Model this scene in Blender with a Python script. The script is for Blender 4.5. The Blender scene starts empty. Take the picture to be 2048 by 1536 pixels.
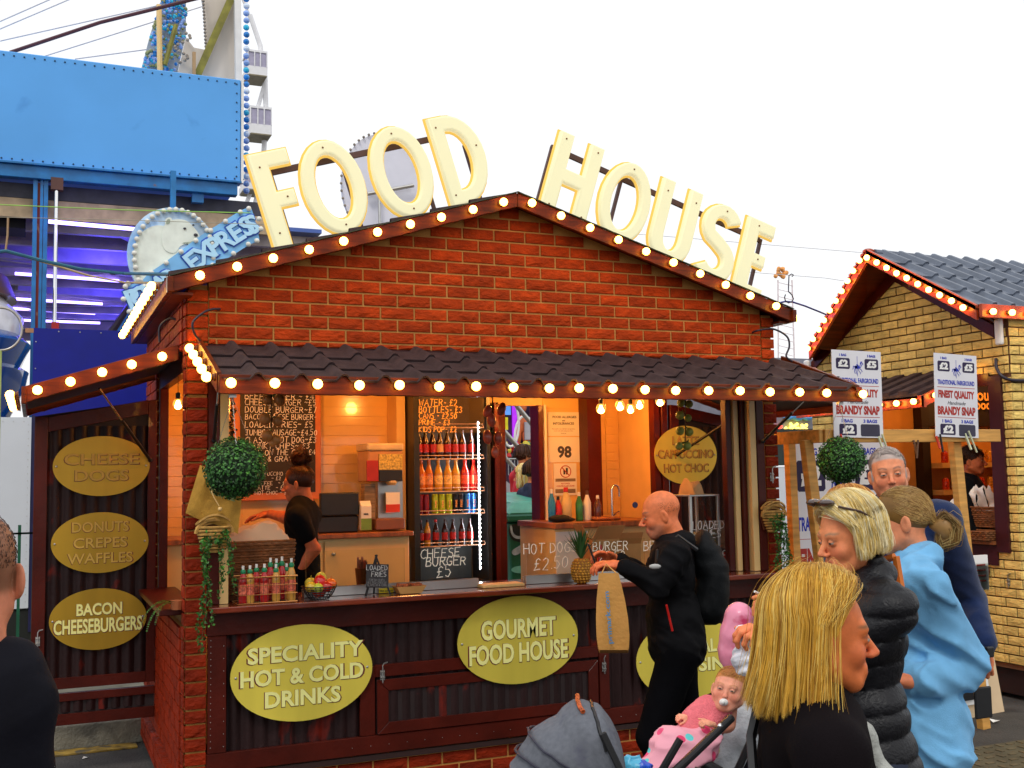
import bpy, bmesh, math, random
import numpy as np
from mathutils import Vector, Matrix
random.seed(7); np.random.seed(7)
SC = bpy.context.scene; COL = SC.collection
# ---------------------------------------------------------------- camera, light, exposure
CAM = np.array([-0.7025, -6.3161, 1.88]); FPX = 2196.2; YAW, PITCH, ROLL = 0.4105, 0.0824, -0.0175
def _axes():
    cy, sy, cp, sp = math.cos(YAW), math.sin(YAW), math.cos(PITCH), math.sin(PITCH)
    f = np.array([sy*cp, cy*cp, sp]); r0 = np.array([cy, -sy, 0.]); u0 = np.cross(r0, f)
    r = math.cos(ROLL)*r0 + math.sin(ROLL)*u0; u = -math.sin(ROLL)*r0 + math.cos(ROLL)*u0
    return r, u, f
CR, CU, CF = _axes()
cam = bpy.data.objects.new('camera', bpy.data.cameras.new('camera')); COL.objects.link(cam)
cam.data.sensor_width = 36; cam.data.lens = FPX/2048*36; cam.data.clip_start = .05; cam.data.clip_end = 600
cam.matrix_world = Matrix(((CR[0], CU[0], -CF[0], CAM[0]), (CR[1], CU[1], -CF[1], CAM[1]), (CR[2], CU[2], -CF[2], CAM[2]), (0, 0, 0, 1)))
SC.camera = cam
W = bpy.data.worlds.new('World'); SC.world = W; W.use_nodes = True
nt = W.node_tree; nt.nodes.clear()
sky = nt.nodes.new('ShaderNodeTexSky'); sky.sky_type = 'NISHITA'; sky.sun_disc = False
sky.sun_elevation = math.radians(48); sky.sun_rotation = math.radians(-20+180); sky.dust_density = 4; sky.air_density = 1
mx = nt.nodes.new('ShaderNodeMixRGB'); mx.inputs[0].default_value = .86; mx.inputs[2].default_value = (11.8, 11.9, 12.1, 1)   # overcast cloud deck
bg = nt.nodes.new('ShaderNodeBackground'); bg.inputs[1].default_value = .1
wo = nt.nodes.new('ShaderNodeOutputWorld')
nt.links.new(sky.outputs[0], mx.inputs[1]); nt.links.new(mx.outputs[0], bg.inputs[0]); nt.links.new(bg.outputs[0], wo.inputs[0])
sl = bpy.data.lights.new('sun', 'SUN'); sl.energy = 1.1; sl.angle = math.radians(14); sl.color = (1, .96, .9)
so = bpy.data.objects.new('sun', sl); COL.objects.link(so)
so.rotation_euler = Vector((.55, .75, -1.15)).to_track_quat('-Z', 'Y').to_euler()
SC.view_settings.view_transform = 'Standard'; SC.view_settings.look = 'None'; SC.view_settings.exposure = 0.0
SC.view_settings.gamma = 1; SC.view_settings.use_curve_mapping = False
SC.cycles.max_bounces = 8; SC.cycles.diffuse_bounces = 3; SC.cycles.glossy_bounces = 3; SC.cycles.transmission_bounces = 6
SC.cycles.transparent_max_bounces = 8; SC.cycles.sample_clamp_indirect = 6; SC.cycles.caustics_reflective = False; SC.cycles.caustics_refractive = False
# ---------------------------------------------------------------- survey helpers: photo bearing met with a known plane of the place
def bearing(x, y): return CR*((x-1024)/FPX) - CU*((y-768)/FPX) + CF
def atY(x, y, Y): d = bearing(x, y); return CAM + d*((Y-CAM[1])/d[1])
def atX(x, y, X): d = bearing(x, y); return CAM + d*((X-CAM[0])/d[0])
def atZ(x, y, Z): d = bearing(x, y); return CAM + d*((Z-CAM[2])/d[2])
def atD(x, y, D): return CAM + bearing(x, y)*D
# ---------------------------------------------------------------- materials
MATS = {}
def M(name, rgb=(.5, .5, .5), rough=.6, metal=0., emit=None, estr=1., var=.18, vscale=6., bump=.0, bscale=40., stretch=(1, 1, 1), rnd=0., trans=0., ior=1.45, alpha=1., coat=0., spec=.5, dirt=None, dscale=3., attr=None, sss=0., sheen=0.):
    if name in MATS: return MATS[name]
    m = bpy.data.materials.new(name); m.use_nodes = True; MATS[name] = m
    n = m.node_tree.nodes; L = m.node_tree.links; b = n['Principled BSDF']
    b.inputs['Roughness'].default_value = rough; b.inputs['Metallic'].default_value = metal
    b.inputs['Specular IOR Level'].default_value = spec; b.inputs['Coat Weight'].default_value = coat
    b.inputs['IOR'].default_value = ior; b.inputs['Transmission Weight'].default_value = trans; b.inputs['Alpha'].default_value = alpha
    if sss: b.inputs['Subsurface Weight'].default_value = sss; b.inputs['Subsurface Radius'].default_value = (.012, .005, .003)
    if sheen: b.inputs['Sheen Weight'].default_value = sheen
    geo = n.new('ShaderNodeNewGeometry'); mp = n.new('ShaderNodeMapping'); mp.inputs['Scale'].default_value = stretch
    L.new(geo.outputs['Position'], mp.inputs[0])
    def noise(sc, det=5, dist=0.):
        t = n.new('ShaderNodeTexNoise'); t.inputs['Scale'].default_value = sc; t.inputs['Detail'].default_value = det; t.inputs['Distortion'].default_value = dist
        L.new(mp.outputs[0], t.inputs['Vector']); return t
    src = None
    if attr:
        a = n.new('ShaderNodeAttribute'); a.attribute_name = attr; src = a.outputs['Color']
    if var or rnd or src is not None:
        mul = n.new('ShaderNodeMixRGB'); mul.blend_type = 'MULTIPLY'; mul.inputs[0].default_value = 1
        if src is not None: L.new(src, mul.inputs[1])
        else: mul.inputs[1].default_value = (*rgb, 1)
        t = noise(vscale); r = n.new('ShaderNodeMapRange'); r.inputs['From Min'].default_value = .3; r.inputs['From Max'].default_value = .7
        r.inputs['To Min'].default_value = 1-var; r.inputs['To Max'].default_value = 1+var; L.new(t.outputs['Fac'], r.inputs['Value'])
        out = r.outputs[0]
        if rnd:
            oi = n.new('ShaderNodeObjectInfo'); r2 = n.new('ShaderNodeMapRange'); r2.inputs['To Min'].default_value = 1-rnd; r2.inputs['To Max'].default_value = 1+rnd
            L.new(oi.outputs['Random'], r2.inputs['Value']); mm = n.new('ShaderNodeMath'); mm.operation = 'MULTIPLY'; L.new(out, mm.inputs[0]); L.new(r2.outputs[0], mm.inputs[1]); out = mm.outputs[0]
        L.new(out, mul.inputs[2]); col = mul.outputs[0]
        if dirt:
            t2 = noise(dscale, 8, .4); r3 = n.new('ShaderNodeMapRange'); r3.inputs['From Min'].default_value = dirt[3] if len(dirt) > 3 else .55; r3.inputs['From Max'].default_value = (dirt[3] if len(dirt) > 3 else .55)+.12
            L.new(t2.outputs['Fac'], r3.inputs['Value']); md = n.new('ShaderNodeMixRGB'); L.new(r3.outputs[0], md.inputs[0]); L.new(col, md.inputs[1]); md.inputs[2].default_value = (*dirt[:3], 1); col = md.outputs[0]
        L.new(col, b.inputs['Base Color'])
    else: b.inputs['Base Color'].default_value = (*rgb, 1)
    if bump:
        t = noise(bscale, 6, .3); bp = n.new('ShaderNodeBump'); bp.inputs['Strength'].default_value = bump; bp.inputs['Distance'].default_value = .02
        L.new(t.outputs['Fac'], bp.inputs['Height']); L.new(bp.outputs[0], b.inputs['Normal'])
    if emit: b.inputs['Emission Color'].default_value = (*emit, 1); b.inputs['Emission Strength'].default_value = estr
    return m
# ---------------------------------------------------------------- objects
def wloc(o):
    v = Vector((0, 0, 0)); R = True
    while o is not None: v += o.location; o = o.parent
    return v
def thing(name, label=None, cat=None, loc=(0, 0, 0), rz=0., group=None, kind=None):
    o = bpy.data.objects.new(name, None); COL.objects.link(o); o.location = Vector([float(c) for c in loc]); o.rotation_euler = (0, 0, rz); o.empty_display_size = .1
    return tag(o, label, cat, group, kind)
def tag(o, label=None, cat=None, group=None, kind=None):
    for k, v in (('label', label), ('category', cat), ('group', group), ('kind', kind)):
        if v: o[k] = v
    return o
def mesh_obj(name, me, parent=None, loc=(0, 0, 0), rot=(0, 0, 0), scale=(1, 1, 1)):
    o = bpy.data.objects.new(name, me); COL.objects.link(o); o.parent = parent; o.location = Vector([float(c) for c in loc]); o.rotation_euler = rot; o.scale = scale
    return o
def copy_tree(o, parent=None):
    c = o.copy(); COL.objects.link(c); c.parent = parent
    for ch in list(o.children): copy_tree(ch, c)
    return c
class MB:
    def __init__(s): s.v = []; s.f = []; s.mi = []; s.cm = 0
    def add(s, vs, fs):
        b = len(s.v); s.v += [tuple(map(float, p)) for p in vs]; s.f += [tuple(b+i for i in f) for f in fs]; s.mi += [s.cm]*len(fs); return s
    def mat(s, i): s.cm = i; return s
    def box(s, lo, hi):
        x0, y0, z0 = lo; x1, y1, z1 = hi
        return s.add([(x0, y0, z0), (x1, y0, z0), (x1, y1, z0), (x0, y1, z0), (x0, y0, z1), (x1, y0, z1), (x1, y1, z1), (x0, y1, z1)],
                     [(0, 3, 2, 1), (4, 5, 6, 7), (0, 1, 5, 4), (1, 2, 6, 5), (2, 3, 7, 6), (3, 0, 4, 7)])
    def cbox(s, c, h): return s.box([c[i]-h[i] for i in range(3)], [c[i]+h[i] for i in range(3)])
    def hexa(s, p8): return s.add(p8, [(0, 3, 2, 1), (4, 5, 6, 7), (0, 1, 5, 4), (1, 2, 6, 5), (2, 3, 7, 6), (3, 0, 4, 7)])
    def bar(s, a, b, w, h, up=(0, 0, 1)):          # rectangular bar from a to b; w across, h along up
        a = Vector([float(c) for c in a]); b = Vector([float(c) for c in b]); d = (b-a).normalized(); u = Vector(up); r = d.cross(u).normalized(); u = r.cross(d).normalized()
        q = [p+r*sx*w/2+u*sz*h/2 for p in (a, b) for sx, sz in ((-1, -1), (1, -1), (1, 1), (-1, 1))]
        return s.add(q, [(0, 1, 2, 3), (7, 6, 5, 4), (0, 4, 5, 1), (1, 5, 6, 2), (2, 6, 7, 3), (3, 7, 4, 0)])
    def tube(s, pts, r, n=8, cap=True, closed=False):
        pts = [Vector([float(c) for c in p]) for p in pts]; rs = list(r) if hasattr(r, '__len__') else [r]*len(pts)
        if len(pts) < 2: return s
        ref = Vector((0, 0, 1)); rings = []; N = len(pts); prev = None
        for i, p in enumerate(pts):
            a = pts[i-1] if (i or closed) else p; c = pts[(i+1) % N] if (i < N-1 or closed) else p
            d = (c-a); d = d.normalized() if d.length > 1e-9 else Vector((0, 0, 1))
            if prev is None:
                x = d.orthogonal().normalized()
            else:
                x = prev - d*prev.dot(d); x = x.normalized() if x.length > 1e-6 else d.orthogonal().normalized()
            prev = x; y = d.cross(x); rings.append([p+(x*math.cos(2*math.pi*k/n)+y*math.sin(2*math.pi*k/n))*rs[i] for k in range(n)])
        vs = [q for R in rings for q in R]; fs = []
        for i in range(N if closed else N-1):
            for k in range(n): a = i*n+k; b2 = i*n+(k+1) % n; j = (i+1) % N; fs.append((a, b2, j*n+(k+1) % n, j*n+k))
        if cap and not closed: fs.append(tuple(range(n-1, -1, -1))); fs.append(tuple((N-1)*n+k for k in range(n)))
        return s.add(vs, fs)
    def lathe(s, prof, c=(0, 0, 0), n=16, axis=None, cap=True):   # prof: (radius, height)
        c = Vector([float(q) for q in c]); Q = Matrix.Identity(3) if axis is None else Vector([float(q) for q in axis]).to_track_quat('Z', 'Y').to_matrix()
        vs = [c+Q@Vector((r*math.cos(2*math.pi*k/n), r*math.sin(2*math.pi*k/n), h)) for r, h in prof for k in range(n)]
        fs = [(i*n+k, i*n+(k+1) % n, (i+1)*n+(k+1) % n, (i+1)*n+k) for i in range(len(prof)-1) for k in range(n)]
        if cap: fs.append(tuple(range(n-1, -1, -1))); fs.append(tuple((len(prof)-1)*n+k for k in range(n)))
        return s.add(vs, fs)
    def ball(s, c, r, n=12, m=8, sq=(1, 1, 1), rot=None):
        Q = rot or Matrix.Identity(3); c = Vector([float(q) for q in c])
        vs = [c+Q@Vector((r*sq[0]*math.sin(math.pi*i/m)*math.cos(2*math.pi*k/n), r*sq[1]*math.sin(math.pi*i/m)*math.sin(2*math.pi*k/n), r*sq[2]*math.cos(math.pi*i/m))) for i in range(1, m) for k in range(n)]
        b = len(vs); vs += [c+Q@Vector((0, 0, r*sq[2])), c+Q@Vector((0, 0, -r*sq[2]))]
        fs = [(i*n+k, (i+1)*n+k, (i+1)*n+(k+1) % n, i*n+(k+1) % n) for i in range(m-2) for k in range(n)]
        fs += [(b, k, (k+1) % n) for k in range(n)] + [(b+1, (m-2)*n+(k+1) % n, (m-2)*n+k) for k in range(n)]
        return s.add(vs, fs)
    def poly(s, pts, t, F):            # 2D outline extruded by t; F: frame (o, r, u, n): front face at o, body behind it
        o, r, u, n_ = F; k = len(pts)
        vs = [o+r*x+u*y for x, y in pts]+[o+r*x+u*y-n_*t for x, y in pts]
        return s.add(vs, [tuple(range(k)), tuple(range(2*k-1, k-1, -1))]+[(i, i+k, (i+1) % k+k, (i+1) % k) for i in range(k)])
    def build(s, name, mat, parent=None, smooth=None, bevel=0., seg=1, local=False, loc=None, fixn=False):
        me = bpy.data.meshes.new(name); off = Vector((0, 0, 0)) if (local or parent is None) else wloc(parent)
        if loc is not None: off = off+Vector([float(c) for c in loc])
        V = np.array(s.v, dtype=float)-np.array(off) if s.v else []
        me.from_pydata(V.tolist() if len(V) else [], [], s.f)
        ms = mat if isinstance(mat, (list, tuple)) else [mat]
        for m_ in ms: me.materials.append(m_)
        if len(ms) > 1: me.polygons.foreach_set('material_index', s.mi)
        if fixn:
            bm = bmesh.new(); bm.from_mesh(me); bmesh.ops.recalc_face_normals(bm, faces=bm.faces); bm.to_mesh(me); bm.free()
        if smooth is not None:
            me.polygons.foreach_set('use_smooth', [True]*len(me.polygons)); me.set_sharp_from_angle(angle=math.radians(smooth))
        me.update()
        o = mesh_obj(name, me, parent, loc if loc is not None else (0, 0, 0))
        if bevel:
            b = o.modifiers.new('bevel', 'BEVEL'); b.width = bevel; b.segments = seg; b.limit_method = 'ANGLE'; b.harden_normals = False
        return o
def V3(*a): return Vector([float(c) for c in (a[0] if len(a) == 1 else a)])
def frame(o, r=(1, 0, 0), u=(0, 0, 1)):
    r = V3(r).normalized(); u = V3(u).normalized(); return (V3(o), r, u, r.cross(u).normalized())
def fmat(F, off=Vector((0, 0, 0))):
    o, r, u, n_ = F; o = o-off
    return Matrix(((r[0], u[0], n_[0], o[0]), (r[1], u[1], n_[1], o[1]), (r[2], u[2], n_[2], o[2]), (0, 0, 0, 1)))
def fat(F, x, y, z=0.): return F[0]+F[1]*x+F[2]*y+F[3]*z
def curve_mesh(cu, name, mat):
    tmp = bpy.data.objects.new('tmp', cu); COL.objects.link(tmp); dg = bpy.context.evaluated_depsgraph_get(); dg.update()
    me = bpy.data.meshes.new_from_object(tmp.evaluated_get(dg)); COL.objects.unlink(tmp); bpy.data.objects.remove(tmp); bpy.data.curves.remove(cu)
    me.name = name; me.materials.clear(); me.materials.append(mat); return me
def text(name, s, F, size, mat, parent, bold=0., ext=.002, wx=1., align='CENTER', width=None, res=3, bev=0., slant=0., zoff=0.):
    cu = bpy.data.curves.new('t', 'FONT'); cu.body = s; cu.size = 1.; cu.align_x = align; cu.align_y = 'CENTER'; cu.offset = bold; cu.extrude = ext/size; cu.resolution_u = res; cu.shear = slant
    cu.bevel_depth = bev/size; cu.bevel_resolution = 0; cu.space_line = .95
    me = curve_mesh(cu, name, mat); n = len(me.vertices); co = np.empty(n*3); me.vertices.foreach_get('co', co); co = co.reshape(-1, 3)
    if n:
        k = size/.73   # size = cap height
        wd = co[:, 0].max()-co[:, 0].min(); mid = (co[:, 1].max()+co[:, 1].min())/2; co[:, 1] -= mid
        if align == 'CENTER': co[:, 0] -= (co[:, 0].max()+co[:, 0].min())/2
        if width: wx = width/(wd*k)
        co[:, 0] *= k*wx; co[:, 1] *= k; co[:, 2] *= size
    m4 = np.array(fmat((F[0]+F[3]*(ext+.0006+zoff), F[1], F[2], F[3]), wloc(parent) if parent else Vector((0, 0, 0))))
    co = co@m4[:3, :3].T+m4[:3, 3]; me.vertices.foreach_set('co', co.ravel()); me.update()
    return mesh_obj(name, me, parent)
# single stroke hand lettering ------------------------------------------------
GL = {'A': '0,0 4,10 8,0|1.5,4 6.5,4', 'B': '0,0 0,10 5,9.5 5.5,7 4,5.5 0,5.3|4,5.3 7,3.5 6,.6 0,0', 'C': '7,9 4,10 1,8 0,4.5 1.5,1 4.5,0 7,1.2', 'D': '0,0 0,10 4.5,9 7,5.5 6,1.8 0,0', 'E': '7,10 0,10 0,0 7,0|0,5.3 5.5,5.3', 'F': '7,10 0,10 0,0|0,5.3 5,5.3', 'G': '7,8.5 4,10 1,8 0,4.5 1.5,1 4.5,0 7,1.5 7,4.6 4,4.6', 'H': '0,0 0,10|7,10 7,0|0,5.2 7,5.2', 'I': '1,0 1,10', 'J': '2,10 8,10|5,10 5,2 3.5,0 1,1', 'K': '0,0 0,10|7,10 0,5 7,0', 'L': '0,10 0,0 6,0', 'M': '0,0 0,10 4,4 8,10 8,0', 'N': '0,0 0,10 7,0 7,10', 'O': '3.5,10 1,8.5 0,5 1,1.5 3.5,0 6,1.5 7,5 6,8.5 3.5,10', 'P': '0,0 0,10 5,9.5 6.5,7.5 5,5.2 0,5', 'Q': '3.5,10 1,8.5 0,5 1,1.5 3.5,0 6,1.5 7,5 6,8.5 3.5,10|4.5,3 7,0', 'R': '0,0 0,10 5,9.5 6.5,7.5 5,5.3 0,5|3,5 7,0', 'S': '6.5,9 3.5,10 .5,8.5 1,6 5.5,4.5 6.5,2 4,0 0,1', 'T': '0,10 8,10|4,10 4,0', 'U': '0,10 0,3 2,0 5,0 7,3 7,10', 'V': '0,10 4,0 8,10', 'W': '0,10 2,0 4.5,7 7,0 9,10', 'X': '0,10 7,0|7,10 0,0', 'Y': '0,10 3.5,5 7,10|3.5,5 3.5,0', 'Z': '0,10 7,10 0,0 7,0', '0': '3,10 .5,8 0,5 .5,2 3,0 5.5,2 6,5 5.5,8 3,10', '1': '1,8 3,10 3,0', '2': '0,8 2.5,10 5.5,8.5 5,5.5 0,0 6,0', '3': '0,9 3,10 5.5,8 3,5.5 6,3 3.5,0 0,1', '4': '5,0 5,10 0,3.5 7,3.5', '5': '6,10 1,10 .5,6 4,6 6,3.5 3.5,0 0,1', '7': '0,10 6,10 2.5,0', '£': '7,8.5 5,10 2.5,8.5 2.7,3 0,0 7,.5|.5,5.2 5.5,5.2', '~': '0,5 2,6.5 4,4.5 6,6', '-': '1,5 5,5', '.': '1,0 1.4,.6', '&': '7,0 1.5,7.5 3,10 5,8 0,3 2.5,0 6.5,3.5', '_': '0,-1.5 7,-1.5', "'": '1,10 .6,8'}
def hand(name, lines, F, h, mat, parent, r=.0018, dy=1.5, jit=.45, align=0, wx=.085, seed=1, maxw=None):
    rr = random.Random(seed); b = MB(); y = 0.
    for ln in lines:
        sc, txt = (ln if isinstance(ln, tuple) else (1., ln)); hh = h*sc; x = 0.; tot = sum((6.4 if c == ' ' else max(float(p.split(',')[0]) for p in GL.get(c, '0,0').replace('|', ' ').split())+2.6) for c in txt)*hh*wx
        w0 = wx; wx = wx if not maxw or tot <= maxw else wx*maxw/tot; tot *= wx/w0; x = -tot/2 if align == 0 else (0 if align < 0 else -tot)
        for c in txt:
            if c == ' ': x += 5.2*hh*wx; continue
            g = GL.get(c)
            if not g: continue
            wmax = 0; jy = rr.uniform(-.04, .04)*hh; js = rr.uniform(.92, 1.08); sl_ = rr.uniform(.0, .12)
            for st in g.split('|'):
                pts = []
                for p in st.split():
                    px, py = map(float, p.split(',')); wmax = max(wmax, px)
                    pts.append(fat(F, x+(px+rr.uniform(-jit, jit)*.5)*hh*wx+py*sl_*hh*.1, y+jy+(py+rr.uniform(-jit, jit)*.5)*hh*.1*js, r*.6))
                b.tube(pts, r, 4)
            x += (wmax+2.6)*hh*wx
        y -= h*dy; wx = w0
    return b.build(name, mat, parent)
# ================================================================= materials used widely
ASPH = M('paving', (.055, .05, .045), .8, var=.3, vscale=3, bump=.5, bscale=60, dirt=(.03, .027, .024, .55))
KERBM = M('kerb_concrete', (.2, .19, .15), .85, var=.25, bump=.4, bscale=50, dirt=(.09, .085, .07))
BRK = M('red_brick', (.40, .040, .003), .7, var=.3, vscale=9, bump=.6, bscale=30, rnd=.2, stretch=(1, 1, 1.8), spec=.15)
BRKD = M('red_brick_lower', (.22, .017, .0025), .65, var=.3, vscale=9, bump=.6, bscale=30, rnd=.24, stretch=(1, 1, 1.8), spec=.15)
MORT = M('mortar', (.52, .25, .07), .9, var=.15, bump=.2, bscale=120, spec=.1)
YBRK = M('buff_brick', (.80, .56, .17), .7, var=.2, vscale=10, bump=.6, bscale=30, spec=.15, rnd=.16, stretch=(1, 1, 2.3))
YMORT = M('dark_mortar', (.17, .075, .035), .9, var=.15)
BOARD = M('stained_board', (.115, .017, .0015), .42, spec=.2, var=.45, vscale=5, stretch=(.5, 1, 9), bump=.15, bscale=30, coat=.06)
BOARDD = M('brown_paint', (.07, .007, .003), .38, var=.3, vscale=4, bump=.1, coat=.05, spec=.25)
CORR = M('rusty_corrugated', (.022, .009, .009), .5, spec=.25, var=.3, vscale=4, stretch=(1, 1, .5), dirt=(.2, .012, .003, .6), dscale=5.5, bump=.15, bscale=60)
TILE = M('dark_roof_tile', (.05, .03, .03), .7, spec=.2, var=.3, vscale=14, bump=.35, bscale=140, rnd=.1)
SLATE = M('grey_roof_tile', (.1, .12, .16), .4, var=.2, vscale=8, bump=.1)
GOLD = M('brushed_gold', (.80, .66, .09), .36, metal=.3, var=.14, vscale=1.6, stretch=(2, 2, .3), bump=.03, bscale=300, spec=.4)
GOLD2 = M('shaded_gold', (.50, .30, .025), .34, metal=.5, var=.2, vscale=1.6, stretch=(2, 2, .3), bump=.03, bscale=300)  # gold darkened and warmed in its colour to stand for shadow on the left door
GOLDT = M('sign_letter_cream', (.9, .88, .32), .45, var=.04)
GOLDE = M('sign_letter_engraved', (.62, .40, .07), .5, var=.06)
EDGE = M('letter_edge', (.16, .03, .02), .6, var=0)
STEEL = M('galvanised', (.5, .5, .48), .35, metal=.9, var=.1)
CHROME = M('chrome', (.8, .8, .8), .12, metal=1, var=0)
BLKM = M('black_plastic', (.012, .012, .013), .4, var=.1)
CREAM = M('cream_panel', (.82, .55, .22), .35, var=.05)
CTILE = M('cream_tile', (.85, .56, .2), .16, var=.05, coat=.4, bump=.02, bscale=8)
WHITE = M('white_paint', (.8, .79, .76), .5, var=.06)
BULB = M('warm_bulb', (1, .8, .5), .3, var=0, emit=(1, .46, .055), estr=19)
BSOCK = M('bulb_socket', (.12, .035, .01), .4, var=.1)
EDISON = M('filament_glass', (1, .6, .2), .1, var=0, emit=(1, .45, .08), estr=9)
FLOOR = M('kiosk_floor', (.08, .06, .05), .6)
WOODW = M('wood_worktop', (.3, .1, .03), .4, var=.4, stretch=(9, 1, 1), vscale=3, coat=.2)
PINE = M('new_pine', (.62, .31, .07), .6, var=.28, vscale=4, stretch=(1, 1, 7), bump=.05)
PINEH = M('new_pine_rail', (.62, .31, .07), .6, var=.28, vscale=4, stretch=(1, 7, 7), bump=.05)
GREENL = [M('leaf_green_%s' % n, c, .5, var=.25, vscale=30) for n, c in (('dark', (.012, .06, .008)), ('mid', (.028, .13, .014)), ('bright', (.07, .25, .03)))]
TWIG = M('twig', (.09, .05, .02), .8)
PAPER = M('white_paper', (.85, .84, .8), .7, var=.03)
INK = M('black_ink', (.012, .012, .02), .6, var=0)
CHALK = M('chalk_pen', (.95, .9, .75), .6, var=.05, emit=(1, .8, .6), estr=.12)
SLATEB = M('chalkboard', (.018, .014, .015), .55, var=.2)

# ================================================================= ground
b = MB(); b.box((-60, -40, -.3), (70, 90, 0)); g = b.build('ground', ASPH); tag(g, kind='structure')
# ================================================================= brick helper
def brick_mesh(name, mat, L=.2036, H=.0655, D=.009, seed=0):
    r = random.Random(seed); nx, nz = 5, 3; vs = []; fs = []
    for j in range(nz):
        for i in range(nx):
            e = 1 if i in (0, nx-1) or j in (0, nz-1) else 0
            x = -L/2+L*i/(nx-1); z = -H/2+H*j/(nz-1)
            if e: x += (.003 if i == 0 else -.003 if i == nx-1 else r.uniform(-.008, .008)); z += (.003 if j == 0 else -.003 if j == nz-1 else r.uniform(-.006, .006))
            else: x += r.uniform(-.014, .014); z += r.uniform(-.009, .009)
            vs.append((x, -D+(.0025 if e else r.uniform(-.0035, .0025)), z))
    for j in range(nz-1):
        for i in range(nx-1): a = j*nx+i; fs.append((a, a+1, a+nx+1, a+nx))
    ring = [i for i in range(nx)]+[j*nx+nx-1 for j in range(1, nz)]+[(nz-1)*nx+i for i in range(nx-2, -1, -1)]+[j*nx for j in range(nz-2, 0, -1)]
    k0 = len(vs)
    for q in ring: x, y, z = vs[q]; vs.append((x+(.003 if x > L/2-.006 else -.003 if x < -L/2+.006 else 0), .0, z+(.003 if z > H/2-.006 else -.003 if z < -H/2+.006 else 0)))
    n = len(ring)
    for t in range(n): fs.append((ring[(t+1) % n], ring[t], k0+t, k0+(t+1) % n))
    me = bpy.data.meshes.new(name); me.from_pydata(vs, [], fs); me.materials.append(mat); return me
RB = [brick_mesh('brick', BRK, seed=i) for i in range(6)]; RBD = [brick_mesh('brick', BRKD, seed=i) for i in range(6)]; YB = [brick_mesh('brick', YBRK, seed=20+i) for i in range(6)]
def lay(parent, ms, F, u0, u1, v0, v1, L=.2136, H=.075, ju=0., jv=0., clip=None, half=True, seed=0):
    """bricks laid on frame F between u0..u1 and v0..v1; joints at ju, jv"""
    rr = random.Random(seed); off = wloc(parent); n = 0; Q = fmat(F).to_3x3()
    # brick local: x along u, z along v, -y is the face
    R3 = Matrix(((F[1][0], -F[3][0], F[2][0]), (F[1][1], -F[3][1], F[2][1]), (F[1][2], -F[3][2], F[2][2])))
    k0 = math.floor((v0-jv)/H); k1 = math.ceil((v1-jv)/H)
    for k in range(k0, k1):
        a, c = max(v0, jv+k*H+.0048), min(v1, jv+(k+1)*H-.0048)
        if c-a < .012: continue
        sh = ju+(L/2 if (half and k % 2) else 0); i0 = math.floor((u0-sh)/L); i1 = math.ceil((u1-sh)/L)
        for i in range(i0, i1):
            x0, x1 = max(u0, sh+i*L+.005), min(u1, sh+(i+1)*L-.005)
            if clip:
                x0, x1 = clip(x0, x1, a, c)
            if x1-x0 < .02: continue
            o = mesh_obj('brick', ms[rr.randrange(len(ms))], parent)
            o.matrix_local = Matrix.Translation(fat(F, (x0+x1)/2, (a+c)/2, rr.uniform(-.0015, .0015))-off) @ R3.to_4x4() @ Matrix.Diagonal(((x1-x0)/.2036, 1, (c-a)/.0655, 1)); n += 1
    return n
# ================================================================= the brick food kiosk
W0, W1, KD = .067, 4.06, 2.25; AX, AZ, SL = 2.047, 3.642, .31
def rooftop(x): return AZ-SL*abs(x-AX)
kiosk = thing('food_kiosk', 'red brick food kiosk with gabled roof, bulb-lined boards and an open serving hatch', 'kiosk', (AX, 1.1, 0))
K = kiosk
FF = frame((0, 0, 0)); FL = frame((W0, 0, 0), (0, -1, 0)); FRt = frame((W1, 0, 0), (0, 1, 0))
# front gable
b = MB(); b.poly([(W0+.118, 2.645), (3.953, 2.645), (3.953, rooftop(3.953)-.04), (AX, AZ-.04), (W0+.118, rooftop(W0+.118)-.04)], .06, frame((0, .001, 0)))
gw = b.build('gable_wall', MORT, K)
def cg(x0, x1, a, c):
    lim = (AZ-.05-c)/SL; return max(x0, AX-lim), min(x1, AX+lim)
lay(gw, RB, FF, .188, 3.948, 2.645, 3.6, ju=.3368, jv=2.676, clip=cg, seed=1)
for sgn, xa, xb, nm in ((0, W0, .184, 'l'), (1, 3.953, W1, 'r')):
    b = MB(); b.box((xa+.014, .01, .03), (xb-.004 if not sgn else xb-.014, .13, rooftop(xa if not sgn else xb)-.05)); cp = b.build('corner_pillar', MORT, K)
    lay(cp, RB, frame((0, -.004, 0)), xa+.002, xb-.002, 2.34, rooftop(xa)-.06 if not sgn else rooftop(xb)-.06, L=9, ju=-4.5, jv=2.653, half=False, seed=2)
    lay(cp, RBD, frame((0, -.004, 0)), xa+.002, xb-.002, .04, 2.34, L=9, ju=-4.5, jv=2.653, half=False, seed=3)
    if not sgn: lay(cp, RBD, frame((xa, 0, 0), (0, -1, 0)), -.11, -.002, .04, rooftop(xa)-.06, L=9, ju=-4.5, jv=2.653, half=False, seed=4)
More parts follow.
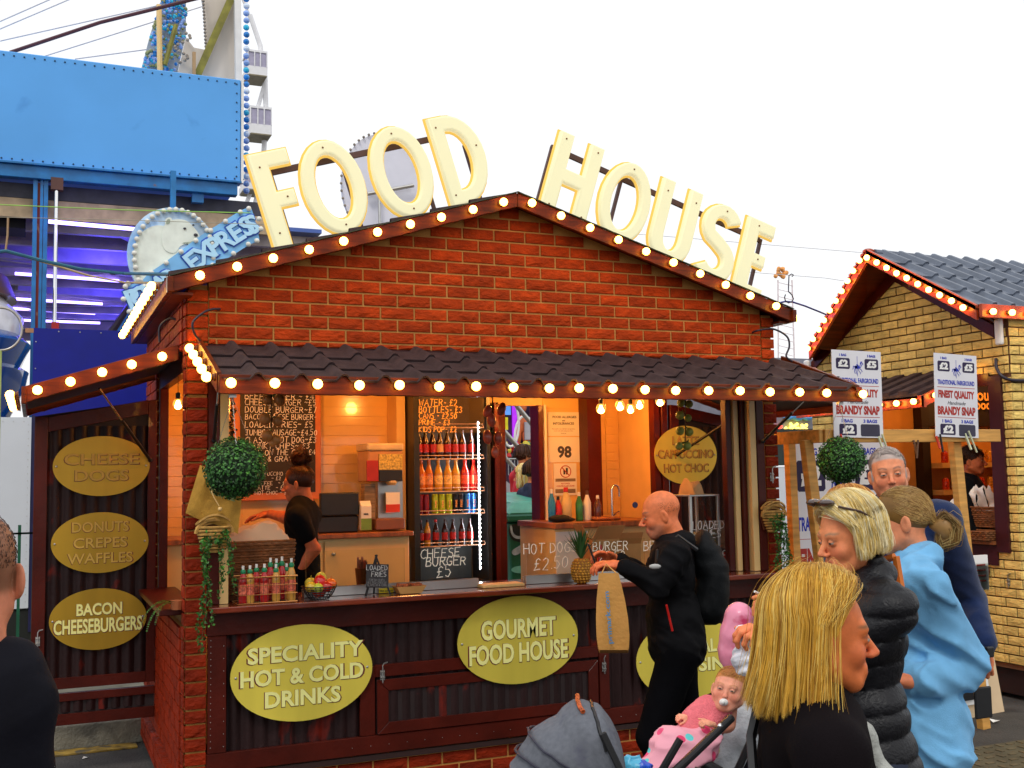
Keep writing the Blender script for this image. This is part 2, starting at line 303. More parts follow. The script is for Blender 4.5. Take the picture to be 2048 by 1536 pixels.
# side walls: small foreshortened courses joined
def slab_bricks(F, u0, u1, v0, v1, mb, L=.2136, H=.075, ju=0., jv=2.653, D=.014):
    k0 = math.floor((v0-jv)/H); k1 = math.ceil((v1-jv)/H); rr = random.Random(5)
    for k in range(k0, k1):
        a, c = max(v0, jv+k*H+.005), min(v1, jv+(k+1)*H-.005)
        if c-a < .01: continue
        sh = ju+(L/2 if k % 2 else 0); i0 = math.floor((u0-sh)/L); i1 = math.ceil((u1-sh)/L)
        for i in range(i0, i1):
            x0, x1 = max(u0, sh+i*L+.005), min(u1, sh+(i+1)*L-.005)
            if x1-x0 < .02: continue
            z = D+rr.uniform(-.002, .002)
            p = [fat(F, x, y, w) for w in (0, z) for x, y in ((x0, a), (x1, a), (x1, c), (x0, c))]; mb.hexa(p)
for F, nm, s in ((FL, 'left', -1), (FRt, 'right', 1)):
    wx = W0 if s < 0 else W1; b = MB()
    lo, hi = (W0+.001, W0+.05) if s < 0 else (W1-.05, W1-.001)
    b.box((lo, .12, .25), (hi, KD, 1.06)); b.box((lo, .12, 2.62), (hi, KD, 2.96)); b.box((lo, 1.5, 1.06), (hi, KD, 2.62))
    sw = b.build('side_wall', MORT, K)
    b = MB(); ua, ub = (-KD, -.112) if s < 0 else (.112, KD)
    slab_bricks(F, ua, ub, .25, 1.06, b); slab_bricks(F, ua, ub, 2.62, 2.95, b); slab_bricks(F, *((-KD, -1.5) if s < 0 else (1.5, KD)), 1.06, 2.62, b)
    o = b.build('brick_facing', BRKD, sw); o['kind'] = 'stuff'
    b = MB(); b.box((W0+.02 if s < 0 else W1-.1, .14, 1.06), (W0+.1 if s < 0 else W1-.02, 1.5, 1.13)); b.box((W0-.12 if s < 0 else W1-.12, .14, 1.13), (W0+.12 if s < 0 else W1+.12, 1.5, 1.165)); b.build('side_sill', BOARDD, K, bevel=.004)
    b = MB()
    for y0, y1 in ((.118, .17), (1.43, 1.5)): b.box((W0+.004 if s < 0 else W1-.06, y0, 1.165), (W0+.06 if s < 0 else W1-.004, y1, 2.62))
    b.box((W0+.004 if s < 0 else W1-.06, .17, 2.5), (W0+.06 if s < 0 else W1-.004, 1.43, 2.62)); b.build('side_frame', BOARDD, K, bevel=.003)
# brick skirt
b = MB(); b.box((W0+.12, .03, .02), (3.95, .1, .24)); sk = b.build('brick_skirt', MORT, K)
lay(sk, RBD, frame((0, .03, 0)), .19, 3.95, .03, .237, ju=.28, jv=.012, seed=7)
b = MB(); b.box((.18, .0, .243), (3.955, .1, .275)); b.build('chassis_rail', M('chassis', (.03, .012, .01), .5), K)
b = MB(); b.box((W0-.02, .14, .06), (W0+.06, 2.3, .21)); slab_bricks(frame((W0-.02, 0, 0), (0, -1, 0)), -2.3, -.14, .06, .21, b); b.build('side_skirt', BRKD, K)
# lower front: rails, stiles, corrugated sheets
def corrug(parent, x0, x1, z0, z1, y, mat=None, F=None, pitch=.076, amp=.011, name='corrugated_sheet'):
    b = MB(); F = F or frame((0, y, 0)); n = max(2, int((x1-x0)/(pitch/8))); pr = []
    for i in range(n+1):
        x = x0+(x1-x0)*i/n; ph = (x/pitch) % 1; w = .5-.5*math.cos(2*math.pi*ph); w = w**.7; pr.append((x, w*amp*2-amp))
    vs = [fat(F, x, z, w) for z in (z0, z1) for x, w in pr]; k = len(pr)
    b.add(vs, [(i, i+1, k+i+1, k+i) for i in range(k-1)]); return b.build(name, mat or CORR, parent, smooth=60)
corrug(K, .26, 3.95, .36, 1.06, .03)
b = MB(); b.box((.184, -.012, 1.02), (3.952, .02, 1.155)); b.build('upper_rail', BOARDD, K, bevel=.003)
b = MB(); b.box((.184, -.01, .283), (3.952, .02, .385)); b.build('lower_rail', BOARDD, K, bevel=.003)
for x0, x1 in ((.19, .29), (2.615, 2.685), (3.87, 3.95)):
    b = MB(); b.box((x0, -.012, .387), (x1, .02, 1.018)); b.build('stile', BOARDD, K, bevel=.003)
b = MB(); b.box((1.05, -.008, .387), (1.14, .018, .78)); b.box((1.14, -.008, .715), (2.612, .018, .785)); b.build('hatch_surround', BOARDD, K, bevel=.003)
hd = MB(); hd.box((1.15, -.004, .39), (2.6, .012, .7)); hd = hd.build('hatch_door', M('door_back', (.02, .01, .01), .6), K)
corrug(hd, 1.225, 2.525, .455, .635, -.006, amp=.009)
for p in (((1.15, .39), (2.6, .39), (2.53, .455), (1.22, .455)), ((1.15, .7), (1.22, .635), (2.53, .635), (2.6, .7)), ((1.15, .392), (1.218, .457), (1.218, .633), (1.15, .698)), ((2.6, .392), (2.6, .698), (2.532, .633), (2.532, .457))):
    b = MB(); b.poly(list(p), .014, frame((0, -.019, 0))); b.build('door_rail', BOARDD, hd, bevel=.002)
def bolt(x, z, parent=K, y=-.03, s=1, F=None):
    F = F or frame((x, y, z)); b = MB(); b.tube([fat(F, 0, -.05, 0), fat(F, 0, .05, 0), fat(F, .008, .062, 0), fat(F, .03*s, .066, 0)], .004, 6)
    b.hexa([fat(F, a, c, w) for w in (-.012, -.006) for a, c in ((-.013, -.035), (.013, -.035), (.013, .022), (-.013, .022))])
    b.tube([fat(F, -.012, -.02, -.002), fat(F, .012, -.02, -.002)], .006, 6); b.tube([fat(F, -.012, .01, -.002), fat(F, .012, .01, -.002)], .006, 6)
    return b.build('bolt_latch', STEEL, parent, smooth=40)
bolt(1.18, .735); bolt(2.64, .66, s=.3); bolt(3.99, 1.84, y=-.03)
b = MB()
for i in range(18): b.ball((.205, -.013, .42+i*.034), .0026, 6, 4)
for i in range(9): b.ball((.275, -.013, .42+i*.068), .0026, 6, 4)
for i in range(26): b.ball((1.0+i*.11, -.013, .33), .0024, 6, 4)
o = b.build('nails', STEEL, K); o['kind'] = 'stuff'
# serving counter
b = MB(); b.box((.186, -.15, 1.157), (3.95, .42, 1.19)); b.build('serving_counter', M('counter_wood', (.16, .022, .006), .22, var=.35, stretch=(.7, 7, 1), vscale=4, coat=.6), K, bevel=.006, seg=2)
# hatch jambs
b = MB(); b.box((.187, -.006, 1.192), (.25, .1, 2.64)); b.build('jamb', BOARDD, K, bevel=.003)
b = MB(); b.box((.252, .0, 1.192), (.30, .05, 2.55)); b.build('jamb_trim', CREAM, K)
for x0, x1, y0, mt in ((3.70, 3.745, .09, BOARDD), (3.75, 3.79, .07, CREAM), (3.795, 3.83, .045, BOARDD), (3.835, 3.885, .0, CREAM), (3.888, 3.95, -.006, BOARDD)):
    b = MB(); b.box((x0, y0, 1.192), (x1, y0+.06, 2.62)); b.build('jamb_trim', mt, K, bevel=.003)
b = MB(); b.box((.187, .0, 2.5), (3.95, .09, 2.643)); b.build('hatch_header', BOARDD, K)
# roof
b = MB()
for s in (-1, 1):
    xe = AX+s*2.09; ze = rooftop(xe)
    b.hexa([(AX, -.11, AZ-.05), (xe, -.11, ze-.05), (xe, KD+.1, ze-.05), (AX, KD+.1, AZ-.05), (AX, -.11, AZ-.012), (xe, -.11, ze-.012), (xe, KD+.1, ze-.012), (AX, KD+.1, AZ-.012)] if s > 0 else
           [(xe, -.11, ze-.05), (AX, -.11, AZ-.05), (AX, KD+.1, AZ-.05), (xe, KD+.1, ze-.05), (xe, -.11, ze-.012), (AX, -.11, AZ-.012), (AX, KD+.1, AZ-.012), (xe, KD+.1, ze-.012)])
rf = b.build('roof', BOARDD, K)
b = MB()
for s in (-1, 1):
    for c in range(8):
        u0, u1 = .27*c, .27*(c+1)+.02; 
        xs = AX+s*u0*.955; xe = AX+s*min(u1, 2.18)*.955
        k = 22
        for i in range(k):
            for t, (ya, yb, h0, h1) in enumerate(((0, .6, 0, 0), (.6, .72, 0, .03), (.72, .88, .03, .03), (.88, 1, .03, 0))):
                y0 = -.1+(KD+.18)*(i+ya)/k; y1 = -.1+(KD+.18)*(i+yb)/k
                q = [(xs, y0, rooftop(xs)-.006+h0), (xe, y0, rooftop(xe)+.016+h0), (xe, y1, rooftop(xe)+.016+h1), (xs, y1, rooftop(xs)-.006+h1)]
                b.add(q, [(0, 1, 2, 3) if s < 0 else (3, 2, 1, 0)])
o = b.build('roof_tiles', TILE, rf); o['kind'] = 'stuff'
# barge boards with scalloped lower edge
def board(name, p0, p1, h, t, parent=K, nrm=(0, -1, 0), mat=BOARD, wav=.0022):
    """vertical board: top edge from p0 to p1, height h down, thickness t away from nrm; rough sawn lower edge"""
    p0, p1 = V3(p0), V3(p1); d = p1-p0; n = max(2, int(d.length/.03)); nv = V3(nrm); vs = []; fs = []; rr = random.Random(int(abs(p0[0]*97+p1[2]*31)*10))
    for i in range(n+1):
        p = p0+d*i/n; w = rr.uniform(-wav, wav); lo = p-V3(0, 0, h+w); vs += [p, lo, lo-nv*t, p-nv*t]
    for i in range(n):
        a = i*4; c = a+4
        for k in range(4): fs.append((a+k, a+(k+1) % 4, c+(k+1) % 4, c+k))
    fs += [(3, 2, 1, 0), tuple(4*n+k for k in range(4))]
    b = MB(); b.add(vs, fs); return b.build(name, mat, parent, fixn=True, bevel=.003)
yb = -.135
board('barge_board', (AX-2.09, yb, rooftop(AX-2.09)), (AX-.0015, yb, AZ), .088, .03)
board('barge_board', (AX+.0015, yb, AZ), (AX+2.09, yb, rooftop(AX+2.09)), .088, .03)
b = MB()
for s in (-1, 1):
    for i in range(40):
        x0 = AX+s*2.09*i/40; x1 = AX+s*2.09*(i+1)/40; e = .004*((i % 3)-1)
        b.bar((x0, yb-.004, rooftop(x0)+.004), (x1, yb-.004, rooftop(x1)+.004+e*.3), .022, .005)
o = b.build('metal_capping', M('verge_metal', (.05, .06, .04), .4, metal=.6), K)
xl = AX-2.09-.012
board('eave_board', (xl, -.16, rooftop(xl)), (xl, 2.3, rooftop(xl)), .085, .03, nrm=(-1, 0, 0))
board('eave_board', (AX+2.09+.012, -.16, rooftop(xl)), (AX+2.09+.012, 2.3, rooftop(xl)), .085, .03, nrm=(1, 0, 0))
b = MB(); b.box((xl+.03, -.1, rooftop(xl)-.09), (W0+.02, KD, rooftop(xl)-.075)); b.build('soffit', BOARD, K); b = MB(); b.box((W1-.02, -.1, rooftop(xl)-.09), (AX+2.06, KD, rooftop(xl)-.075)); b.build('soffit', BOARD, K)
b = MB(); b.box((xl-.004, -.14, rooftop(xl)-.086), (xl+.004, -.128, rooftop(xl)+.003)); b.build('corner_trim', STEEL, K)
# bulbs -----------------------------------------------------------
bm = MB(); bm.ball((0, 0, .041), .0250, 14, 10); BULB_ME = bm.build('tmpb', BULB, None, smooth=180); me_bulb = BULB_ME.data; bpy.data.objects.remove(BULB_ME)
bm = MB(); bm.lathe([(.021, 0), (.021, .006), (.0165, .008), (.0165, .024), (.013, .026)], n=12); q = bm.build('tmps', BSOCK, None, smooth=40); me_sock = q.data; bpy.data.objects.remove(q)
def bulb(p, nrm, parent=K, sc=1., tilt=.12):
    q = (V3(nrm)+V3(random.uniform(-1, 1), random.uniform(-1, 1), random.uniform(-1, 1))*tilt*.6).to_track_quat('Z', 'Y')
    o = mesh_obj('light_bulb', me_bulb, parent, V3(p)-wloc(parent)); o.rotation_mode = 'QUATERNION'; o.rotation_quaternion = q; o.scale = (sc,)*3
    s = mesh_obj('bulb_socket', me_sock, o); return o
for px, py in ((400, 547), (475, 531), (547, 514), (618, 496), (687, 480), (755, 463), (820, 447), (883, 432), (946, 417), (1006, 402), (1063, 407), (1122, 432), (1179, 456), (1236, 480), (1291, 503), (1346, 525), (1399, 546), (1451, 569), (1500, 590), (1551, 611)):
    p = atY(px, py, yb-.035); x = p[0]; bulb((x, yb-.001, rooftop(x)-.044), (0, -1, 0))
for i in range(13): bulb((xl-.031, -.05+i*.183, rooftop(xl)-.043), (-1, 0, 0), tilt=.05)
for i in range(12): bulb((AX+2.09+.043, -.05+i*.2, rooftop(xl)-.043), (1, 0, 0), tilt=.05)
# front awning ----------------------------------------------------
A0, A1, AY, ZW, ZF = .13, 4.13, -.8, 2.665, 2.40
aw = thing('awning'); aw.parent = K; aw.location = V3(2.1, -.4, 2.5)-wloc(K)
board('fascia_board', (A0-.005, AY, ZF), (A1+.005, AY, ZF), .097, .03, aw)
for x, nr in ((A0, -1), (A1, 1)):
    b = MB(); b.hexa([(x-.012, AY+.031, ZF-.09), (x+.012, AY+.031, ZF-.09), (x+.012, 0, ZW-.09), (x-.012, 0, ZW-.09), (x-.012, AY+.031, ZF+.012), (x+.012, AY+.031, ZF+.012), (x+.012, 0, ZW+.018), (x-.012, 0, ZW+.018)]); b.build('side_board', BOARD, aw, bevel=.002)
b = MB(); b.hexa([(A0+.014, AY+.035, ZF-.06), (A1-.014, AY+.035, ZF-.06), (A1-.014, -.002, ZW-.06), (A0+.014, -.002, ZW-.06), (A0+.014, AY+.035, ZF-.04), (A1-.014, AY+.035, ZF-.04), (A1-.014, -.002, ZW-.04), (A0+.014, -.002, ZW-.04)]); b.build('lining', BOARDD, aw)
sa = (ZW-ZF)/(-AY)
def tile_mesh(P, LN, rib=.034, th=.011):
    xs = [(0, 0), (P*.58, 0), (P*.70, rib*.9), (P*.76, rib), (P*.82, rib*.92), (P*.94, 0), (P, 0)]; xs = [(-.001 if i == 0 else x, h) for i, (x, h) in enumerate(xs)]
    vs = []; fs = []; n = len(xs); ys = (0, -LN*.5, -LN)
    for j, y in enumerate(ys):
        for x, h in xs: vs.append((x, y, h+(.014 if j == 2 else .007 if j == 1 else 0)))
    for j in range(2):
        for i in range(n-1): fs.append((j*n+i, (j+1)*n+i, (j+1)*n+i+1, j*n+i+1))
    k = len(vs)
    for x, h in xs: vs.append((x, -LN+.002, h+.014-th))
    for i in range(n-1): fs.append((2*n+i, k+i, k+i+1, 2*n+i+1))
    me = bpy.data.meshes.new('roof_tile'); me.from_pydata(vs, [], fs); me.materials.append(TILE); me.polygons.foreach_set('use_smooth', [True]*len(me.polygons)); me.set_sharp_from_angle(angle=.9); return me
TP = .2195; TM = tile_mesh(TP, .30)
ang = math.atan(sa)
for c in range(3):
    for i in range(18):
        o = mesh_obj('roof_tile', TM, aw); y = .0-c*.265; 
        o.location = V3(A0+.014+i*TP+(.0 if c != 2 else .0), y, ZW-.03+sa*y)-wloc(aw); o.rotation_euler = (ang, 0, random.uniform(-.004, .004))
for px in (462, 550, 634, 718, 798, 877, 951, 1025, 1097, 1158, 1224, 1288, 1350, 1415, 1478, 1538, 1598, 1652):
    p = atY(px, 775, AY-.035); bulb((p[0], AY-.001, ZF-.045), (0, -1, 0))
bulb((A1-.03, AY-.001, ZF-.05), (0, -1, 0))
for i in range(5): y = -.06-i*.165; bulb((A0-.013, y, ZW+sa*y-.035), (-1, 0, 0), tilt=.04)
# cables and clips
def cable(pts, r, mat, parent, name='cable'):
    # catmull-rom through pts
    P = [V3(p) for p in pts]; P = [P[0]*2-P[1]]+P+[P[-1]*2-P[-2]]; out = []
    for i in range(1, len(P)-2):
        for t in range(6):
            t /= 6; a, b_, c, d = P[i-1:i+3]; out.append(.5*((2*b_)+(-a+c)*t+(2*a-5*b_+4*c-d)*t*t+(-a+3*b_-3*c+d)*t**3))
    out.append(P[-2]); b = MB(); b.tube(out, r, 7); return b.build(name, mat, parent, smooth=60)
CAB = M('black_cable', (.02, .015, .03), .35, var=.05)
cable([(.235, .0, 2.84), (.235, -.07, 2.835), (.16, -.12, 2.815), (.085, -.14, 2.75), (.09, -.13, 2.69), (.125, -.1, 2.645), (.14, -.1, 2.6)], .0065, CAB, K)
cable([(W0-.01, .4, 2.83), (W0-.05, .42, 2.84), (W0-.1, .44, 2.79), (W0-.1, .45, 2.70)], .007, CAB, K)
cable([(3.88, -.01, 2.84), (3.9, -.05, 2.85), (4.0, -.08, 2.86), (4.1, -.1, 2.81), (4.12, -.1, 2.74), (4.09, -.1, 2.67), (4.12, -.13, 2.63)], .007, CAB, K)
wire = MB(); pts = []
for i in range(9): y = -.08-i*.085; pts.append((A1+.014, y, ZW+.02+sa*y-.02+(.012 if i % 2 else -.004)))
wire.tube(pts, .003, 6); wire.build('strip_wire', M('red_wire', (.6, .3, .25), .4), K)
b = MB()
for i in range(5): y = -.1-i*.15; b.cbox((A1+.02, y, ZW+sa*y-.01), (.008, .012, .016))
b.build('wire_clips', BLKM, K)
# gas struts
def strut(p, q, parent=K):
    p, q = V3(p), V3(q); m = p+(q-p)*.42; b = MB(); b.tube([p, m], .006, 8); s = b.build('gas_strut', CHROME, parent); b = MB(); b.tube([m, q], .011, 10); b.ball(q, .016, 8, 6); b.build('strut_cylinder', BLKM, s, smooth=40); return s
strut((4.06, -.42, 2.40), (3.92, -.03, 2.08)); strut((.185, -.42, 2.42), (.215, -.03, 2.1))
# side awnings
for s in (-1, 1):
    wx = W0 if s < 0 else W1; sa2 = thing('side_awning'); sa2.parent = K; sa2.location = V3(wx+s*.4, .8, 2.5)-wloc(K); Y0, Y1 = .2, 1.5
    xo = wx+s*.83; zi, zo = 2.66, 2.405
    p = [(wx+s*.02, Y0, zi), (xo, Y0, zo)]; 
    if s > 0: p = p
    board('rake_board', p[1] if s < 0 else p[0], p[0] if s < 0 else p[1], .09, .025, sa2)
    board('rake_board', (p[1][0], Y1+.025, p[1][2]) if s < 0 else (p[0][0], Y1+.025, p[0][2]), (p[0][0], Y1+.025, p[0][2]) if s < 0 else (p[1][0], Y1+.025, p[1][2]), .09, .025, sa2)
    board('fascia_board', (xo+s*.012, Y0-.015, zo), (xo+s*.012, Y1+.04, zo), .095, .025, sa2, nrm=(s, 0, 0))
    b = MB(); b.hexa([(min(wx, xo), Y0+.02, (zo if s < 0 else zi)-.05), (max(wx, xo), Y0+.02, (zi if s < 0 else zo)-.05), (max(wx, xo), Y1, (zi if s < 0 else zo)-.05), (min(wx, xo), Y1, (zo if s < 0 else zi)-.05), (min(wx, xo), Y0+.02, (zo if s < 0 else zi)-.02), (max(wx, xo), Y0+.02, (zi if s < 0 else zo)-.02), (max(wx, xo), Y1, (zi if s < 0 else zo)-.02), (min(wx, xo), Y1, (zo if s < 0 else zi)-.02)]); b.build('awning_roof', M('awning_under', (.02, .01, .012), .6), sa2)
    for i in range(7 if s < 0 else 6): bulb((xo+s*.026, Y0+.03+i*.19, zo-.045), (s, 0, 0), tilt=.04)
    if s < 0:
        for px, py in ((75, 774), (140, 757), (204, 741), (264, 725), (325, 708)):
            q = atY(px, py, Y0-.03); bulb((q[0], Y0-.001, zi-.045+(q[0]-(wx-.02))/.81*(zi-zo)), (0, -1, 0))
    strut((wx+s*.42, Y0+.5, 2.44), (wx+s*.06, 1.40, 2.02))
# FOOD HOUSE letters ------------------------------------------------
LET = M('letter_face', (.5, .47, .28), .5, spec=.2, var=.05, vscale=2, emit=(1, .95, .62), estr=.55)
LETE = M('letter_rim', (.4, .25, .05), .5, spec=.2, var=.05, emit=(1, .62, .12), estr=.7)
def ring(cx, cy, rx, ry, n=28, cw=False):
    p = [(cx+rx*math.cos(2*math.pi*i/n), cy+ry*math.sin(2*math.pi*i/n)) for i in range(n)]; return p[::-1] if cw else p
def arc(cx, cy, rx, ry, a0, a1, n=14): return [(cx+rx*math.cos(math.radians(a0+(a1-a0)*i/n)), cy+ry*math.sin(math.radians(a0+(a1-a0)*i/n))) for i in range(n+1)]
def thick(pts, w):
    L_, R_ = [], []
    for i, p in enumerate(pts):
        a = pts[max(0, i-1)]; c = pts[min(len(pts)-1, i+1)]; dx, dy = c[0]-a[0], c[1]-a[1]; l = math.hypot(dx, dy); nx, ny = -dy/l*w/2, dx/l*w/2
        L_.append((p[0]+nx, p[1]+ny)); R_.append((p[0]-nx, p[1]-ny))
    return L_+R_[::-1]
H6 = .6; S_ = .13
LT = {
 'F': [[(0, 0), (S_, 0), (S_, .24), (.235, .24), (.235, .355), (S_, .355), (S_, .485), (.26, .485), (.26, H6), (0, H6)]],
 'O': [ring(.205, .3, .205, .3), ring(.205, .3, .1, .19, cw=True)],
 'D': [[(0, 0), (.12, 0)]+arc(.12, .3, .235, .3, -90, 90)+[(0, H6)], ([(.12, .12)]+arc(.13, .3, .11, .18, -90, 90)+[(.12, .48)])[::-1]],
 'H': [[(0, 0), (S_, 0), (S_, .24), (.24, .24), (.24, 0), (.37, 0), (.37, H6), (.24, H6), (.24, .36), (S_, .36), (S_, H6), (0, H6)]],
 'U': [[(0, H6), (0, .19)]+arc(.18, .19, .18, .19, 180, 360)+[(.36, H6), (.235, H6), (.235, .2)]+arc(.18, .2, .055, .085, 360, 180, 8)+[(.125, H6)]],
 'S': [thick(arc(.165, .425, .11, .115, 20, 245, 14)[:-1]+[(.165, .305)]+arc(.16, .175, .115, .115, 55, -155, 14), .12)],
 'E': [[(0, 0), (.26, 0), (.26, .115), (S_, .115), (S_, .245), (.23, .245), (.23, .355), (S_, .355), (S_, .485), (.26, .485), (.26, H6), (0, H6)]]}
def letter(ch, parent, u, side, wscale=1., v=.02):
    th = math.atan(SL); o0 = V3(AX, .1, AZ)
    r = V3(math.cos(th), 0, math.sin(th)) if side == 'L' else V3(math.cos(th), 0, -math.sin(th)); up = V3(-r[2], 0, r[0])
    F = (o0+r*u+up*v, r, up, V3(0, -1, 0)); out = None
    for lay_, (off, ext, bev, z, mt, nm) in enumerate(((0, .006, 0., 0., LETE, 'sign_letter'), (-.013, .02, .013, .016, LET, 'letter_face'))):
        cu = bpy.data.curves.new('c', 'CURVE'); cu.dimensions = '2D'; cu.fill_mode = 'BOTH'; cu.extrude = ext; cu.bevel_depth = bev; cu.bevel_resolution = 2; cu.offset = off-(bev if bev else 0)
        for poly in LT[ch]:
            s = cu.splines.new('POLY'); s.points.add(len(poly)-1); s.use_cyclic_u = True
            for i, (x, y) in enumerate(poly): s.points[i].co = (x*wscale, y, 0, 1)
        me = curve_mesh(cu, nm, mt); me.transform(fmat((F[0]+F[3]*z, *F[1:]), wloc(parent))); 
        me.polygons.foreach_set('use_smooth', [True]*len(me.polygons)); me.set_sharp_from_angle(angle=.6)
        o = mesh_obj(nm, me, parent if out is None else out); out = out or o
    b = MB(); xs = [p[0] for p in LT[ch][0]]
    pts = {'F': [(.06, .5), (.06, .1), (.17, .3)], 'O': [(.2, .54), (.2, .06)], 'D': [(.05, .52), (.05, .08), (.29, .36)], 'H': [(.06, .54), (.31, .54), (.06, .07), (.31, .07)], 'U': [(.06, .5), (.3, .5), (.18, .05)], 'S': [(.165, .54), (.15, .06)], 'E': [(.1, .54), (.1, .05), (.15, .3)]}[ch]
    for x, y in pts: b = MB(); b.ball(F[0]+F[1]*x*wscale+F[2]*y-V3(0, .052, 0), .0065, 8, 5); b.build('screw', M('rusty_screw', (.25, .1, .04), .5, metal=.5), out)
    return out
fs = thing('rooftop_letters', 'glowing cream raised letters reading FOOD on the left roof slope of the red kiosk', 'sign', (AX-.7, .1, 3.5), group='lit words on the kiosk roof')
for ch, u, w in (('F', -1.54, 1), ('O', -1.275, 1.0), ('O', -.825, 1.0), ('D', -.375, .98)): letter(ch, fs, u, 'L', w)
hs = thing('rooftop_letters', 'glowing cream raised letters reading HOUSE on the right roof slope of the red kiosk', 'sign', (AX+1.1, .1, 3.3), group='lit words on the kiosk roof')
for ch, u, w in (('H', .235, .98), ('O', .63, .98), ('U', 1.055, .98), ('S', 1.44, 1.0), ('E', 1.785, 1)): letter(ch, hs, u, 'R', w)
RAILM = M('sign_rail', (.09, .04, .035), .5)
for sg, S_par in ((-1, fs), (1, hs)):
    th = math.atan(SL); r = V3(math.cos(th), 0, -sg*math.sin(th)); up = V3(-r[2], 0, r[0]) ; o0 = V3(AX, .16, AZ)
    for v, a, c in ((.5, -1.45, -.3) if sg < 0 else (.51, .24, 1.98),):
        b = MB(); b.bar(o0+r*a+up*v, o0+r*c+up*v, .02, .038, up=up); b.build('support_rail', RAILM, S_par, bevel=.002)
    for a in ((-1.4, -.95, -.45, -.12) if sg < 0 else (.25, .8, 1.4, 1.99)):
        b = MB(); b.bar(o0+r*a-up*.01, o0+r*a+up*(.52 if not (a in (-.12,)) else .42), .02, .025, up=(0, 1, 0)); b.build('support_post', RAILM, S_par)
# ================================================================= inside the kiosk
IY = 2.15
b = MB(); b.box((.12, .1, .36), (4.0, IY, .42)); b.build('floor_panel', FLOOR, K)
b = MB(); b.box((.118, IY, .42), (2.82, IY+.06, 2.64)); b.box((3.24, IY, .42), (4.01, IY+.06, 2.64)); b.box((2.82, IY, 2.46), (3.24, IY+.06, 2.64)); b.build('back_wall', CREAM, K)
b = MB(); b.box((.118, .09, 2.60), (4.01, IY, 2.64)); b.build('ceiling_panel', CREAM, K)
b = MB(); b.box((.118, 1.5, .42), (.13, IY, 2.6)); b.build('side_lining', CREAM, K); b = MB(); b.box((3.99, 1.5, .42), (4.0, IY, 2.6)); b.build('side_lining', CREAM, K)
b = MB()
for x0, x1 in ((.14, 2.78), (3.26, 3.98)):
    k = 0
    for z in np.arange(1.46, 2.58, .075):
        x = x0
        while x < x1-.02: b.box((x+.0012, IY-.006, z+.0012), (min(x+.6, x1)-.0012, IY, z+.0738)); x += .6
        k += 1
o = b.build('wall_tiles', CTILE, K, bevel=.0012); o['kind'] = 'stuff'
b = MB(); b.box((1.885, 1.9, .42), (1.955, IY, 2.6)); b.build('boxing', CREAM, K)
for x0, x1, y0, y1 in ((3.60, 3.73, 1.98, IY-.01), (3.93, 3.985, 1.44, 1.52)):
    b = MB(); b.box((x0, y0, .42), (x1, y1, 2.6)); b.build('wall_post', BOARDD, K)
# back door frame and door leaf
b = MB(); b.box((3.17, 2.04, .42), (3.215, IY+.06, 2.46)); b.build('door_frame', BOARDD, K, bevel=.003)
b = MB(); b.box((3.22, 2.03, .42), (3.24, IY+.05, 2.46)); b.build('door_seal', WHITE, K)
b = MB(); b.box((2.66, 1.78, .42), (2.70, 2.14, 2.46)); b.box((2.70, 2.02, .42), (2.86, 2.14, 2.46)); dr = b.build('back_door', BOARDD, K, bevel=.003)
b = MB(); b.cbox(atY(989, 1030, 2.0), (.018, .02, .035)); b.tube([atY(989, 1028, 1.99), atY(979, 1029, 1.95)], .006, 8); b.build('door_handle', M('brass', (.7, .45, .12), .25, metal=1), dr)
# ceiling lights added for the strong orange light inside, with their own lamps
def lamp(p, e, parent, c=(1, .36, .06), r=.05):
    l = bpy.data.lights.new('lamp_light', 'POINT'); l.energy = e; l.color = c; l.shadow_soft_size = r; o = bpy.data.objects.new('lamp_light', l); COL.objects.link(o); o.parent = parent; o.location = V3(p)-wloc(parent); return o
for x, y in ((.8, 1.1), (1.9, 1.0), (2.75, 1.35), (3.55, 1.2)):
    b = MB(); b.lathe([(.06, 0), (.075, .012), (.075, .02)], (x, y, 2.58), 20); o = b.build('added_ceiling_light', M('added_downlight', (1, .8, .5), .4, emit=(1, .62, .25), estr=12), K); lamp((x, y, 2.5), 21, o)
def pend(px, py, Y, ztop=2.6, sc=1., e=2.5):
    p = V3(atY(px, py, Y)); t = thing('pendant_bulb', None, None, p)
    b = MB(); b.ball(p, .034*sc, 16, 10, (1, 1, 1.1)); g = b.build('glass_globe', M('clear_warm_glass', (1, .75, .35), .05, trans=1., var=0, ior=1.05, emit=(1, .5, .1), estr=.5), t, smooth=180)
    b = MB(); b.ball(p, .013, 8, 8, (1, 1, 1.7)); b.build('filament', EDISON, t, smooth=180).data.materials[0]
    b = MB(); b.lathe([(.014, .03), (.014, .065), (.004, .07)], p, 10); b.tube([p+V3(0, 0, .06), (p[0], p[1], ztop)], .002, 5); b.build('lamp_cord', BLKM, t)
    lamp(p-V3(0, .0, .02), e, t, (1, .5, .15), .03); return t
FIL = M('filament_hot', (1, .7, .3), .3, var=0, emit=(1, .6, .2), estr=60)
EDISON = FIL
for i, (px, py, Y) in enumerate(((1202, 817, .35), (1240, 811, .3), (1261, 817, .75), (1279, 808, .35), (1320, 802, .3))):
    tag(pend(px, py, Y), ['leftmost glowing filament bulb hanging at the right of the serving hatch', 'second glowing filament bulb from the left under the right hatch header', 'small lower filament bulb behind its neighbours in the hatch', 'fourth glowing filament bulb beside the latte sign', 'rightmost filament bulb half hidden by the lit fascia board'][i], 'bulb', 'filament bulbs hanging in the hatch')
tag(pend(356, 808, .5, sc=.9), 'glowing filament bulb seen through the left side window of the kiosk', 'bulb', 'filament bulbs hanging in the hatch')
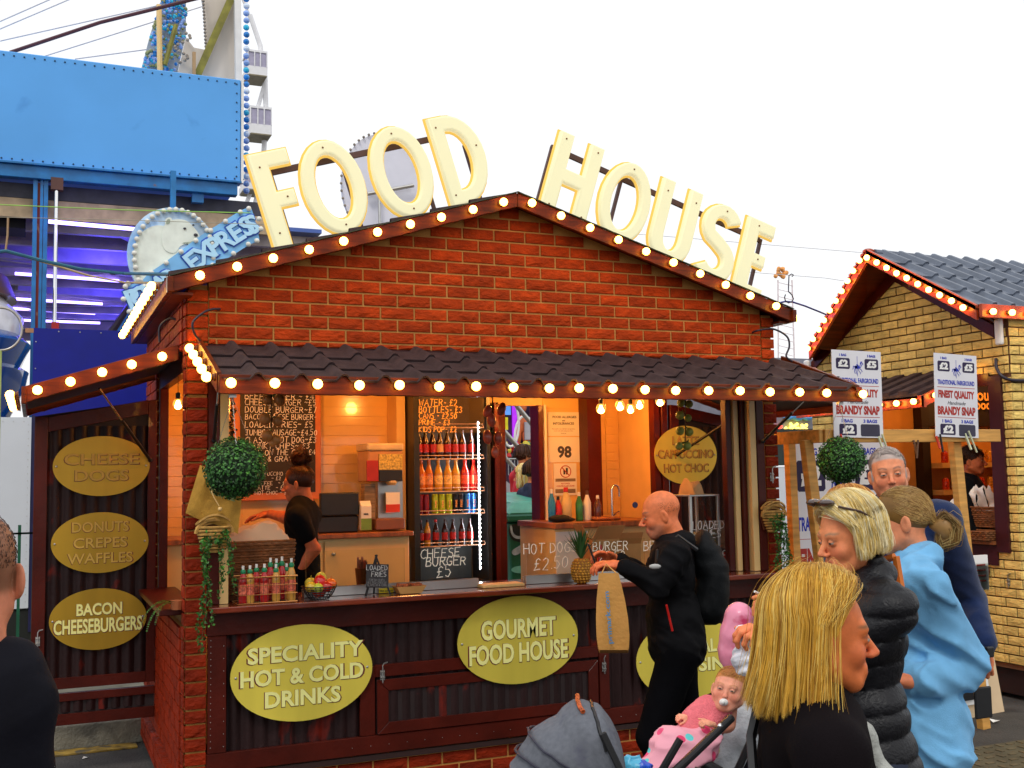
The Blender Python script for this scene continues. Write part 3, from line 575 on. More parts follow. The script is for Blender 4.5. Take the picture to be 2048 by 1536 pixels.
# menu chalkboard
YM = 2.06
c = lambda px, py, Y=YM: V3(atY(px, py, Y))
x0, x1 = .66, 1.325
mb_ = thing('menu_board', 'tall framed chalkboard menu of burgers, chips and hot drinks on the back wall', 'menu board', (1, YM, 2.1))
b = MB(); b.box((x0, YM, 1.72), (x1, YM+.03, 2.585)); b.build('frame', M('orange_frame', (.65, .2, .08), .5, var=.15), mb_, bevel=.004)
b = MB(); b.box((x0+.05, YM-.006, 1.775), (x1-.045, YM, 2.58)); b.build('board', SLATEB, mb_)
for txt, y, sc in (('BEEF BURGER ~ £4', 793, 1), ('CHEESE BURGER ~£5', 805, 1), ('DOUBLE BURGER~£7', 820, 1), ('BACON CHEESE BURGER-', 834, .95), ('LOADED FRIES~ £5', 850, 1), ('JUMBO SAUSAGE~£4.50', 866, 1), ('CLASSIC HOT DOG~£3', 881, 1), ('CHUNKY CHIPS~ £3', 893, .95), ('CORN ON THE COB~£4', 906, .95), ('CHIPS & GRAVY~£4', 919, .95), ('DRINKS', 931, .8), ('CAPPUCCINO - £2', 947, .62), ('TEA    ~ £2', 956, .62), ('COFFEE   ~ £2', 966, .62), ('LATTE   ~ £2', 975, .62), ('HOT CHOC ~ £3', 985, .62)):
    q = c(490 if sc > .7 else 510, y, YM-.009); hand('chalk_writing', [txt], frame((q[0], YM-.009, q[2]-.018)), .044*sc, CHALK, mb_, r=.0026*sc, align=-1, wx=.087, seed=int(y), maxw=.555)
# eucalyptus sprig helper and leaves
def leaves(mb, pts, n, r, spread, rr, flat=.5):
    for _ in range(n):
        p = V3(pts[rr.randrange(len(pts))]); d = V3(rr.gauss(0, 1), rr.gauss(0, 1), rr.gauss(0, 1)).normalized(); p = p+d*rr.uniform(.2, 1)*spread
        nrm = V3(rr.gauss(0, 1), rr.gauss(0, 1)-.6, rr.gauss(0, 1)).normalized(); t = nrm.orthogonal().normalized(); t.rotate(Matrix.Rotation(rr.uniform(0, 6.28), 3, nrm)); s = nrm.cross(t); l = r*rr.uniform(.7, 1.3)
        mb.mat(rr.choice((0, 1, 1, 2))); mb.add([p-t*l, p-s*l*flat+nrm*l*.15, p+t*l, p+s*l*flat+nrm*l*.15], [(0, 1, 2, 3)])
# worktops
wt = thing('back_counter', 'wooden worktop with cream cupboards along the left of the kiosk back wall', 'counter', (1., 1.8, .42))
b = MB(); b.box((.135, 1.55, 1.44), (1.9, 2.14, 1.475)); b.build('worktop', WOODW, wt, bevel=.003)
b = MB(); b.box((.14, 1.6, .42), (1.88, 2.13, 1.438)); b.build('carcass', CREAM, wt)
for xx in ((.75, 1.22), (1.235, 1.87)):
    b = MB(); b.box((xx[0], 1.582, .5), (xx[1], 1.6, 1.42)); d = b.build('cupboard_door', CREAM, wt, bevel=.003); b = MB(); b.ball((xx[0]+.06, 1.565, 1.33), .016, 12, 8); b.build('knob', STEEL, d, smooth=180)
wt = thing('back_counter', 'wooden worktop with white drawers below the wall notices and tap', 'counter', (3.5, 1.8, .42))
b = MB(); b.box((3.0, 1.4, 1.455), (3.98, 2.13, 1.5)); b.build('worktop', WOODW, wt, bevel=.003)
b = MB(); b.box((3.02, 1.45, .42), (3.97, 2.12, 1.453)); b.build('carcass', CREAM, wt)
b = MB(); b.box((3.02, 1.435, .5), (3.30, 1.45, 1.43)); d = b.build('cupboard_door', WHITE, wt, bevel=.003)
for dx in (-.03, .03):
    b = MB(); b.ball((3.18+dx, 1.42, 1.36), .016, 10, 8); b.build('knob', STEEL, d, smooth=180)
# till, carton, slush machine
t = thing('till_screen', 'black till monitor on the worktop behind the server', 'till', (1.2, 1.62, 1.475))
q0, q1 = c(641, 986, 1.65), c(718, 1030, 1.65); b = MB(); b.box((q0[0], 1.65, q1[2]), (q1[0], 1.7, q0[2])); b.build('screen', BLKM, t, bevel=.008, seg=2)
b = MB(); b.box((q0[0]-.02, 1.66, 1.476), (q1[0], 1.9, q1[2]-.002)); b.build('base', BLKM, t, bevel=.01)
def carton(px0, px1, py0, py1, Y, label, txt=None, col=None):
    a, e = c(px0, py0, Y), c(px1, py1, Y); t = thing('milk_carton', label, 'carton', ((a[0]+e[0])/2, Y, e[2]))
    b = MB(); b.box((a[0], Y, e[2]), (e[0], Y+.07, a[2]-.04)); b.hexa([(a[0], Y, a[2]-.04), (e[0], Y, a[2]-.04), (e[0], Y+.07, a[2]-.04), (a[0], Y+.07, a[2]-.04), (a[0], Y+.033, a[2]), (e[0], Y+.033, a[2]), (e[0], Y+.037, a[2]), (a[0], Y+.037, a[2])]); b.build('box', PAPER if col is None else col, t)
    if txt: text('print', txt, frame(((a[0]+e[0])/2, Y, e[2]*.45+a[2]*.55)), .016, INK, t, bold=.02, ext=.0005)
    b = MB(); b.box((a[0]-.001, Y-.001, e[2]), (e[0]+.001, Y, e[2]*.6+a[2]*.4)); b.build('green_band', M('carton_green', (.15, .3, .05), .5), t)
carton(722, 743, 1002, 1060, 1.62, 'white milk carton printed Milk beside the slush machine', 'Milk')
t = thing('slush_machine', 'drinks dispenser with domed lid and red side panel on the worktop', 'drinks machine', (1.75, 1.75, 1.475))
a, e = c(735, 885, 1.7), c(808, 1056, 1.7)
def pxbox(mb, p0, p1, Y, d): a_, e_ = c(p0[0], p0[1], Y), c(p1[0], p1[1], Y); mb.box((a_[0], Y, e_[2]), (e_[0], Y+d, a_[2])); return mb
pxbox(MB(), (736, 900), (806, 963), 1.68, .3).build('hopper', M('amber_plastic', (.5, .25, .06), .25, var=.2), t, bevel=.01)
pxbox(MB(), (734, 886), (808, 901), 1.66, .32).build('lid', M('lid_plastic', (.6, .5, .35), .3), t, bevel=.015, seg=2)
pxbox(MB(), (734, 921), (757, 962), 1.665, .02).build('side_panel', M('red_panel', (.35, .02, .01), .4), t)
pxbox(MB(), (759, 941), (805, 962), 1.66, .02).build('front_band', BLKM, t)
pxbox(MB(), (758, 908), (805, 939), 1.668, .015).build('fruit_print', M('fruit_print', (.5, .4, .1), .4, var=.7, vscale=60), t)
pxbox(MB(), (756, 963), (806, 1040), 1.80, .18).build('back_plate', STEEL, t); pxbox(MB(), (752, 1038), (810, 1058), 1.62, .34).build('drip_tray', M('tray_brown', (.2, .08, .04), .4), t, bevel=.006)
b = MB(); p = c(783, 965, 1.70); b.lathe([(.03, -.02), (.045, 0), (.045, .015)], p, 16); b.build('tap', CREAM, t)
pxbox(MB(), (772, 985), (800, 1025), 1.72, .004).build('notice', PAPER, t); pxbox(MB(), (772, 1009), (800, 1024), 1.716, .003).build('red_notice', M('notice_red', (.6, .05, .02), .5), t)
pxbox(MB(), (729, 968), (751, 1052), 1.75, .1).build('grille', M('grille', (.25, .18, .1), .5, var=.5, stretch=(1, 1, 60), vscale=3), t)
# fridge ---------------------------------------------------------
FX0, FX1, FY = 1.965, 2.60, 1.72
fr = thing('drinks_fridge', 'tall glass fronted drinks fridge with a bright white light strip and handwritten prices', 'fridge', (2.28, 1.9, .42))
b = MB(); b.box((FX0, FY, .42), (FX0+.045, 2.13, 2.58)); b.box((FX1-.03, FY, .42), (FX1, 2.13, 2.58)); b.box((FX0+.045, 2.09, .42), (FX1-.03, 2.13, 2.58)); b.box((FX0+.045, FY, .42), (FX1-.03, 2.09, 1.06)); b.box((FX0+.045, FY, 2.55), (FX1-.03, 2.09, 2.58)); b.build('cabinet', BLKM, fr)
b = MB(); b.box((FX0+.05, 2.07, 1.06), (FX1-.04, 2.088, 2.55)); b.build('back_panel', M('fridge_back', (.1, .1, .1), .5), fr)
SHZ = []
WIRE = M('shelf_wire', (.8, .55, .4), .3, metal=.3)
for py in (855, 918, 983, 1028, 1092):
    z = c(900, py, FY+.03)[2]; SHZ.append(z); b = MB()
    b.tube([(FX0+.05, FY+.03, z), (FX1-.045, FY+.03, z)], .004, 6); b.tube([(FX0+.05, FY+.03, z+.028), (FX1-.05, FY+.03, z+.028), (FX1-.045, FY+.03, z)], .003, 6)
    for i in range(8): b.tube([(FX0+.07+i*.065, FY+.03, z), (FX0+.07+i*.065, 2.06, z)], .0025, 5)
    b.build('shelf', WIRE, fr)
b = MB(); xl_ = c(960, 1000, FY+.005)[0]; zt, zb = c(960, 842, FY)[2], c(960, 1140, FY)[2]; b.box((xl_-.004, FY+.02, zb), (xl_+.004, FY+.03, zt)); ls = b.build('light_strip', M('led_white', (1, 1, 1), .3, var=0, emit=(.8, .9, 1), estr=1.6), fr)
b = MB(); n = 34
for i in range(n): b.ball((xl_, FY+.014, zb+(zt-zb)*(i+.5)/n), .0065, 8, 5, (1.3, 1, .8))
o = b.build('led_dots', M('led_dot', (1, 1, 1), .3, var=0, emit=(1, 1, 1), estr=30), ls); o['kind'] = 'stuff'
al = bpy.data.lights.new('strip_light', 'AREA'); al.shape = 'RECTANGLE'; al.size = .02; al.size_y = 1.; al.energy = 3; al.color = (.85, .92, 1); ao = bpy.data.objects.new('strip_light', al); COL.objects.link(ao); ao.parent = fr; ao.location = V3(xl_-.03, FY+.06, 1.75)-wloc(fr); ao.rotation_euler = (math.radians(90), 0, math.radians(65))
hp = MB(); z1 = c(900, 866, FY)[2]; hp.box((FX0+.05, FY-.004, z1-.0), (FX1-.05, FY-.002, 2.55)); hp = hp.build('header_glass', M('tinted_glass', (.8, .6, .4), .1, trans=.9, var=0, ior=1.1, alpha=.35), fr)
for txt, py, sc in (('WATER- £2', 806, 1), ('BOTTLES- £3', 820, .95), ('CANS - £2.50', 832, .85), ('PRIME - £3', 845, .85), ('KIDS POP- £2', 859, .85)):
    q = c(838, py, FY-.01); hand('pen_writing', [txt], frame((q[0], FY-.008, q[2]-.02)), .05*sc, M('orange_pen', (.9, .45, .1), .5, emit=(1, .4, .05), estr=.35), hp, r=.0032, align=-1, wx=.077, seed=py)
def bottle(px, pybase, Y, h, r, liq, lab, cap, label, group='drinks chilled in the fridge', name='drink_bottle', can=False, z=None, neck=.35, sport=False):
    p = V3(atY(px, pybase, Y)); p[2] = z if z is not None else p[2]; t = thing(name, label, 'can' if can else 'bottle', p, group=group)
    if can: prof = [(r*.85, 0), (r, .008), (r, h-.012), (r*.86, h)]
    elif sport: prof = [(r*.9, 0), (r, .01), (r*.98, h*.25), (r*.86, h*.4), (r*.98, h*.55), (r*.9, h*.66), (r*.45, h*.8)]
    else: prof = [(r*.85, 0), (r, .012), (r, h*.25), (r*.93, h*.4), (r, h*.55), (r*.9, h*.63), (r*.42, h*(1-neck*.5)), (r*.36, h*.9)]
    b = MB(); b.lathe(prof, p, 12); b.build('body', liq, t, smooth=50)
    b = MB(); b.lathe([(r*1.015, h*.22), (r*1.015, h*.5)], p, 12, cap=False); b.build('label_band', lab, t, smooth=60)
    if not can:
        b = MB()
        if sport: b.lathe([(r*.5, h*.78), (r*.62, h*.8), (r*.62, h*.86), (r*.35, h*.9)], p, 12)
        else: b.lathe([(r*.42, h*.9), (r*.42, h)], p, 10)
        cp_ = b.build('cap', cap, t, smooth=40)
        if sport: b = MB(); b.lathe([(r*.28, h*.9), (r*.32, h)], p, 10); b.build('spout', WHITE, cp_)
    return t
COLA = M('cola', (.03, .008, .005), .08, coat=.6, var=.05); REDL = M('red_label', (.3, .01, .006), .3, var=.3, vscale=60); REDC = M('red_cap', (.55, .02, .015), .35)
ORD = ['first', 'second', 'third', 'fourth', 'fifth', 'sixth', 'seventh', 'eighth', 'ninth', 'tenth']
BB = M('label_black', (.05, .02, .02), .4); 
for i, px in enumerate((838, 851, 866, 880, 895, 910, 925, 943)): bottle(px, 915, FY+.09, .225, .030, COLA, REDL if i != 3 else M('tan_label', (.55, .3, .15), .4), BB, 'cola bottle with dark cap, %s from the left on the top fridge shelf' % ORD[i], z=SHZ[1]+.005)
LQ = [M('juice_orange', (.5, .13, .01), .12, coat=.5, var=.1), M('juice_yellow', (.5, .26, .02), .12, coat=.5, var=.1), M('juice_red', (.4, .012, .006), .12, coat=.5, var=.1)]
for i, (px, k) in enumerate(((843, 0), (858, 0), (877, 1), (896, 1), (912, 1), (930, 2), (948, 2))): bottle(px, 980, FY+.09, .24, .034, LQ[k], M('pale_label_%d' % k, ((.7, .3, .1), (.75, .5, .15), (.7, .1, .05))[k], .3, var=.4, vscale=70), (LQ[0], LQ[1], REDC)[k], '%s fizzy drink bottle, %s from the left on the second fridge shelf' % (('orange', 'yellow', 'red')[k], ORD[i]), z=SHZ[2]+.005)
CC = [M('can_%s' % n, c_, .25, metal=.4, var=.2, vscale=30) for n, c_ in (('maroon', (.2, .01, .02)), ('lime', (.4, .5, .02)), ('black', (.01, .01, .015)), ('blue', (.02, .15, .5)))]
for i, (px, k) in enumerate(((840, 0), (852, 0), (870, 1), (884, 1), (898, 1), (911, 2), (921, 2), (934, 3), (947, 3))):
    t = bottle(px, 1025, FY+.08, .15, .027, CC[k], CC[k], REDC, '%s drinks can, %s from the left on the third fridge shelf' % (('maroon', 'lime green', 'black', 'blue')[k], ORD[i]), name='drink_can', can=True, z=SHZ[3]+.005)
    if k: 
        p = t.location; text('print', 'PRIME', (V3(p[0]-.002, p[1]-.0285, p[2]+.075), V3(0, 0, 1), V3(-1, 0, 0), V3(0, -1, 0)), .016, M('can_print', (.9, .4, .1), .4), t, bold=.02, ext=.0004)
for i, px in enumerate((842, 855, 872, 890, 906, 924, 940)): bottle(px, 1088, FY+.09, .2, .026, COLA if i != 1 else LQ[1], REDL, BB if i != 2 else REDC, 'small cola bottle with red label, %s from the left on the lowest fridge shelf' % ORD[i], z=SHZ[4]+.005)
# wall notices
def notice(px0, py0, px1, py1, Y, label, items, mat=PAPER, cat='notice'):
    a, e = c(px0, py0, Y), c(px1, py1, Y); t = thing('wall_notice', label, cat, ((a[0]+e[0])/2, Y, (a[2]+e[2])/2), group='notices on the back wall'); b = MB(); b.box((a[0], Y, e[2]), (e[0], Y+.002, a[2])); b.build('sheet', mat, t)
    for kind, px, py, *r in items:
        q = c(px, py, Y)
        if kind == 't': text('print', r[0], frame(q), r[1], r[2] if len(r) > 2 else INK, t, bold=r[3] if len(r) > 3 else .02, ext=.0005, width=r[4] if len(r) > 4 else None)
        elif kind == 'b': b = MB(); b.box((q[0]-r[0]/2, Y-.0015, q[2]-r[1]/2), (q[0]+r[0]/2, Y, q[2]+r[1]/2)); b.build('printed_bar', r[2], t)
        elif kind == 'ring':
            b = MB(); b.tube([(q[0]+r[0]*math.cos(k*.3927), Y-.002, q[2]+r[0]*math.sin(k*.3927)) for k in range(16)], .004, 6, closed=True); b.tube([(q[0]-r[0]*.7, Y-.003, q[2]+r[0]*.7), (q[0]+r[0]*.7, Y-.003, q[2]-r[0]*.7)], .004, 6); b.build('prohibition_ring', r[1], t); b = MB(); b.box((q[0]-.02, Y-.001, q[2]-.025), (q[0]-.004, Y, q[2]+.015)); b.box((q[0]+.004, Y-.001, q[2]-.025), (q[0]+.022, Y, q[2]+.03)); b.build('bottle_symbol', INK, t)
NR = M('notice_print_red', (.45, .05, .02), .6, var=0); NY = IY-.012
notice(1095, 824, 1159, 872, NY, 'white food allergies and intolerances notice taped to the tiles', [('t', 1129, 834, 'FOOD ALLERGIES', .02, INK, .02, .225), ('t', 1127, 841, 'and', .014), ('t', 1127, 847, 'INTOLERANCES', .02, INK, .02, .2), ('t', 1127, 858, 'Please speak to our staff about the ingredients', .007, INK, 0, .22), ('t', 1127, 862, 'in your meal, when making your order', .007, INK, 0, .18), ('t', 1127, 867, 'Thank you', .007, INK, 0, .05)])
notice(1096, 874, 1161, 924, NY, 'white sheet with the large number 98 on the tiles', [('t', 1129, 904, '98', .095, M('grey_blue_ink', (.05, .05, .08), .6), .04)])
notice(1107, 927, 1154, 990, NY, 'alcohol controlled zone notice below the number 98', [('ring', 1131, 943, .05, NR), ('b', 1131, 960, .19, .025, M('grey_bar', (.2, .16, .12), .6)), ('t', 1131, 967, 'ALCOHOL', .013, NR, .02), ('t', 1131, 972, 'CONTROLLED ZONE', .012, NR, .02, .17), ('b', 1131, 982, .19, .035, M('grey_bar', (.2, .16, .12), .6))])
q = c(1270, 1010, 1.5); b = MB(); b.lathe([(.025, 0), (.025, .002)], q, 20, axis=(0, -1, 0)); o = b.build('round_sticker', M('blue_sticker', (.02, .05, .25), .4), None); o.location = (0, 0, 0); tag(o, 'small blue oval sticker low on the cream panel near the tap', 'sticker')
# tap and cleaning bottles
t = thing('mixer_tap', 'tall chrome mixer tap at the sink under the cream panel', 'tap', c(1225, 1047, 1.7)); p = t.location; b = MB(); b.lathe([(.025, 0), (.018, .03), (.012, .06)], p, 12)
b.tube([p+V3(0, 0, .05), p+V3(0, 0, .27)]+[p+V3(-.0+.035-.035*math.cos(a), 0, .27+.035*math.sin(a)*1.3) for a in np.linspace(.3, math.pi, 7)]+[p+V3(.07, 0, .22)], .009, 8); b.build('spout', CHROME, t, smooth=50)
b = MB(); b.tube([p+V3(.0, 0, .06), p+V3(.06, -.01, .1)], .008, 8); b.build('lever', CHROME, t)
b = MB(); q0 = c(1195, 1048, 1.5); b.box((q0[0], 1.5, 1.502), (q0[0]+.22, 1.75, 1.53)); o = b.build('wooden_board', WOODW, None, bevel=.01); tag(o, 'thick wooden chopping board in front of the tap', 'board')
def clean(px, base, h, r, body, cap, label, Y=1.62, nozzle=False):
    p = V3(atY(px, base, Y)); p[2] = 1.502; t = thing('cleaning_bottle', label, 'bottle', p, group='bottles beside the sink'); b = MB(); b.lathe([(r*.9, 0), (r, .01), (r, h*.6), (r*.5, h*.8), (r*.4, h*.86)], p, 12); b.build('body', body, t, smooth=50)
    b = MB(); b.lathe([(r*.45, h*.86), (r*.4, h)], p, 10); 
    if nozzle: b.box((p[0]-.02, p[1]-.01, p[2]+h), (p[0]+.035, p[1]+.01, p[2]+h+.02))
    b.build('cap', cap, t)
clean(1104, 1043, .26, .03, M('blue_can', (.02, .2, .5), .3), WHITE, 'blue spray can with white cap at the left end of the sink bottles')
clean(1117, 1043, .2, .03, REDC, BLKM, 'small red bottle beside the blue spray can')
clean(1133, 1045, .27, .045, M('bleach', (.7, .55, .25), .4), REDC, 'cream bleach bottle with red cap beside the sink')
clean(1159, 1045, .23, .03, M('green_soap', (.05, .3, .1), .15, trans=.3), WHITE, 'clear pump bottle of green soap beside the sink')
clean(1175, 1045, .24, .032, WHITE, M('brown_cap', (.1, .05, .02), .4), 'white squeeze bottle between the soap and the dark sauce bottle')
clean(1196, 1040, .2, .03, M('dark_sauce', (.08, .02, .01), .15, coat=.5), WHITE, 'dark sauce bottle with white label nearest the tap')
b = MB(); p = c(1120, 1046, 1.5); b.ball((p[0], 1.5, 1.53), .09, 12, 8, (1.1, .7, .35)); b.ball((p[0]+.06, 1.5, 1.52), .06, 10, 6, (1.3, .8, .3)); o = b.build('black_cloth', M('cloth_black', (.01, .01, .01), .9, bump=.3), None, smooth=180); tag(o, 'crumpled black cloth on the worktop edge', 'cloth')
# ---------------------------------------------------------------- on the serving counter (z 1.19)
CZ = 1.191
def basket(x0, x1, y0, y1, z0, z1, label, mat, name='wicker_basket', flare=.02):
    t = thing(name, label, 'basket', ((x0+x1)/2, (y0+y1)/2, z0)); b = MB(); n = int((z1-z0)/.016)
    for k in range(n):
        z = z0+.008+k*.016; f = flare*(k/n); pts = []; P = [(x0-f, y0-f), (x1+f, y0-f), (x1+f, y1+f), (x0-f, y1+f)]
        for j in range(4):
            a_, e_ = P[j], P[(j+1) % 4]; m = max(4, int(math.hypot(e_[0]-a_[0], e_[1]-a_[1])/.025))
            for i in range(m): u = i/m; w = .004*(1 if (i+k) % 2 else -1); dx, dy = (e_[0]-a_[0])*u, (e_[1]-a_[1])*u; nx, ny = (e_[1]-a_[1]), -(e_[0]-a_[0]); l = math.hypot(nx, ny); pts.append((a_[0]+dx+nx/l*w, a_[1]+dy+ny/l*w, z))
        b.tube(pts, .0085, 5, closed=True)
    b.box((x0+.005, y0+.005, z0), (x1-.005, y1-.005, z0+.01)); b.build('weave', mat, t)
    return t
WICK = M('wicker_dark', (.2, .07, .02), .7, var=.35, vscale=20)
bs = basket(.30, .68, .14, .4, CZ, 1.53, 'large dark wicker basket filled with wrapping paper behind the squash bottles', WICK)
def crumple(name, x0, x1, y0, y1, z0, z1, mat, parent, seed=0, n=14, label=None, cat=None):
    rr = np.random.RandomState(seed); b = MB(); vs = []
    ph = rr.uniform(0, 6, 8)
    for i in range(n+1):
        for j in range(n+1):
            u, v = i/n, j/n; e = min(1, 5*min(u, 1-u, v, 1-v)); z = z0+(z1-z0)*(e**.6)*(.62+.25*math.sin(7*u+ph[0])*math.cos(5*v+ph[1])+.13*abs(math.sin(13*u+9*v+ph[2]))+rr.uniform(-.04, .04)); vs.append((x0+(x1-x0)*u, y0+(y1-y0)*v, z))
    b.add(vs, [(i*(n+1)+j, (i+1)*(n+1)+j, (i+1)*(n+1)+j+1, i*(n+1)+j+1) for i in range(n) for j in range(n)]); return b.build(name, mat, parent, smooth=28)
o = crumple('wrapping_paper', .30, .69, .14, .4, 1.5, 1.64, M('wrap_paper', (.8, .5, .3), .7, var=.08), None, 3); tag(o, 'crumpled pale paper heaped in the dark wicker basket', 'paper')
# squash bottles in wire rack
OR_, RD_ = M('squash_orange', (.65, .32, .05), .15, coat=.4, var=.15), M('squash_red', (.45, .01, .01), .15, coat=.4, var=.15); GC = M('green_cap', (.01, .22, .09), .4); FL_ = M('fruit_label', (.7, .15, .08), .4, var=.6, vscale=80)
rk = thing('bottle_rack', 'copper wire rack holding squash bottles on the serving counter', 'rack', (.5, .0, CZ))
CW = M('copper_wire', (.75, .35, .12), .3, metal=.9); b = MB()
for z, r in ((CZ+.145, .0045), (CZ+.05, .002), (CZ+.1, .002), (CZ+.004, .003)):
    b.tube([(.335, -.1, z), (.665, -.1, z), (.665, .09, z), (.335, .09, z)], r, 6, closed=True)
b.build('rim_wires', CW, rk); b = MB()
for i in range(15): x = .335+.33*i/14; b.tube([(x, -.1, CZ+.004), (x, -.1, CZ+.145)], .0013, 4); b.tube([(x, .09, CZ+.004), (x, .09, CZ+.145)], .0013, 4)
o = b.build('mesh_wires', BLKM, rk); o['kind'] = 'stuff'
SQ = [(486, 0, 1, .205), (500, 0, 0, .205), (513, 1, 1, .205), (529, 0, 1, .21), (552, 0, 0, .205), (541, 1, 1, .235), (553, 1, 0, .23), (564, 1, 1, .24), (573, 1, 0, .2), (583, 0, 0, .235)]
for i, (px, row, k, h) in enumerate(SQ):
    Y = -.065+row*.085; p = atY(px, 1190, Y); bottle(px, 1190, Y, h, .0245, RD_ if k else OR_, FL_, GC, '%s squash bottle, %s from left in the %s row of the wire rack' % ('red' if k else 'orange', ORD[i if i < 5 else i-5], 'front' if i < 5 else 'back'), group='squash bottles in the wire rack', name='squash_bottle', z=CZ+.006, sport=True)
# fruit bowl
p = V3(.80, -.055, CZ); t = thing('fruit_bowl', 'black wire bowl piled with peppers and fruit on the counter', 'bowl', p); b = MB()
for k in range(6): f = k/5; b.tube([p+V3((.055+.045*f**.7)*math.cos(a), (.055+.045*f**.7)*math.sin(a), .006+.07*f) for a in np.linspace(0, 6.283, 25)[:-1]], .003 if k == 5 else .0022, 5, closed=True)
for k in range(22): a = k*6.283/22; b.tube([p+V3((.055+.045*f**.7)*math.cos(a), (.055+.045*f**.7)*math.sin(a), .006+.07*f) for f in (0, .3, .6, 1)], .002, 4)
b.build('wire_basket', BLKM, t)
for i, (dx, dy, dz, r, cc, lb) in enumerate(((-.055, -.03, .075, .034, (.7, .45, .03), 'yellow apple at the left of the wire fruit bowl'), (-.02, -.06, .07, .03, (.55, .6, .05), 'lime green apple low at the front of the fruit bowl'), (.0, -.02, .1, .036, (.65, .01, .01), 'glossy red pepper in the middle of the fruit bowl'), (.03, -.055, .075, .034, (.6, .02, .01), 'dark red apple at the front of the fruit bowl'), (.065, -.01, .085, .034, (.75, .12, .01), 'orange red tomato at the right of the fruit bowl'), (.02, .04, .11, .036, (.65, .6, .08), 'pale yellow pepper at the back of the fruit bowl'), (-.04, .04, .09, .035, (.6, .5, .05), 'yellow pear at the back left of the fruit bowl'), (0, 0, .045, .04, (.6, .03, .01), 'red apple deep in the fruit bowl'))):
    b = MB(); q = p+V3(dx, dy, dz); b.ball(q, r, 14, 10, (1, 1, 1.15 if i in (2, 5) else .92)); b.tube([q+V3(0, 0, r*.85), q+V3(.004, 0, r*1.25)], .002, 5); o = b.build('fruit', M('fruit_%d' % i, cc, .25, coat=.5, var=.15, vscale=20), None, smooth=180); tag(o, lb, 'fruit', 'fruit in the wire bowl')
# steel channels and glass screens
GLS = M('screen_glass', (.9, .95, .9), .02, trans=1., var=0, ior=1.06, spec=.6)
def screen(x0, x1, Y, zt, label, lines=(), r=.0032):
    t = thing('glass_screen', label, 'glass screen', ((x0+x1)/2, Y, CZ)); b = MB(); b.box((x0, Y, CZ+.03), (x1, Y+.006, zt)); b.build('pane', GLS, t, bevel=.001)
    b = MB(); b.box((x0-.02, Y-.03, CZ), (x1+.03, Y-.004, CZ+.055)); b.box((x0-.02, Y+.01, CZ), (x1+.03, Y+.03, CZ+.045)); b.build('steel_channel', STEEL, t, bevel=.002)
    for txt, px, py, h in lines: q = atY(px, py, Y-.004); hand('pen_writing', [txt], frame((q[0], Y-.004, q[2]-h/2)), h, CHALK, t, r=r, seed=py)
    return t
screen(.76, 1.36, .1, atY(700, 1100, .1)[2], 'clear glass screen behind the small chalk sign on the counter')
screen(1.40, 1.80, .1, atY(880, 1093, .1)[2], 'glass screen handwritten CHEESE BURGER £5', (('CHEESE', 882, 1106, .055), ('BURGER', 893, 1122, .055), ('£5', 889, 1142, .07)))
screen(2.16, 3.02, .08, atY(1100, 1084, .08)[2], 'glass screen handwritten HOT DOGS £2.50 and BURGER behind the pineapple', (('HOT DOGS', 1103, 1096, .062), ('£2.50', 1103, 1126, .075), ('BURGER', 1222, 1092, .055), ('£3.50', 1225, 1112, .06), ('BROWNIE', 1330, 1090, .062)))
b = MB(); b.box((1.82, -.02, CZ), (2.1, .12, CZ+.018)); o = b.build('bread_board', M('board_light', (.6, .4, .15), .5, var=.2, stretch=(4, 1, 1)), None, bevel=.003); tag(o, 'pale wooden serving board lying between the glass screens', 'board')
# sign on easel
q = V3(atY(754, 1155, -.05)); t = thing('easel_sign', 'small black easel sign chalked LOADED FRIES on the counter', 'sign', (q[0], -.05, CZ)); Fs = frame((q[0], -.06, CZ+.115), (1, -.0, -.06), (.06, .12, 1))
b = MB(); b.poly([(-.068, -.068), (.068, -.068), (.068, .068), (-.068, .068)], .006, Fs); b.build('slate', SLATEB, t, bevel=.002); b = MB()
for s in (-1, 1): b.bar(V3(q[0]+s*.075, -.07, CZ+.002), V3(q[0]-s*.004, -.035, CZ+.235), .01, .01)
b.bar((q[0], .02, CZ+.002), (q[0], -.03, CZ+.2), .01, .008); b.build('easel', BLKM, t)
for i, (tx, h, y) in enumerate((('LOADED', .027, .032), ('FRIES', .027, -.004), ('FRESH CHIPS', .012, -.03), ('MELTED CHEESE', .012, -.045), ('JALAPENO & CHILLI', .012, -.059))): hand('chalk_writing', [tx], (fat(Fs, -.002 if i != 1 else .01, y, .001), Fs[1], Fs[2], Fs[3]), h, PAPER if i < 2 else M('grey_chalk', (.3, .3, .3), .6), t, r=.0015 if i < 2 else .0007, seed=i)
b = MB(); a = V3(atY(772, 1181, .05)); b.box((a[0]-.045, .045, a[2]-.013), (a[0]+.045, .048, a[2]+.015)); o = b.build('warning_label', M('yellow_label', (.75, .6, .02), .5), None); tag(o, 'yellow hot surface label on the steel channel', 'label'); text('print', 'Hot surface', frame((a[0], .045, a[2])), .012, INK, o, bold=.02, ext=.0004, width=.08)
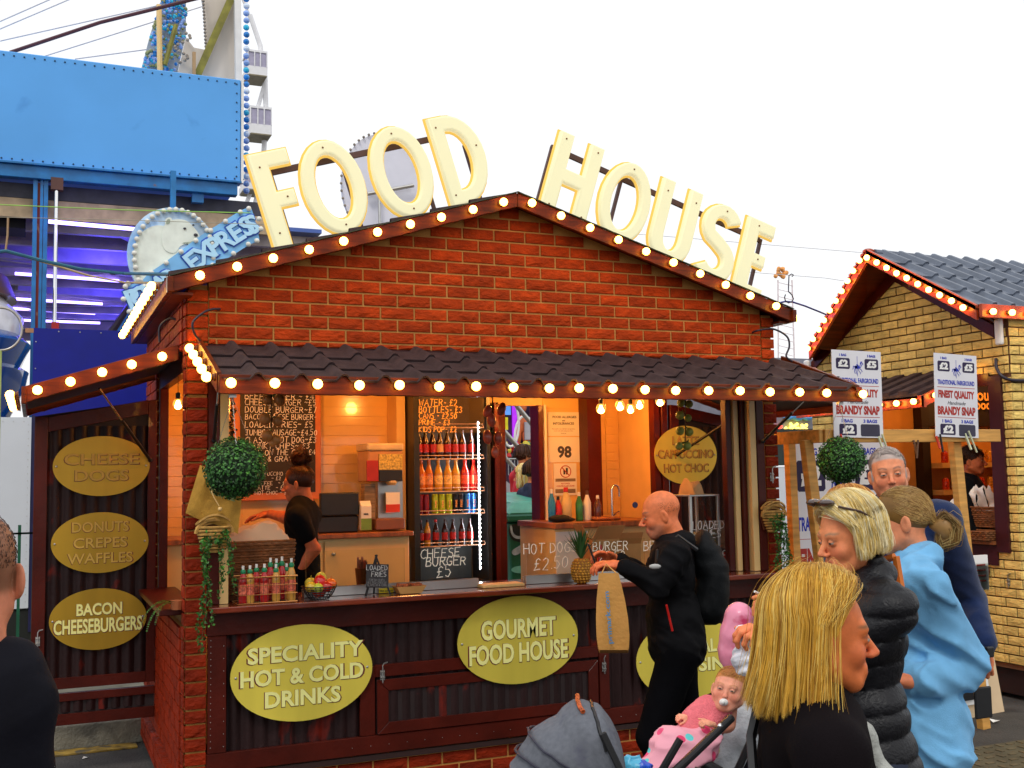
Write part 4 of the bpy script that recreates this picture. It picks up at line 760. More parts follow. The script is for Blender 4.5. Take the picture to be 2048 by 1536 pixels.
# tray with topping
p = V3(1.345, -.03, CZ); t = thing('food_tray', 'kraft paper tray of loaded chips on the counter', 'food tray', p); b = MB(); L0, L1 = [(-.065, -.04), (.065, -.04), (.065, .04), (-.065, .04)], [(-.092, -.055), (.092, -.055), (.092, .055), (-.092, .055)]
b.add([p+V3(x, y, .002) for x, y in L0]+[p+V3(x, y, .045) for x, y in L1]+[p+V3(x*.97, y*.97, .045) for x, y in L1]+[p+V3(x, y, .006) for x, y in L0], [(0, 3, 2, 1)]+[(i, (i+1) % 4, 4+(i+1) % 4, 4+i) for i in range(4)]+[(4+i, 4+(i+1) % 4, 8+(i+1) % 4, 8+i) for i in range(4)]+[(8+i, 8+(i+1) % 4, 12+(i+1) % 4, 12+i) for i in range(4)]+[(12, 13, 14, 15)]); b.build('tray', M('kraft', (.6, .33, .1), .7), t)
b = MB(); rr = random.Random(3)
for i in range(60): q = p+V3(rr.uniform(-.075, .075), rr.uniform(-.04, .04), .035+rr.uniform(0, .02)); b.cbox(q, (rr.uniform(.004, .012), rr.uniform(.004, .008), rr.uniform(.004, .008)))
o = b.build('topping', M('loaded_topping', (.35, .08, .02), .6, var=.9, vscale=90), t); o['kind'] = 'stuff'
# cone of fries behind the glass
p = V3(1.13, .22, CZ); t = thing('chip_cone', 'paper cone of pink iced chips behind the glass screen', 'food cone', p); b = MB(); b.lathe([(.03, 0), (.045, .14)], p, 12, cap=False); b.build('cone', M('kraft2', (.5, .2, .06), .7), t); b = MB()
for i in range(24): a = rr.uniform(0, 6.28); r_ = rr.uniform(0, .035); b.cbox(p+V3(r_*math.cos(a), r_*math.sin(a), .15+rr.uniform(-.01, .03)), (.005, .005, .03))
b.build('chips', M('pink_chips', (.7, .3, .2), .6), t)
# pineapple
p = V3(2.475, -.06, CZ); t = thing('pineapple', 'whole pineapple with spiky green crown standing on the counter', 'pineapple', p); b = MB(); n = 16; H = .155
prof = [(.03, 0), (.052, .02), (.062, .06), (.062, .1), (.05, .135), (.03, H)]; b.lathe(prof, p, 24); b.build('flesh', M('pineapple_base', (.25, .09, .01), .7), t, smooth=60); b = MB()
for k in range(9):
    z = .012+k*.0165; rad = np.interp(z, [q_[1] for q_ in prof], [q_[0] for q_ in prof]); m = max(8, int(rad*6.283/.021))
    for i in range(m): a = (i+.5*(k % 2))*6.283/m; q = p+V3(rad*math.cos(a), rad*math.sin(a), z); d = V3(math.cos(a), math.sin(a), 0); u_ = V3(-math.sin(a), math.cos(a), 0); h = .0105; b.add([q+u_*h, q+V3(0, 0, h), q-u_*h, q-V3(0, 0, h), q+d*.008], [(0, 1, 4), (1, 2, 4), (2, 3, 4), (3, 0, 4)])
b.build('rind_eyes', M('pineapple_rind', (.5, .24, .02), .6, var=.4, vscale=60), t); b = MB()
for k in range(42):
    a = k*2.4; f = k/42; l = .1+.1*(1-abs(f-.45)); out = (1-f)*.62; q = p+V3(0, 0, H-.008+f*.03); d = V3(math.cos(a)*out, math.sin(a)*out, 1).normalized(); s = V3(-math.sin(a), math.cos(a), 0)*.009; cv = V3(math.cos(a), math.sin(a), -.4)*.03*(1-f)
    pts = [q+d*l*u+cv*u*u for u in (0, .35, .7, 1)]; ws = (1, 1.1, .7, 0); vs = []
    for pt, w in zip(pts, ws): vs += [pt-s*w, pt+V3(0, 0, -.002), pt+s*w]
    b.mat(k % 2); b.add(vs, [(i*3+j, i*3+j+1, i*3+j+4, i*3+j+3) for i in range(3) for j in range(2)])
b.build('crown', [M('pine_leaf', (.025, .09, .02), .5, var=.3), M('pine_leaf2', (.05, .14, .04), .5, var=.3)], t)
# cardboard boxes, sauce, knife
KR = M('cardboard', (.5, .24, .08), .75, var=.15)
for i, (x, y, z, sx, sz, rz, lb) in enumerate(((2.86, .42, CZ, .11, .12, .1, 'open cardboard box on the counter behind the screens'), (3.08, .45, CZ, .09, .1, -.2, 'small tilted cardboard box beside the larger open box'))):
    t = thing('cardboard_box', lb, 'box', (x, y, z), rz); b = MB()
    b.box((-sx, -sx*.8, 0), (sx, sx*.8, .006)); b.box((-sx, -sx*.8, .006), (sx, -sx*.8+.004, 2*sz)); b.box((-sx, sx*.8-.004, .006), (sx, sx*.8, 2*sz)); b.box((-sx, -sx*.8+.004, .006), (-sx+.004, sx*.8-.004, 2*sz)); b.box((sx-.004, -sx*.8+.004, .006), (sx, sx*.8-.004, 2*sz)); b.build('box', KR, t, local=True)
    b = MB(); b.hexa([(-sx, -sx*.8, 2*sz), (sx, -sx*.8, 2*sz), (sx, -sx*.8+.004, 2*sz), (-sx, -sx*.8+.004, 2*sz), (-sx, -sx*1.5, 2.8*sz), (sx, -sx*1.5, 2.8*sz), (sx, -sx*1.5+.004, 2.8*sz), (-sx, -sx*1.5+.004, 2.8*sz)]); b.hexa([(-sx, -.05, 2*sz), (-sx+.004, -.05, 2*sz), (-sx+.004, .06, 2*sz), (-sx, .06, 2*sz), (-sx*1.6, -.05, 2.9*sz), (-sx*1.6+.004, -.05, 2.9*sz), (-sx*1.6+.004, .06, 2.9*sz), (-sx*1.6, .06, 2.9*sz)]); b.build('flaps', KR, t, local=True)
p = V3(2.80, .28, CZ); t = thing('ketchup_bottle', 'red squeezy ketchup bottle beside the cardboard boxes', 'bottle', p); b = MB(); b.lathe([(.028, 0), (.03, .01), (.03, .13), (.015, .16), (.013, .17)], p, 14); b.build('body', REDC, t, smooth=50); b = MB(); b.lathe([(.014, .17), (.004, .21)], p, 10); b.build('nozzle', REDC, t)
# heated display at right
x0, x1 = atY(1376, 1000, .2)[0], 3.69; t = thing('display_case', 'glass food display case handwritten LOADED FRIES £3 at the right of the hatch', 'display case', ((x0+x1)/2, .3, CZ)); zt = atY(1420, 992, .2)[2]
b = MB()
for x in (x0, x1-.02):
    for y in (.18, .45): b.box((x, y, CZ), (x+.02, y+.02, zt))
b.box((x0+.02, .18, CZ), (x1-.02, .47, CZ+.02)); b.box((x0, .18, zt), (x1, .47, zt+.012)); b.build('frame', STEEL, t, bevel=.002)
b = MB(); b.box((x0+.02, .19, CZ+.25), (x1-.02, .46, CZ+.258)); b.box((x0+.02, .19, CZ+.13), (x1-.02, .46, CZ+.138)); b.build('shelves', STEEL, t)
b = MB(); b.box((x0+.02, .184, CZ+.02), (x1-.02, .188, zt)); b.build('pane', GLS, t)
for tx, px, py, h in (('LOADED', 1418, 1050, .055), ('FRIES', 1420, 1068, .055), ('£3', 1455, 1110, .07)): q = atY(px, py, .18); hand('pen_writing', [tx], frame((q[0], .18, q[2]-h/2)), h, PAPER, t, r=.003, seed=py)
q = atY(1432, 1075, .3); b = MB(); b.box((q[0]-.13, .3, q[2]-.08), (q[0]+.12, .304, q[2]+.12)); o = b.build('food_poster', M('fries_photo', (.3, .27, .2), .5, var=.6, vscale=12), t)
q = atY(1440, 1118, .32); b = MB(); b.box((q[0]-.1, .3, q[2]-.045), (q[0]+.1, .304, q[2]+.045)); b.build('poster_foot', M('poster_red', (.4, .02, .01), .5), t)
crumple('roll_packet', x0+.05, x1-.1, .2, .42, zt+.012, zt+.13, M('packet', (.6, .35, .15), .5), t, 9, 8)
# ================================================================= oval signs
def oval(name_label, F, rx, ry, lines, eng=False, rot=0., parent_group='gold oval signs on the kiosk', gm=None):
    t = thing('oval_sign', name_label, 'sign', F[0], group=parent_group)
    b = MB(); n = 56; b.poly([(rx*math.cos(2*math.pi*i/n), ry*math.sin(2*math.pi*i/n)) for i in range(n)], .004, F); pl = b.build('plate', gm or GOLD, t)
    for s in (-1, 1):
        b = MB(); b.ball(fat(F, s*rx*.925, 0, .001), .0075, 10, 6, (1, .6, 1)); b.build('screw', STEEL, t, smooth=180)
    for tx, x, y, w, h in lines:
        f2 = (fat(F, x, y), F[1], F[2], F[3])
        text('lettering_edge', tx, (fat(F, x+.0012, y-.0018), *F[1:]), h*1.015, EDGE, t, bold=.045 if not eng else .03, ext=.0006, width=w*1.028)
        text('lettering', tx, f2, h, GOLDT if not eng else GOLDE, t, bold=.03 if not eng else .012, ext=.001, width=w, zoff=.0014)
    return t
oval('gold oval sign reading SPECIALITY HOT & COLD DRINKS on the front panel', frame((.712, -.032, .785)), .405, .268, [('SPECIALITY', .02, .112, .66, .087), ('HOT & COLD', 0, -.012, .70, .087), ('DRINKS', .0, -.135, .43, .087)])
oval('gold oval sign reading GOURMET FOOD HOUSE below the counter', frame((2.05, -.032, .868)), .405, .266, [('GOURMET', .0, .07, .50, .115), ('FOOD HOUSE', .0, -.075, .66, .115)])
oval('partly hidden gold oval sign at the right of the front panels', frame((3.27, -.032, .66)), .40, .262, [('AL', .15, .07, .13, .085), ('SIN', .17, -.05, .2, .085)])
# side door panels: corrugated leaves carrying ovals
def side_leaf(sgn):
    PY = 1.45; x0, x1 = (-.705, .05) if sgn < 0 else (4.08, 4.83)
    t = thing('side_door', 'open corrugated door leaf with three gold ovals at the left end of the kiosk' if sgn < 0 else 'open corrugated door leaf seen through the right side window', 'door', ((x0+x1)/2, PY, .4))
    zl, zr = (2.31, 2.43) if sgn < 0 else (2.43, 2.31); z0 = .56
    b = MB(); b.add([(x0, PY+.004, z0), (x1, PY+.004, z0), (x1, PY+.02, z0), (x0, PY+.02, z0), (x0, PY+.004, zl), (x1, PY+.004, zr), (x1, PY+.02, zr), (x0, PY+.02, zl)], [(0, 3, 2, 1), (4, 5, 6, 7), (0, 1, 5, 4), (1, 2, 6, 5), (2, 3, 7, 6), (3, 0, 4, 7)]); b.build('backing', M('door_back', (.02, .01, .01), .6), t)
    corrug(t, x0+.07, x1-.05, z0+.07, 2.25, PY-.008)
    for q in (((x0, z0), (x0+.08, z0), (x0+.08, zl-.005), (x0, zl)), ((x1-.055, z0), (x1, z0), (x1, zr), (x1-.055, zr-.01)), ((x0+.081, zl-.1), (x1-.056, zr-.1), (x1-.056, zr-.005), (x0+.081, zl-.005)), ((x0+.081, z0), (x1-.056, z0), (x1-.056, z0+.07), (x0+.081, z0+.07))):
        b = MB(); b.poly(list(q), .028, frame((0, PY-.026, 0))); b.build('frame_rail', BOARDD, t, bevel=.002)
    b = MB(); b.box((x0, PY+.0, .37), (x1, PY+.02, z0-.03)); b.build('lower_leaf', M('door_back', (.02, .01, .01), .6), t)
    corrug(t, x0+.08, x1-.05, .41, z0-.07, PY-.006)
    for q in (((x0, .33), (x1, .33), (x1, .40), (x0, .40)), ((x0, z0-.08), (x1, z0-.08), (x1, z0-.03), (x0, z0-.03)), ((x0, .4), (x0+.07, .4), (x0+.07, z0-.08), (x0, z0-.08))):
        b = MB(); b.poly(list(q), .022, frame((0, PY-.022, 0))); b.build('frame_rail', BOARDD, t, bevel=.002)
    bolt(x0+.04, .88, t, y=PY-.04); return t
side_leaf(-1); side_leaf(1)
PYs = 1.45-.034
ox_ = -.325
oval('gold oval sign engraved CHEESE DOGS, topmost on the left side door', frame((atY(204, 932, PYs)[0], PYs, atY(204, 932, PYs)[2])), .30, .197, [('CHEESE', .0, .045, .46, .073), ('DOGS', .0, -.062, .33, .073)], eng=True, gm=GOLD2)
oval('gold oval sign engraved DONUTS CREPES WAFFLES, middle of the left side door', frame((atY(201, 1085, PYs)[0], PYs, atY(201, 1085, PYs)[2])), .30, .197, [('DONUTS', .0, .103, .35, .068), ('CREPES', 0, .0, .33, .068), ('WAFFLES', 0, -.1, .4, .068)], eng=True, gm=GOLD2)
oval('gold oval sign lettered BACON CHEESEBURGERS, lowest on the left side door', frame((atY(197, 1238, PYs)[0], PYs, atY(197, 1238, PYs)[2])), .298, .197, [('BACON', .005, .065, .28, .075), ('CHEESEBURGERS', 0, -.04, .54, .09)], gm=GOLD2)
oval('gold oval sign engraved LATTE CAPPUCCINO HOT CHOC seen through the hatch', frame((atY(1372, 910, PYs)[0], PYs, atY(1372, 910, PYs)[2])), .30, .24, [('LATTE', .0, .12, .25, .07), ('CAPPUCCINO', 0, .01, .52, .07), ('HOT CHOC', 0, -.105, .42, .07)], eng=True)
# ================================================================= topiary balls
def topiary(px, py, Y, r, hang, label, seed):
    p = V3(atY(px, py, Y)); t = thing('topiary_ball', label, 'topiary', p, group='topiary balls hanging from the awning'); rr = random.Random(seed)
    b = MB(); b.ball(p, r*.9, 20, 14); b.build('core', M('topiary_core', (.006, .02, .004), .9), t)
    b = MB()
    for i in range(2600):
        d = V3(rr.gauss(0, 1), rr.gauss(0, 1), rr.gauss(0, 1)).normalized(); k = p+d*r*rr.uniform(.88, 1.03); nrm = (d+V3(rr.uniform(-.6, .6), rr.uniform(-.6, .6), rr.uniform(-.2, .8))).normalized(); tt = nrm.orthogonal().normalized(); tt.rotate(Matrix.Rotation(rr.uniform(0, 6.28), 3, nrm)); s = nrm.cross(tt); l = rr.uniform(.006, .0105)
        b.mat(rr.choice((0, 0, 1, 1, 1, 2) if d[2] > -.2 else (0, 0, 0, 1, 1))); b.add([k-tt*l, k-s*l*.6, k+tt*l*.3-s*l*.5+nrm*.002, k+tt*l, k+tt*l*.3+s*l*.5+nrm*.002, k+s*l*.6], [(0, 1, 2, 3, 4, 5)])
    o = b.build('leaves', GREENL, t); o['kind'] = 'stuff'
    b = MB(); h = V3(*hang)
    for a in (0, 2.1, 4.2):
        e = p+V3(r*.62*math.cos(a+.4), r*.62*math.sin(a+.4), r*.75); n = 22
        for i in range(n): u = (i+.5)/n; q = e*(1-u)+h*u; dv = (h-e)*(.62/n); b.tube([q-dv+V3(.003 if i % 2 else 0, 0 if i % 2 else .003, 0), q+dv-V3(.003 if i % 2 else 0, 0 if i % 2 else .003, 0)], .0013, 4)
    b.cbox(h+V3(0, 0, .012), (.018, .012, .014)); b.build('hanging_chain', STEEL, t); return t
hl = V3(atY(465, 800, -.74)); topiary(470, 937, -.74, .155, (hl[0], -.74, 2.29), 'round leafy topiary ball on chains at the left end of the hatch', 1)
hr = V3(atY(1680, 812, -.74)); topiary(1683, 920, -.74, .152, (hr[0], -.74, 2.29), 'round leafy topiary ball on chains at the right end of the awning', 2)
# hessian sack
SACK = M('hessian', (.5, .27, .04), .9, var=.22, vscale=12, bump=.5, bscale=220)
def sack():
    Y = -.08; P = [(402, 945), (484, 985), (490, 1000), (479, 1062), (475, 1066), (440, 1058), (378, 1030), (371, 1024)]
    t = thing('hessian_sack', 'small hessian sack with faded green print pinned to the left pillar', 'sack', atY(425, 1010, Y)); n = 12; vs = []
    A, B_, C_, D_ = (400, 930), (487, 962), (476, 1068), (371, 1026)
    for w in (0, 1):
        for i in range(n+1):
            for j in range(n+1):
                u, v = i/n, j/n; x = (A[0]*(1-u)+B_[0]*u)*(1-v)+(D_[0]*(1-u)+C_[0]*u)*v; y = (A[1]*(1-u)+B_[1]*u)*(1-v)+(D_[1]*(1-u)+C_[1]*u)*v+2*math.sin(u*6.28)*v
                q = V3(atY(x, y, Y)); q[1] = Y-(.02+.014*math.sin(u*9+v*2)+.01*math.sin(v*7))*min(1, 6*min(u, 1-u, v, 1-v))*(1 if w == 0 else -.5); vs.append(q)
    k = (n+1)**2; fs = [(i*(n+1)+j, (i+1)*(n+1)+j, (i+1)*(n+1)+j+1, i*(n+1)+j+1) for i in range(n) for j in range(n)]; fs += [tuple(k+q for q in reversed(f)) for f in fs]
    b = MB(); b.add(vs, fs); b.build('cloth', SACK, t, smooth=50)
    b = MB(); PR = [(415, 975), (425, 968), (436, 972), (445, 985), (455, 995), (467, 1000), (478, 1003), (450, 1010), (465, 1016)]
    b.tube([V3(atY(420, 975, Y-.045)), V3(atY(428, 995, Y-.05)), V3(atY(438, 1012, Y-.05))], .003, 6); b.build('drawstring', CREAM, t); b = MB(); b.ball(V3(atY(440, 1018, Y-.05)), .012, 10, 8); b.build('string_knot', CREAM, t, smooth=180)
    F = frame(V3(atY(446, 990, Y-.041)), (.95, 0, -.33), (.33, 0, .95)); text('print', 'COFFEE', F, .03, M('faded_green_print', (.18, .26, .1), .9, var=.4, vscale=50), t, bold=.03, ext=.0004)
sack()
# wall baskets with trailing plants
BK = M('basket_straw', (.5, .28, .07), .7, var=.35, vscale=40)
def wall_basket(px, py, Y, label, trails, seed, plabel):
    p = V3(atY(px, py, Y)); t = thing('wall_basket', label, 'basket', p, group='woven baskets on the kiosk pillars'); b = MB(); R = .085
    for k in range(9):
        f = k/8; r = R*(1.12-.55*f**1.6); pts = [p+V3(r*math.cos(a), -.5*r*math.sin(a)*(1 if math.sin(a) > 0 else .3)-.02, .06-.15*f+.035*math.cos(a*0)+.05*(math.sin(a)**2)*(f < .1)) for a in np.linspace(0, 6.283, 23)[:-1]]; b.tube(pts, .0075, 5, closed=True)
    b.tube([p+V3(R*1.15*math.cos(a), -.03-.01*math.sin(a), .045+.075*math.sin(a)) for a in np.linspace(0, math.pi, 16)], .011, 6)
    b.tube([p+V3(R*.95*math.cos(a), -.02, .045+.055*math.sin(a)) for a in np.linspace(0, math.pi, 16)], .007, 6); b.build('weave', BK, t)
    b = MB(); b.poly([(R*1.05*math.cos(a), .04+.07*math.sin(a)) for a in np.linspace(0, math.pi, 14)]+[(-R*.8, -.05), (R*.8, -.05)], .006, frame(p+V3(0, .0, 0))); b.build('back_pad', M('basket_dark', (.12, .03, .01), .8, var=.3), t)
    pl = thing('trailing_plant', plabel, 'plant', p+V3(0, -.04, .03), group='trailing plants in the wall baskets'); rr = random.Random(seed); st = MB(); lf = MB()
    base = [p+V3(rr.uniform(-.05, .06), -.05+rr.uniform(-.02, .02), rr.uniform(.0, .05)) for _ in range(30)]; leaves(lf, base, 150, .012, .03, rr, .7)
    for dx, L_, dens in trails:
        q = p+V3(dx, -.07, .0); pts = [q]; d = V3(rr.uniform(-.1, .1), -.1, -1)
        while (q-p)[2] > -L_:
            d = (d+V3(rr.uniform(-.3, .3), rr.uniform(-.15, .12), -.3)).normalized(); q = q+d*.018; q[1] = min(q[1], Y-.03); pts.append(q.copy())
        st.tube(pts, .0014, 4); 
        for z in pts[::1]: leaves(lf, [z], dens, .0105, .017, rr, .62)
    st.build('stems', TWIG, pl); o = lf.build('leaves', GREENL, pl); o['kind'] = 'stuff'
wall_basket(427, 1082, -.05, 'straw wall basket on the left pillar below the hessian sack', ((-.075, .42, 4), (-.055, .58, 4), (-.045, .5, 3), (-.03, .22, 4), (.01, .2, 4), (.03, .3, 3), (.06, .16, 3), (.1, .28, 2), (.085, .2, 3)), 5, 'bright green trailing plant spilling from the left wall basket')
wall_basket(1543, 1045, -.02, 'straw wall basket on the right pillar beside the bolt latch', ((-.03, .5, 4), (.0, .58, 5), (.03, .52, 5), (.05, .45, 4), (.07, .3, 4), (.02, .36, 5), (-.01, .3, 4)), 6, 'dense green trailing plant hanging down the right brick pillar')
# fern on the left side sill
p = V3(atX(340, 1195, .0)); t = thing('fern', 'small green fern drooping over the left side sill', 'plant', (p[0], p[1], 1.17)); rr = random.Random(8); b = MB()
for k in range(9):
    q = V3(.03, p[1], 1.19); d = V3(-.8+rr.uniform(-.3, .3), rr.uniform(-.9, .5), .9).normalized(); n = 22
    for i in range(n):
        d = (d+V3(0, 0, -.13)).normalized(); q2 = q+d*.012; s = d.cross(V3(0, 0, 1)).normalized(); w = .016*(1-i/n)+.004; b.mat((i+k) % 3)
        for sg in (-1, 1): b.add([q, q+s*sg*w+V3(0, 0, -.003)+d*.003, q+d*.009+s*sg*w*.6], [(0, 1, 2)])
        q = q2
o = b.build('fronds', GREENL, t); b = MB(); b.lathe([(.03, 0), (.04, .05)], (.04, p[1], 1.166), 12); b.build('pot', M('terracotta', (.4, .12, .04), .7), t)
# hanging garlands of vegetables
def garland(px, Y, items, label, col, mat, sq, seed, leafy=True):
    p0 = V3(atY(px, 792, Y)); t = thing('vegetable_garland', label, 'garland', p0, group='vegetable garlands hanging in the hatch'); rr = random.Random(seed); b = MB(); end = V3(atY(px, items[-1][1], Y)); b.tube([p0+V3(0, 0, .08), p0*.5+end*.5+V3(.004, 0, 0), end], .004, 6); b.build('rope', TWIG, t)
    lf = MB(); nm = {'onion': 'onion', 'chilli': 'chilli', 'lime': 'lime'}[col]
    for x, y, r in items: q = V3(atY(x, y, Y)); b = MB(); R3 = Matrix.Rotation(rr.uniform(-.4, .4), 3, 'Y'); b.ball(q, r, 14, 10, sq, R3); b.build(nm, mat, t, smooth=180); leaves(lf, [q+V3((p0[0]-q[0])*.6, 0, r*.8)], 3, .016, .015, rr, .4)
    lf.build('leaves', GREENL, t)
garland(542, .05, [(535, 800, .028), (560, 800, .035), (530, 838, .035), (556, 842, .03), (535, 872, .034), (553, 880, .03), (545, 886, .022)], 'hanging string of brown onions in front of the chalkboard', 'onion', M('onion_skin', (.5, .2, .05), .4, var=.3, vscale=20), (1, 1, 1.05), 1)
garland(985, .05, [(975, 822, .032), (1003, 818, .034), (983, 840, .036), (975, 874, .036), (996, 876, .034), (990, 904, .03)], 'hanging string of red and pink peppers beside the back door', 'chilli', M('pepper_skin', (.6, .1, .05), .3, var=.5, vscale=18, coat=.3), (.8, .8, 1.3), 2)
garland(1370, .05, [(1362, 806, .028), (1378, 808, .028), (1360, 831, .03), (1376, 836, .026), (1360, 862, .03), (1378, 864, .03), (1358, 892, .028), (1374, 892, .03)], 'hanging string of limes in front of the latte sign', 'lime', M('lime_skin', (.25, .3, .05), .45, var=.3, vscale=30), (1, 1, 1), 3)
p = V3(atY(465, 850, 1.2)); t = thing('dried_sprig', 'dark dried leaf sprig hanging by the chalkboard frame', 'plant', p); lf = MB(); leaves(lf, [p+V3(rr.uniform(-.01, .01), 0, z) for z in np.linspace(-.13, .13, 16)], 60, .016, .03, rr, .6); lf.build('leaves', [M('dark_leaf', (.02, .02, .01), .6)]*3, t)
# ================================================================= raised pavement and kerb behind the kiosk
b = MB(); b.box((-12, 2.32, 0), (W0-.03, 30, .17)); b.box((W0-.03, 2.6, 0), (16, 30, .17)); o = b.build('pavement', M('pavement_slab', (.16, .15, .11), .85, var=.25, vscale=4, bump=.3, dirt=(.09, .08, .05))); tag(o, kind='structure')
b = MB(); rr = random.Random(2)
for i in range(14): x = -3.5+i*.62; b.box((x, 2.2, -.01), (x+.605, 2.318, .172))
b2 = []
kp = thing('kerb', kind='structure', loc=(-1.5, 2.25, 0))
for i in range(5): x = -3.03+i*.62; q = MB(); q.box((x, 2.2, 0), (x+.605, 2.316, .174)); q.build('kerb_stone', KERBM, kp, bevel=.012, seg=2)
q = MB(); q.box((-1.2, 2.04, .002), (.0, 2.19, .012)); o = q.build('gutter_strip', M('yellow_worn', (.3, .19, .03), .8, var=.5, vscale=14, dirt=(.08, .07, .05, .5), dscale=8), None); tag(o, kind='structure')
rr = random.Random(4)
for i, (x, y) in enumerate(((-.35, 1.9), (-.1, 1.2), (-.62, 3.9))):
    z = 0 if y < 2.2 else .17
    q = MB(); q.add([(x-.02, y-.01, z+.004), (x+.02, y-.015, z+.012), (x+.015, y+.012, z+.005), (x-.012, y+.014, z+.015)], [(0, 1, 2, 3)]); o = q.build('litter_scrap', PAPER, None); tag(o, 'small white scrap of litter %s' % ('on the gutter by the kerb', 'on the paving below the kerb', 'on the pavement by the green fence')[i], 'litter')
# green rail fence
fn = thing('green_fence', 'dark green metal fence of round posts and rails behind the left side door', 'fence', (-1, 3.6, .17)); GRN = M('fence_green', (.01, .10, .05), .4, var=.2)
for x in (-1.3, -1.05, -.805, -.695): q = MB(); q.box((x-.012, 3.59, .17), (x+.012, 3.61, 1.54)); q.build('post', GRN, fn)
for z in (1.47, .53, .2): q = MB(); q.box((-2, 3.595-.012, z-.006), (-.4, 3.583, z+.01)); q.build('rail', GRN, fn)
# white trailer side at left
WT = M('trailer_white', (.62, .66, .72), .35, var=.04, vscale=2)
tr = thing('white_trailer', 'white riveted trailer side standing behind the green fence', 'trailer', (-1, 5, .2))
q = MB(); q.box((-2.6, 5.0, .72), (-.735, 5.25, 2.5)); q.build('side_panel', WT, tr); q = MB(); q.box((-.70, 4.99, .72), (-.56, 5.2, 2.5)); q.build('end_panel', WT, tr)
q = MB(); q.box((-.733, 5.01, .5), (-.702, 5.1, 2.52)); q.build('rubber_seal', M('seal_blueblack', (.01, .01, .06), .5), tr)
q = MB()
for i in range(26): q.ball((-.76, 4.998, .78+i*.066), .004, 6, 4)
for i in range(20): q.ball((-.8-i*.09, 4.998, 2.46), .004, 6, 4)
o = q.build('rivets', STEEL, tr); o['kind'] = 'stuff'
q = MB(); q.box((-2.5, 5.02, .17), (-.2, 5.3, .70)); q.build('underframe', M('under_dark', (.01, .012, .01), .8), tr)
# dark blue truck panel
bp = thing('blue_truck_side', 'flat dark blue panelled truck side behind the left awning', 'truck', (0, 5.6, 2.5)); BLU = M('deep_blue', (.003, .008, .22), .3, var=.08, spec=.3)
q = MB(); q.box((-.735, 5.6, 1.2), (3.0, 5.75, 3.43)); q.build('side_panel', BLU, bp); q = MB()
for i in range(8): q.ball((-.71, 5.598, 1.4+i*.27), .008, 6, 4)
for i in range(12): q.ball((-.5+i*.2, 5.598, 3.4), .008, 6, 4)
o = q.build('rivets', STEEL, bp); o['kind'] = 'stuff'
# ================================================================= blue ride: box, beam, posts, canopy and tubes
RB_ = M('ride_light_blue', (.11, .38, .82), .45, var=.06, vscale=1.2, spec=.25, dirt=(.06, .24, .62, .66), dscale=1.4); RBB = M('ride_beam_blue', (.01, .16, .42), .4, var=.25, vscale=6, dirt=(.2, .1, .05, .68), dscale=7)
YR = 7.0
ride = thing('fairground_ride', 'sky blue fairground ride box on blue posts above a neon lit canopy', 'fairground ride', (0, YR, .17))
q = MB(); q.box((-4, YR, 5.475), (1.54, YR+1.6, 6.76)); q.build('fascia_box', RB_, ride, bevel=.01)
q = MB(); q.box((1.545, YR-.01, 5.47), (1.575, YR+.05, 6.76)); q.build('edge_strip', WHITE, ride)
q = MB()
for i in range(26):
    for z in (5.52, 6.71): q.ball((-1.1+i*.107, YR-.003, z), .011, 7, 5)
for i in range(11): q.ball((1.49, YR-.003, 5.55+i*.115), .011, 7, 5)
o = q.build('bolts', M('bolt_dark', (.02, .06, .12), .5), ride); o['kind'] = 'stuff'
q = MB(); q.box((-4, YR-.03, 5.31), (1.50, YR+.1, 5.455)); q.build('beam', RBB, ride, bevel=.006); q = MB(); q.box((-4, YR-.08, 5.455), (1.54, YR+.1, 5.475)); q.build('beam_flange', RBB, ride)
pA, pB = atY(66, 400, YR)[0], atY(96, 400, YR)[0]
q = MB(); q.box((pA, YR+.02, .17), (pA+.045, YR+.12, 5.31)); q.box((pA+.075, YR+.02, .17), (pA+.105, YR+.12, 5.31)); q.box((pB-.045, YR+.02, .17), (pB, YR+.12, 5.31)); q.build('post', RBB, ride)
q = MB(); q.box((pA+.045, YR+.04, 3.6), (pA+.075, YR+.1, 5.28)); q.box((pA+.105, YR+.04, 3.6), (pB-.045, YR+.1, 5.2)); q.build('post_channel', M('rusty_red', (.18, .012, .01), .6, var=.4, dirt=(.5, .3, .18, .6), dscale=14, stretch=(1, 1, .3)), ride)
cx_ = atY(111, 500, YR)[0]; q = MB(); q.tube([(cx_, YR+.0, 3.4), (cx_, YR+.0, 5.25)], .022, 12); q.build('piston_rod', CHROME, ride, smooth=60)
q = MB(); q.box((cx_-.03, YR-.05, 3.42), (cx_+.05, YR+.03, 3.68)); q.build('red_bracket', M('bracket_red', (.4, .01, .01), .5), ride); q = MB(); q.box((cx_-.06, YR-.04, 5.2), (cx_+.07, YR+.06, 5.34)); q.build('top_bracket', M('bracket_brown', (.1, .04, .03), .6), ride)
q = MB(); q.box((atY(385, 400, YR)[0], YR+.03, 5.2), (atY(408, 400, YR)[0], YR+.12, 5.31)); q.build('short_post', RBB, ride)
q = MB(); q.box((atY(0, 400, 7.4)[0]-1, 7.4, atY(20, 455, 7.4)[2]), (atY(52, 400, 7.4)[0], 7.9, atY(20, 375, 7.4)[2])); q.build('speaker_box', M('speaker_black', (.006, .006, .008), .7), ride)
q = MB(); q.box((-5, 7.18, 4.9), (1.9, 7.24, 5.12)); q.build('cream_beam', M('beam_cream', (.45, .33, .2), .6, var=.3), ride); q = MB(); q.box((-5, 7.2, 5.13), (1.9, 7.3, 5.30)); q.build('dark_beam', M('beam_dark', (.05, .05, .07), .6, var=.3), ride)
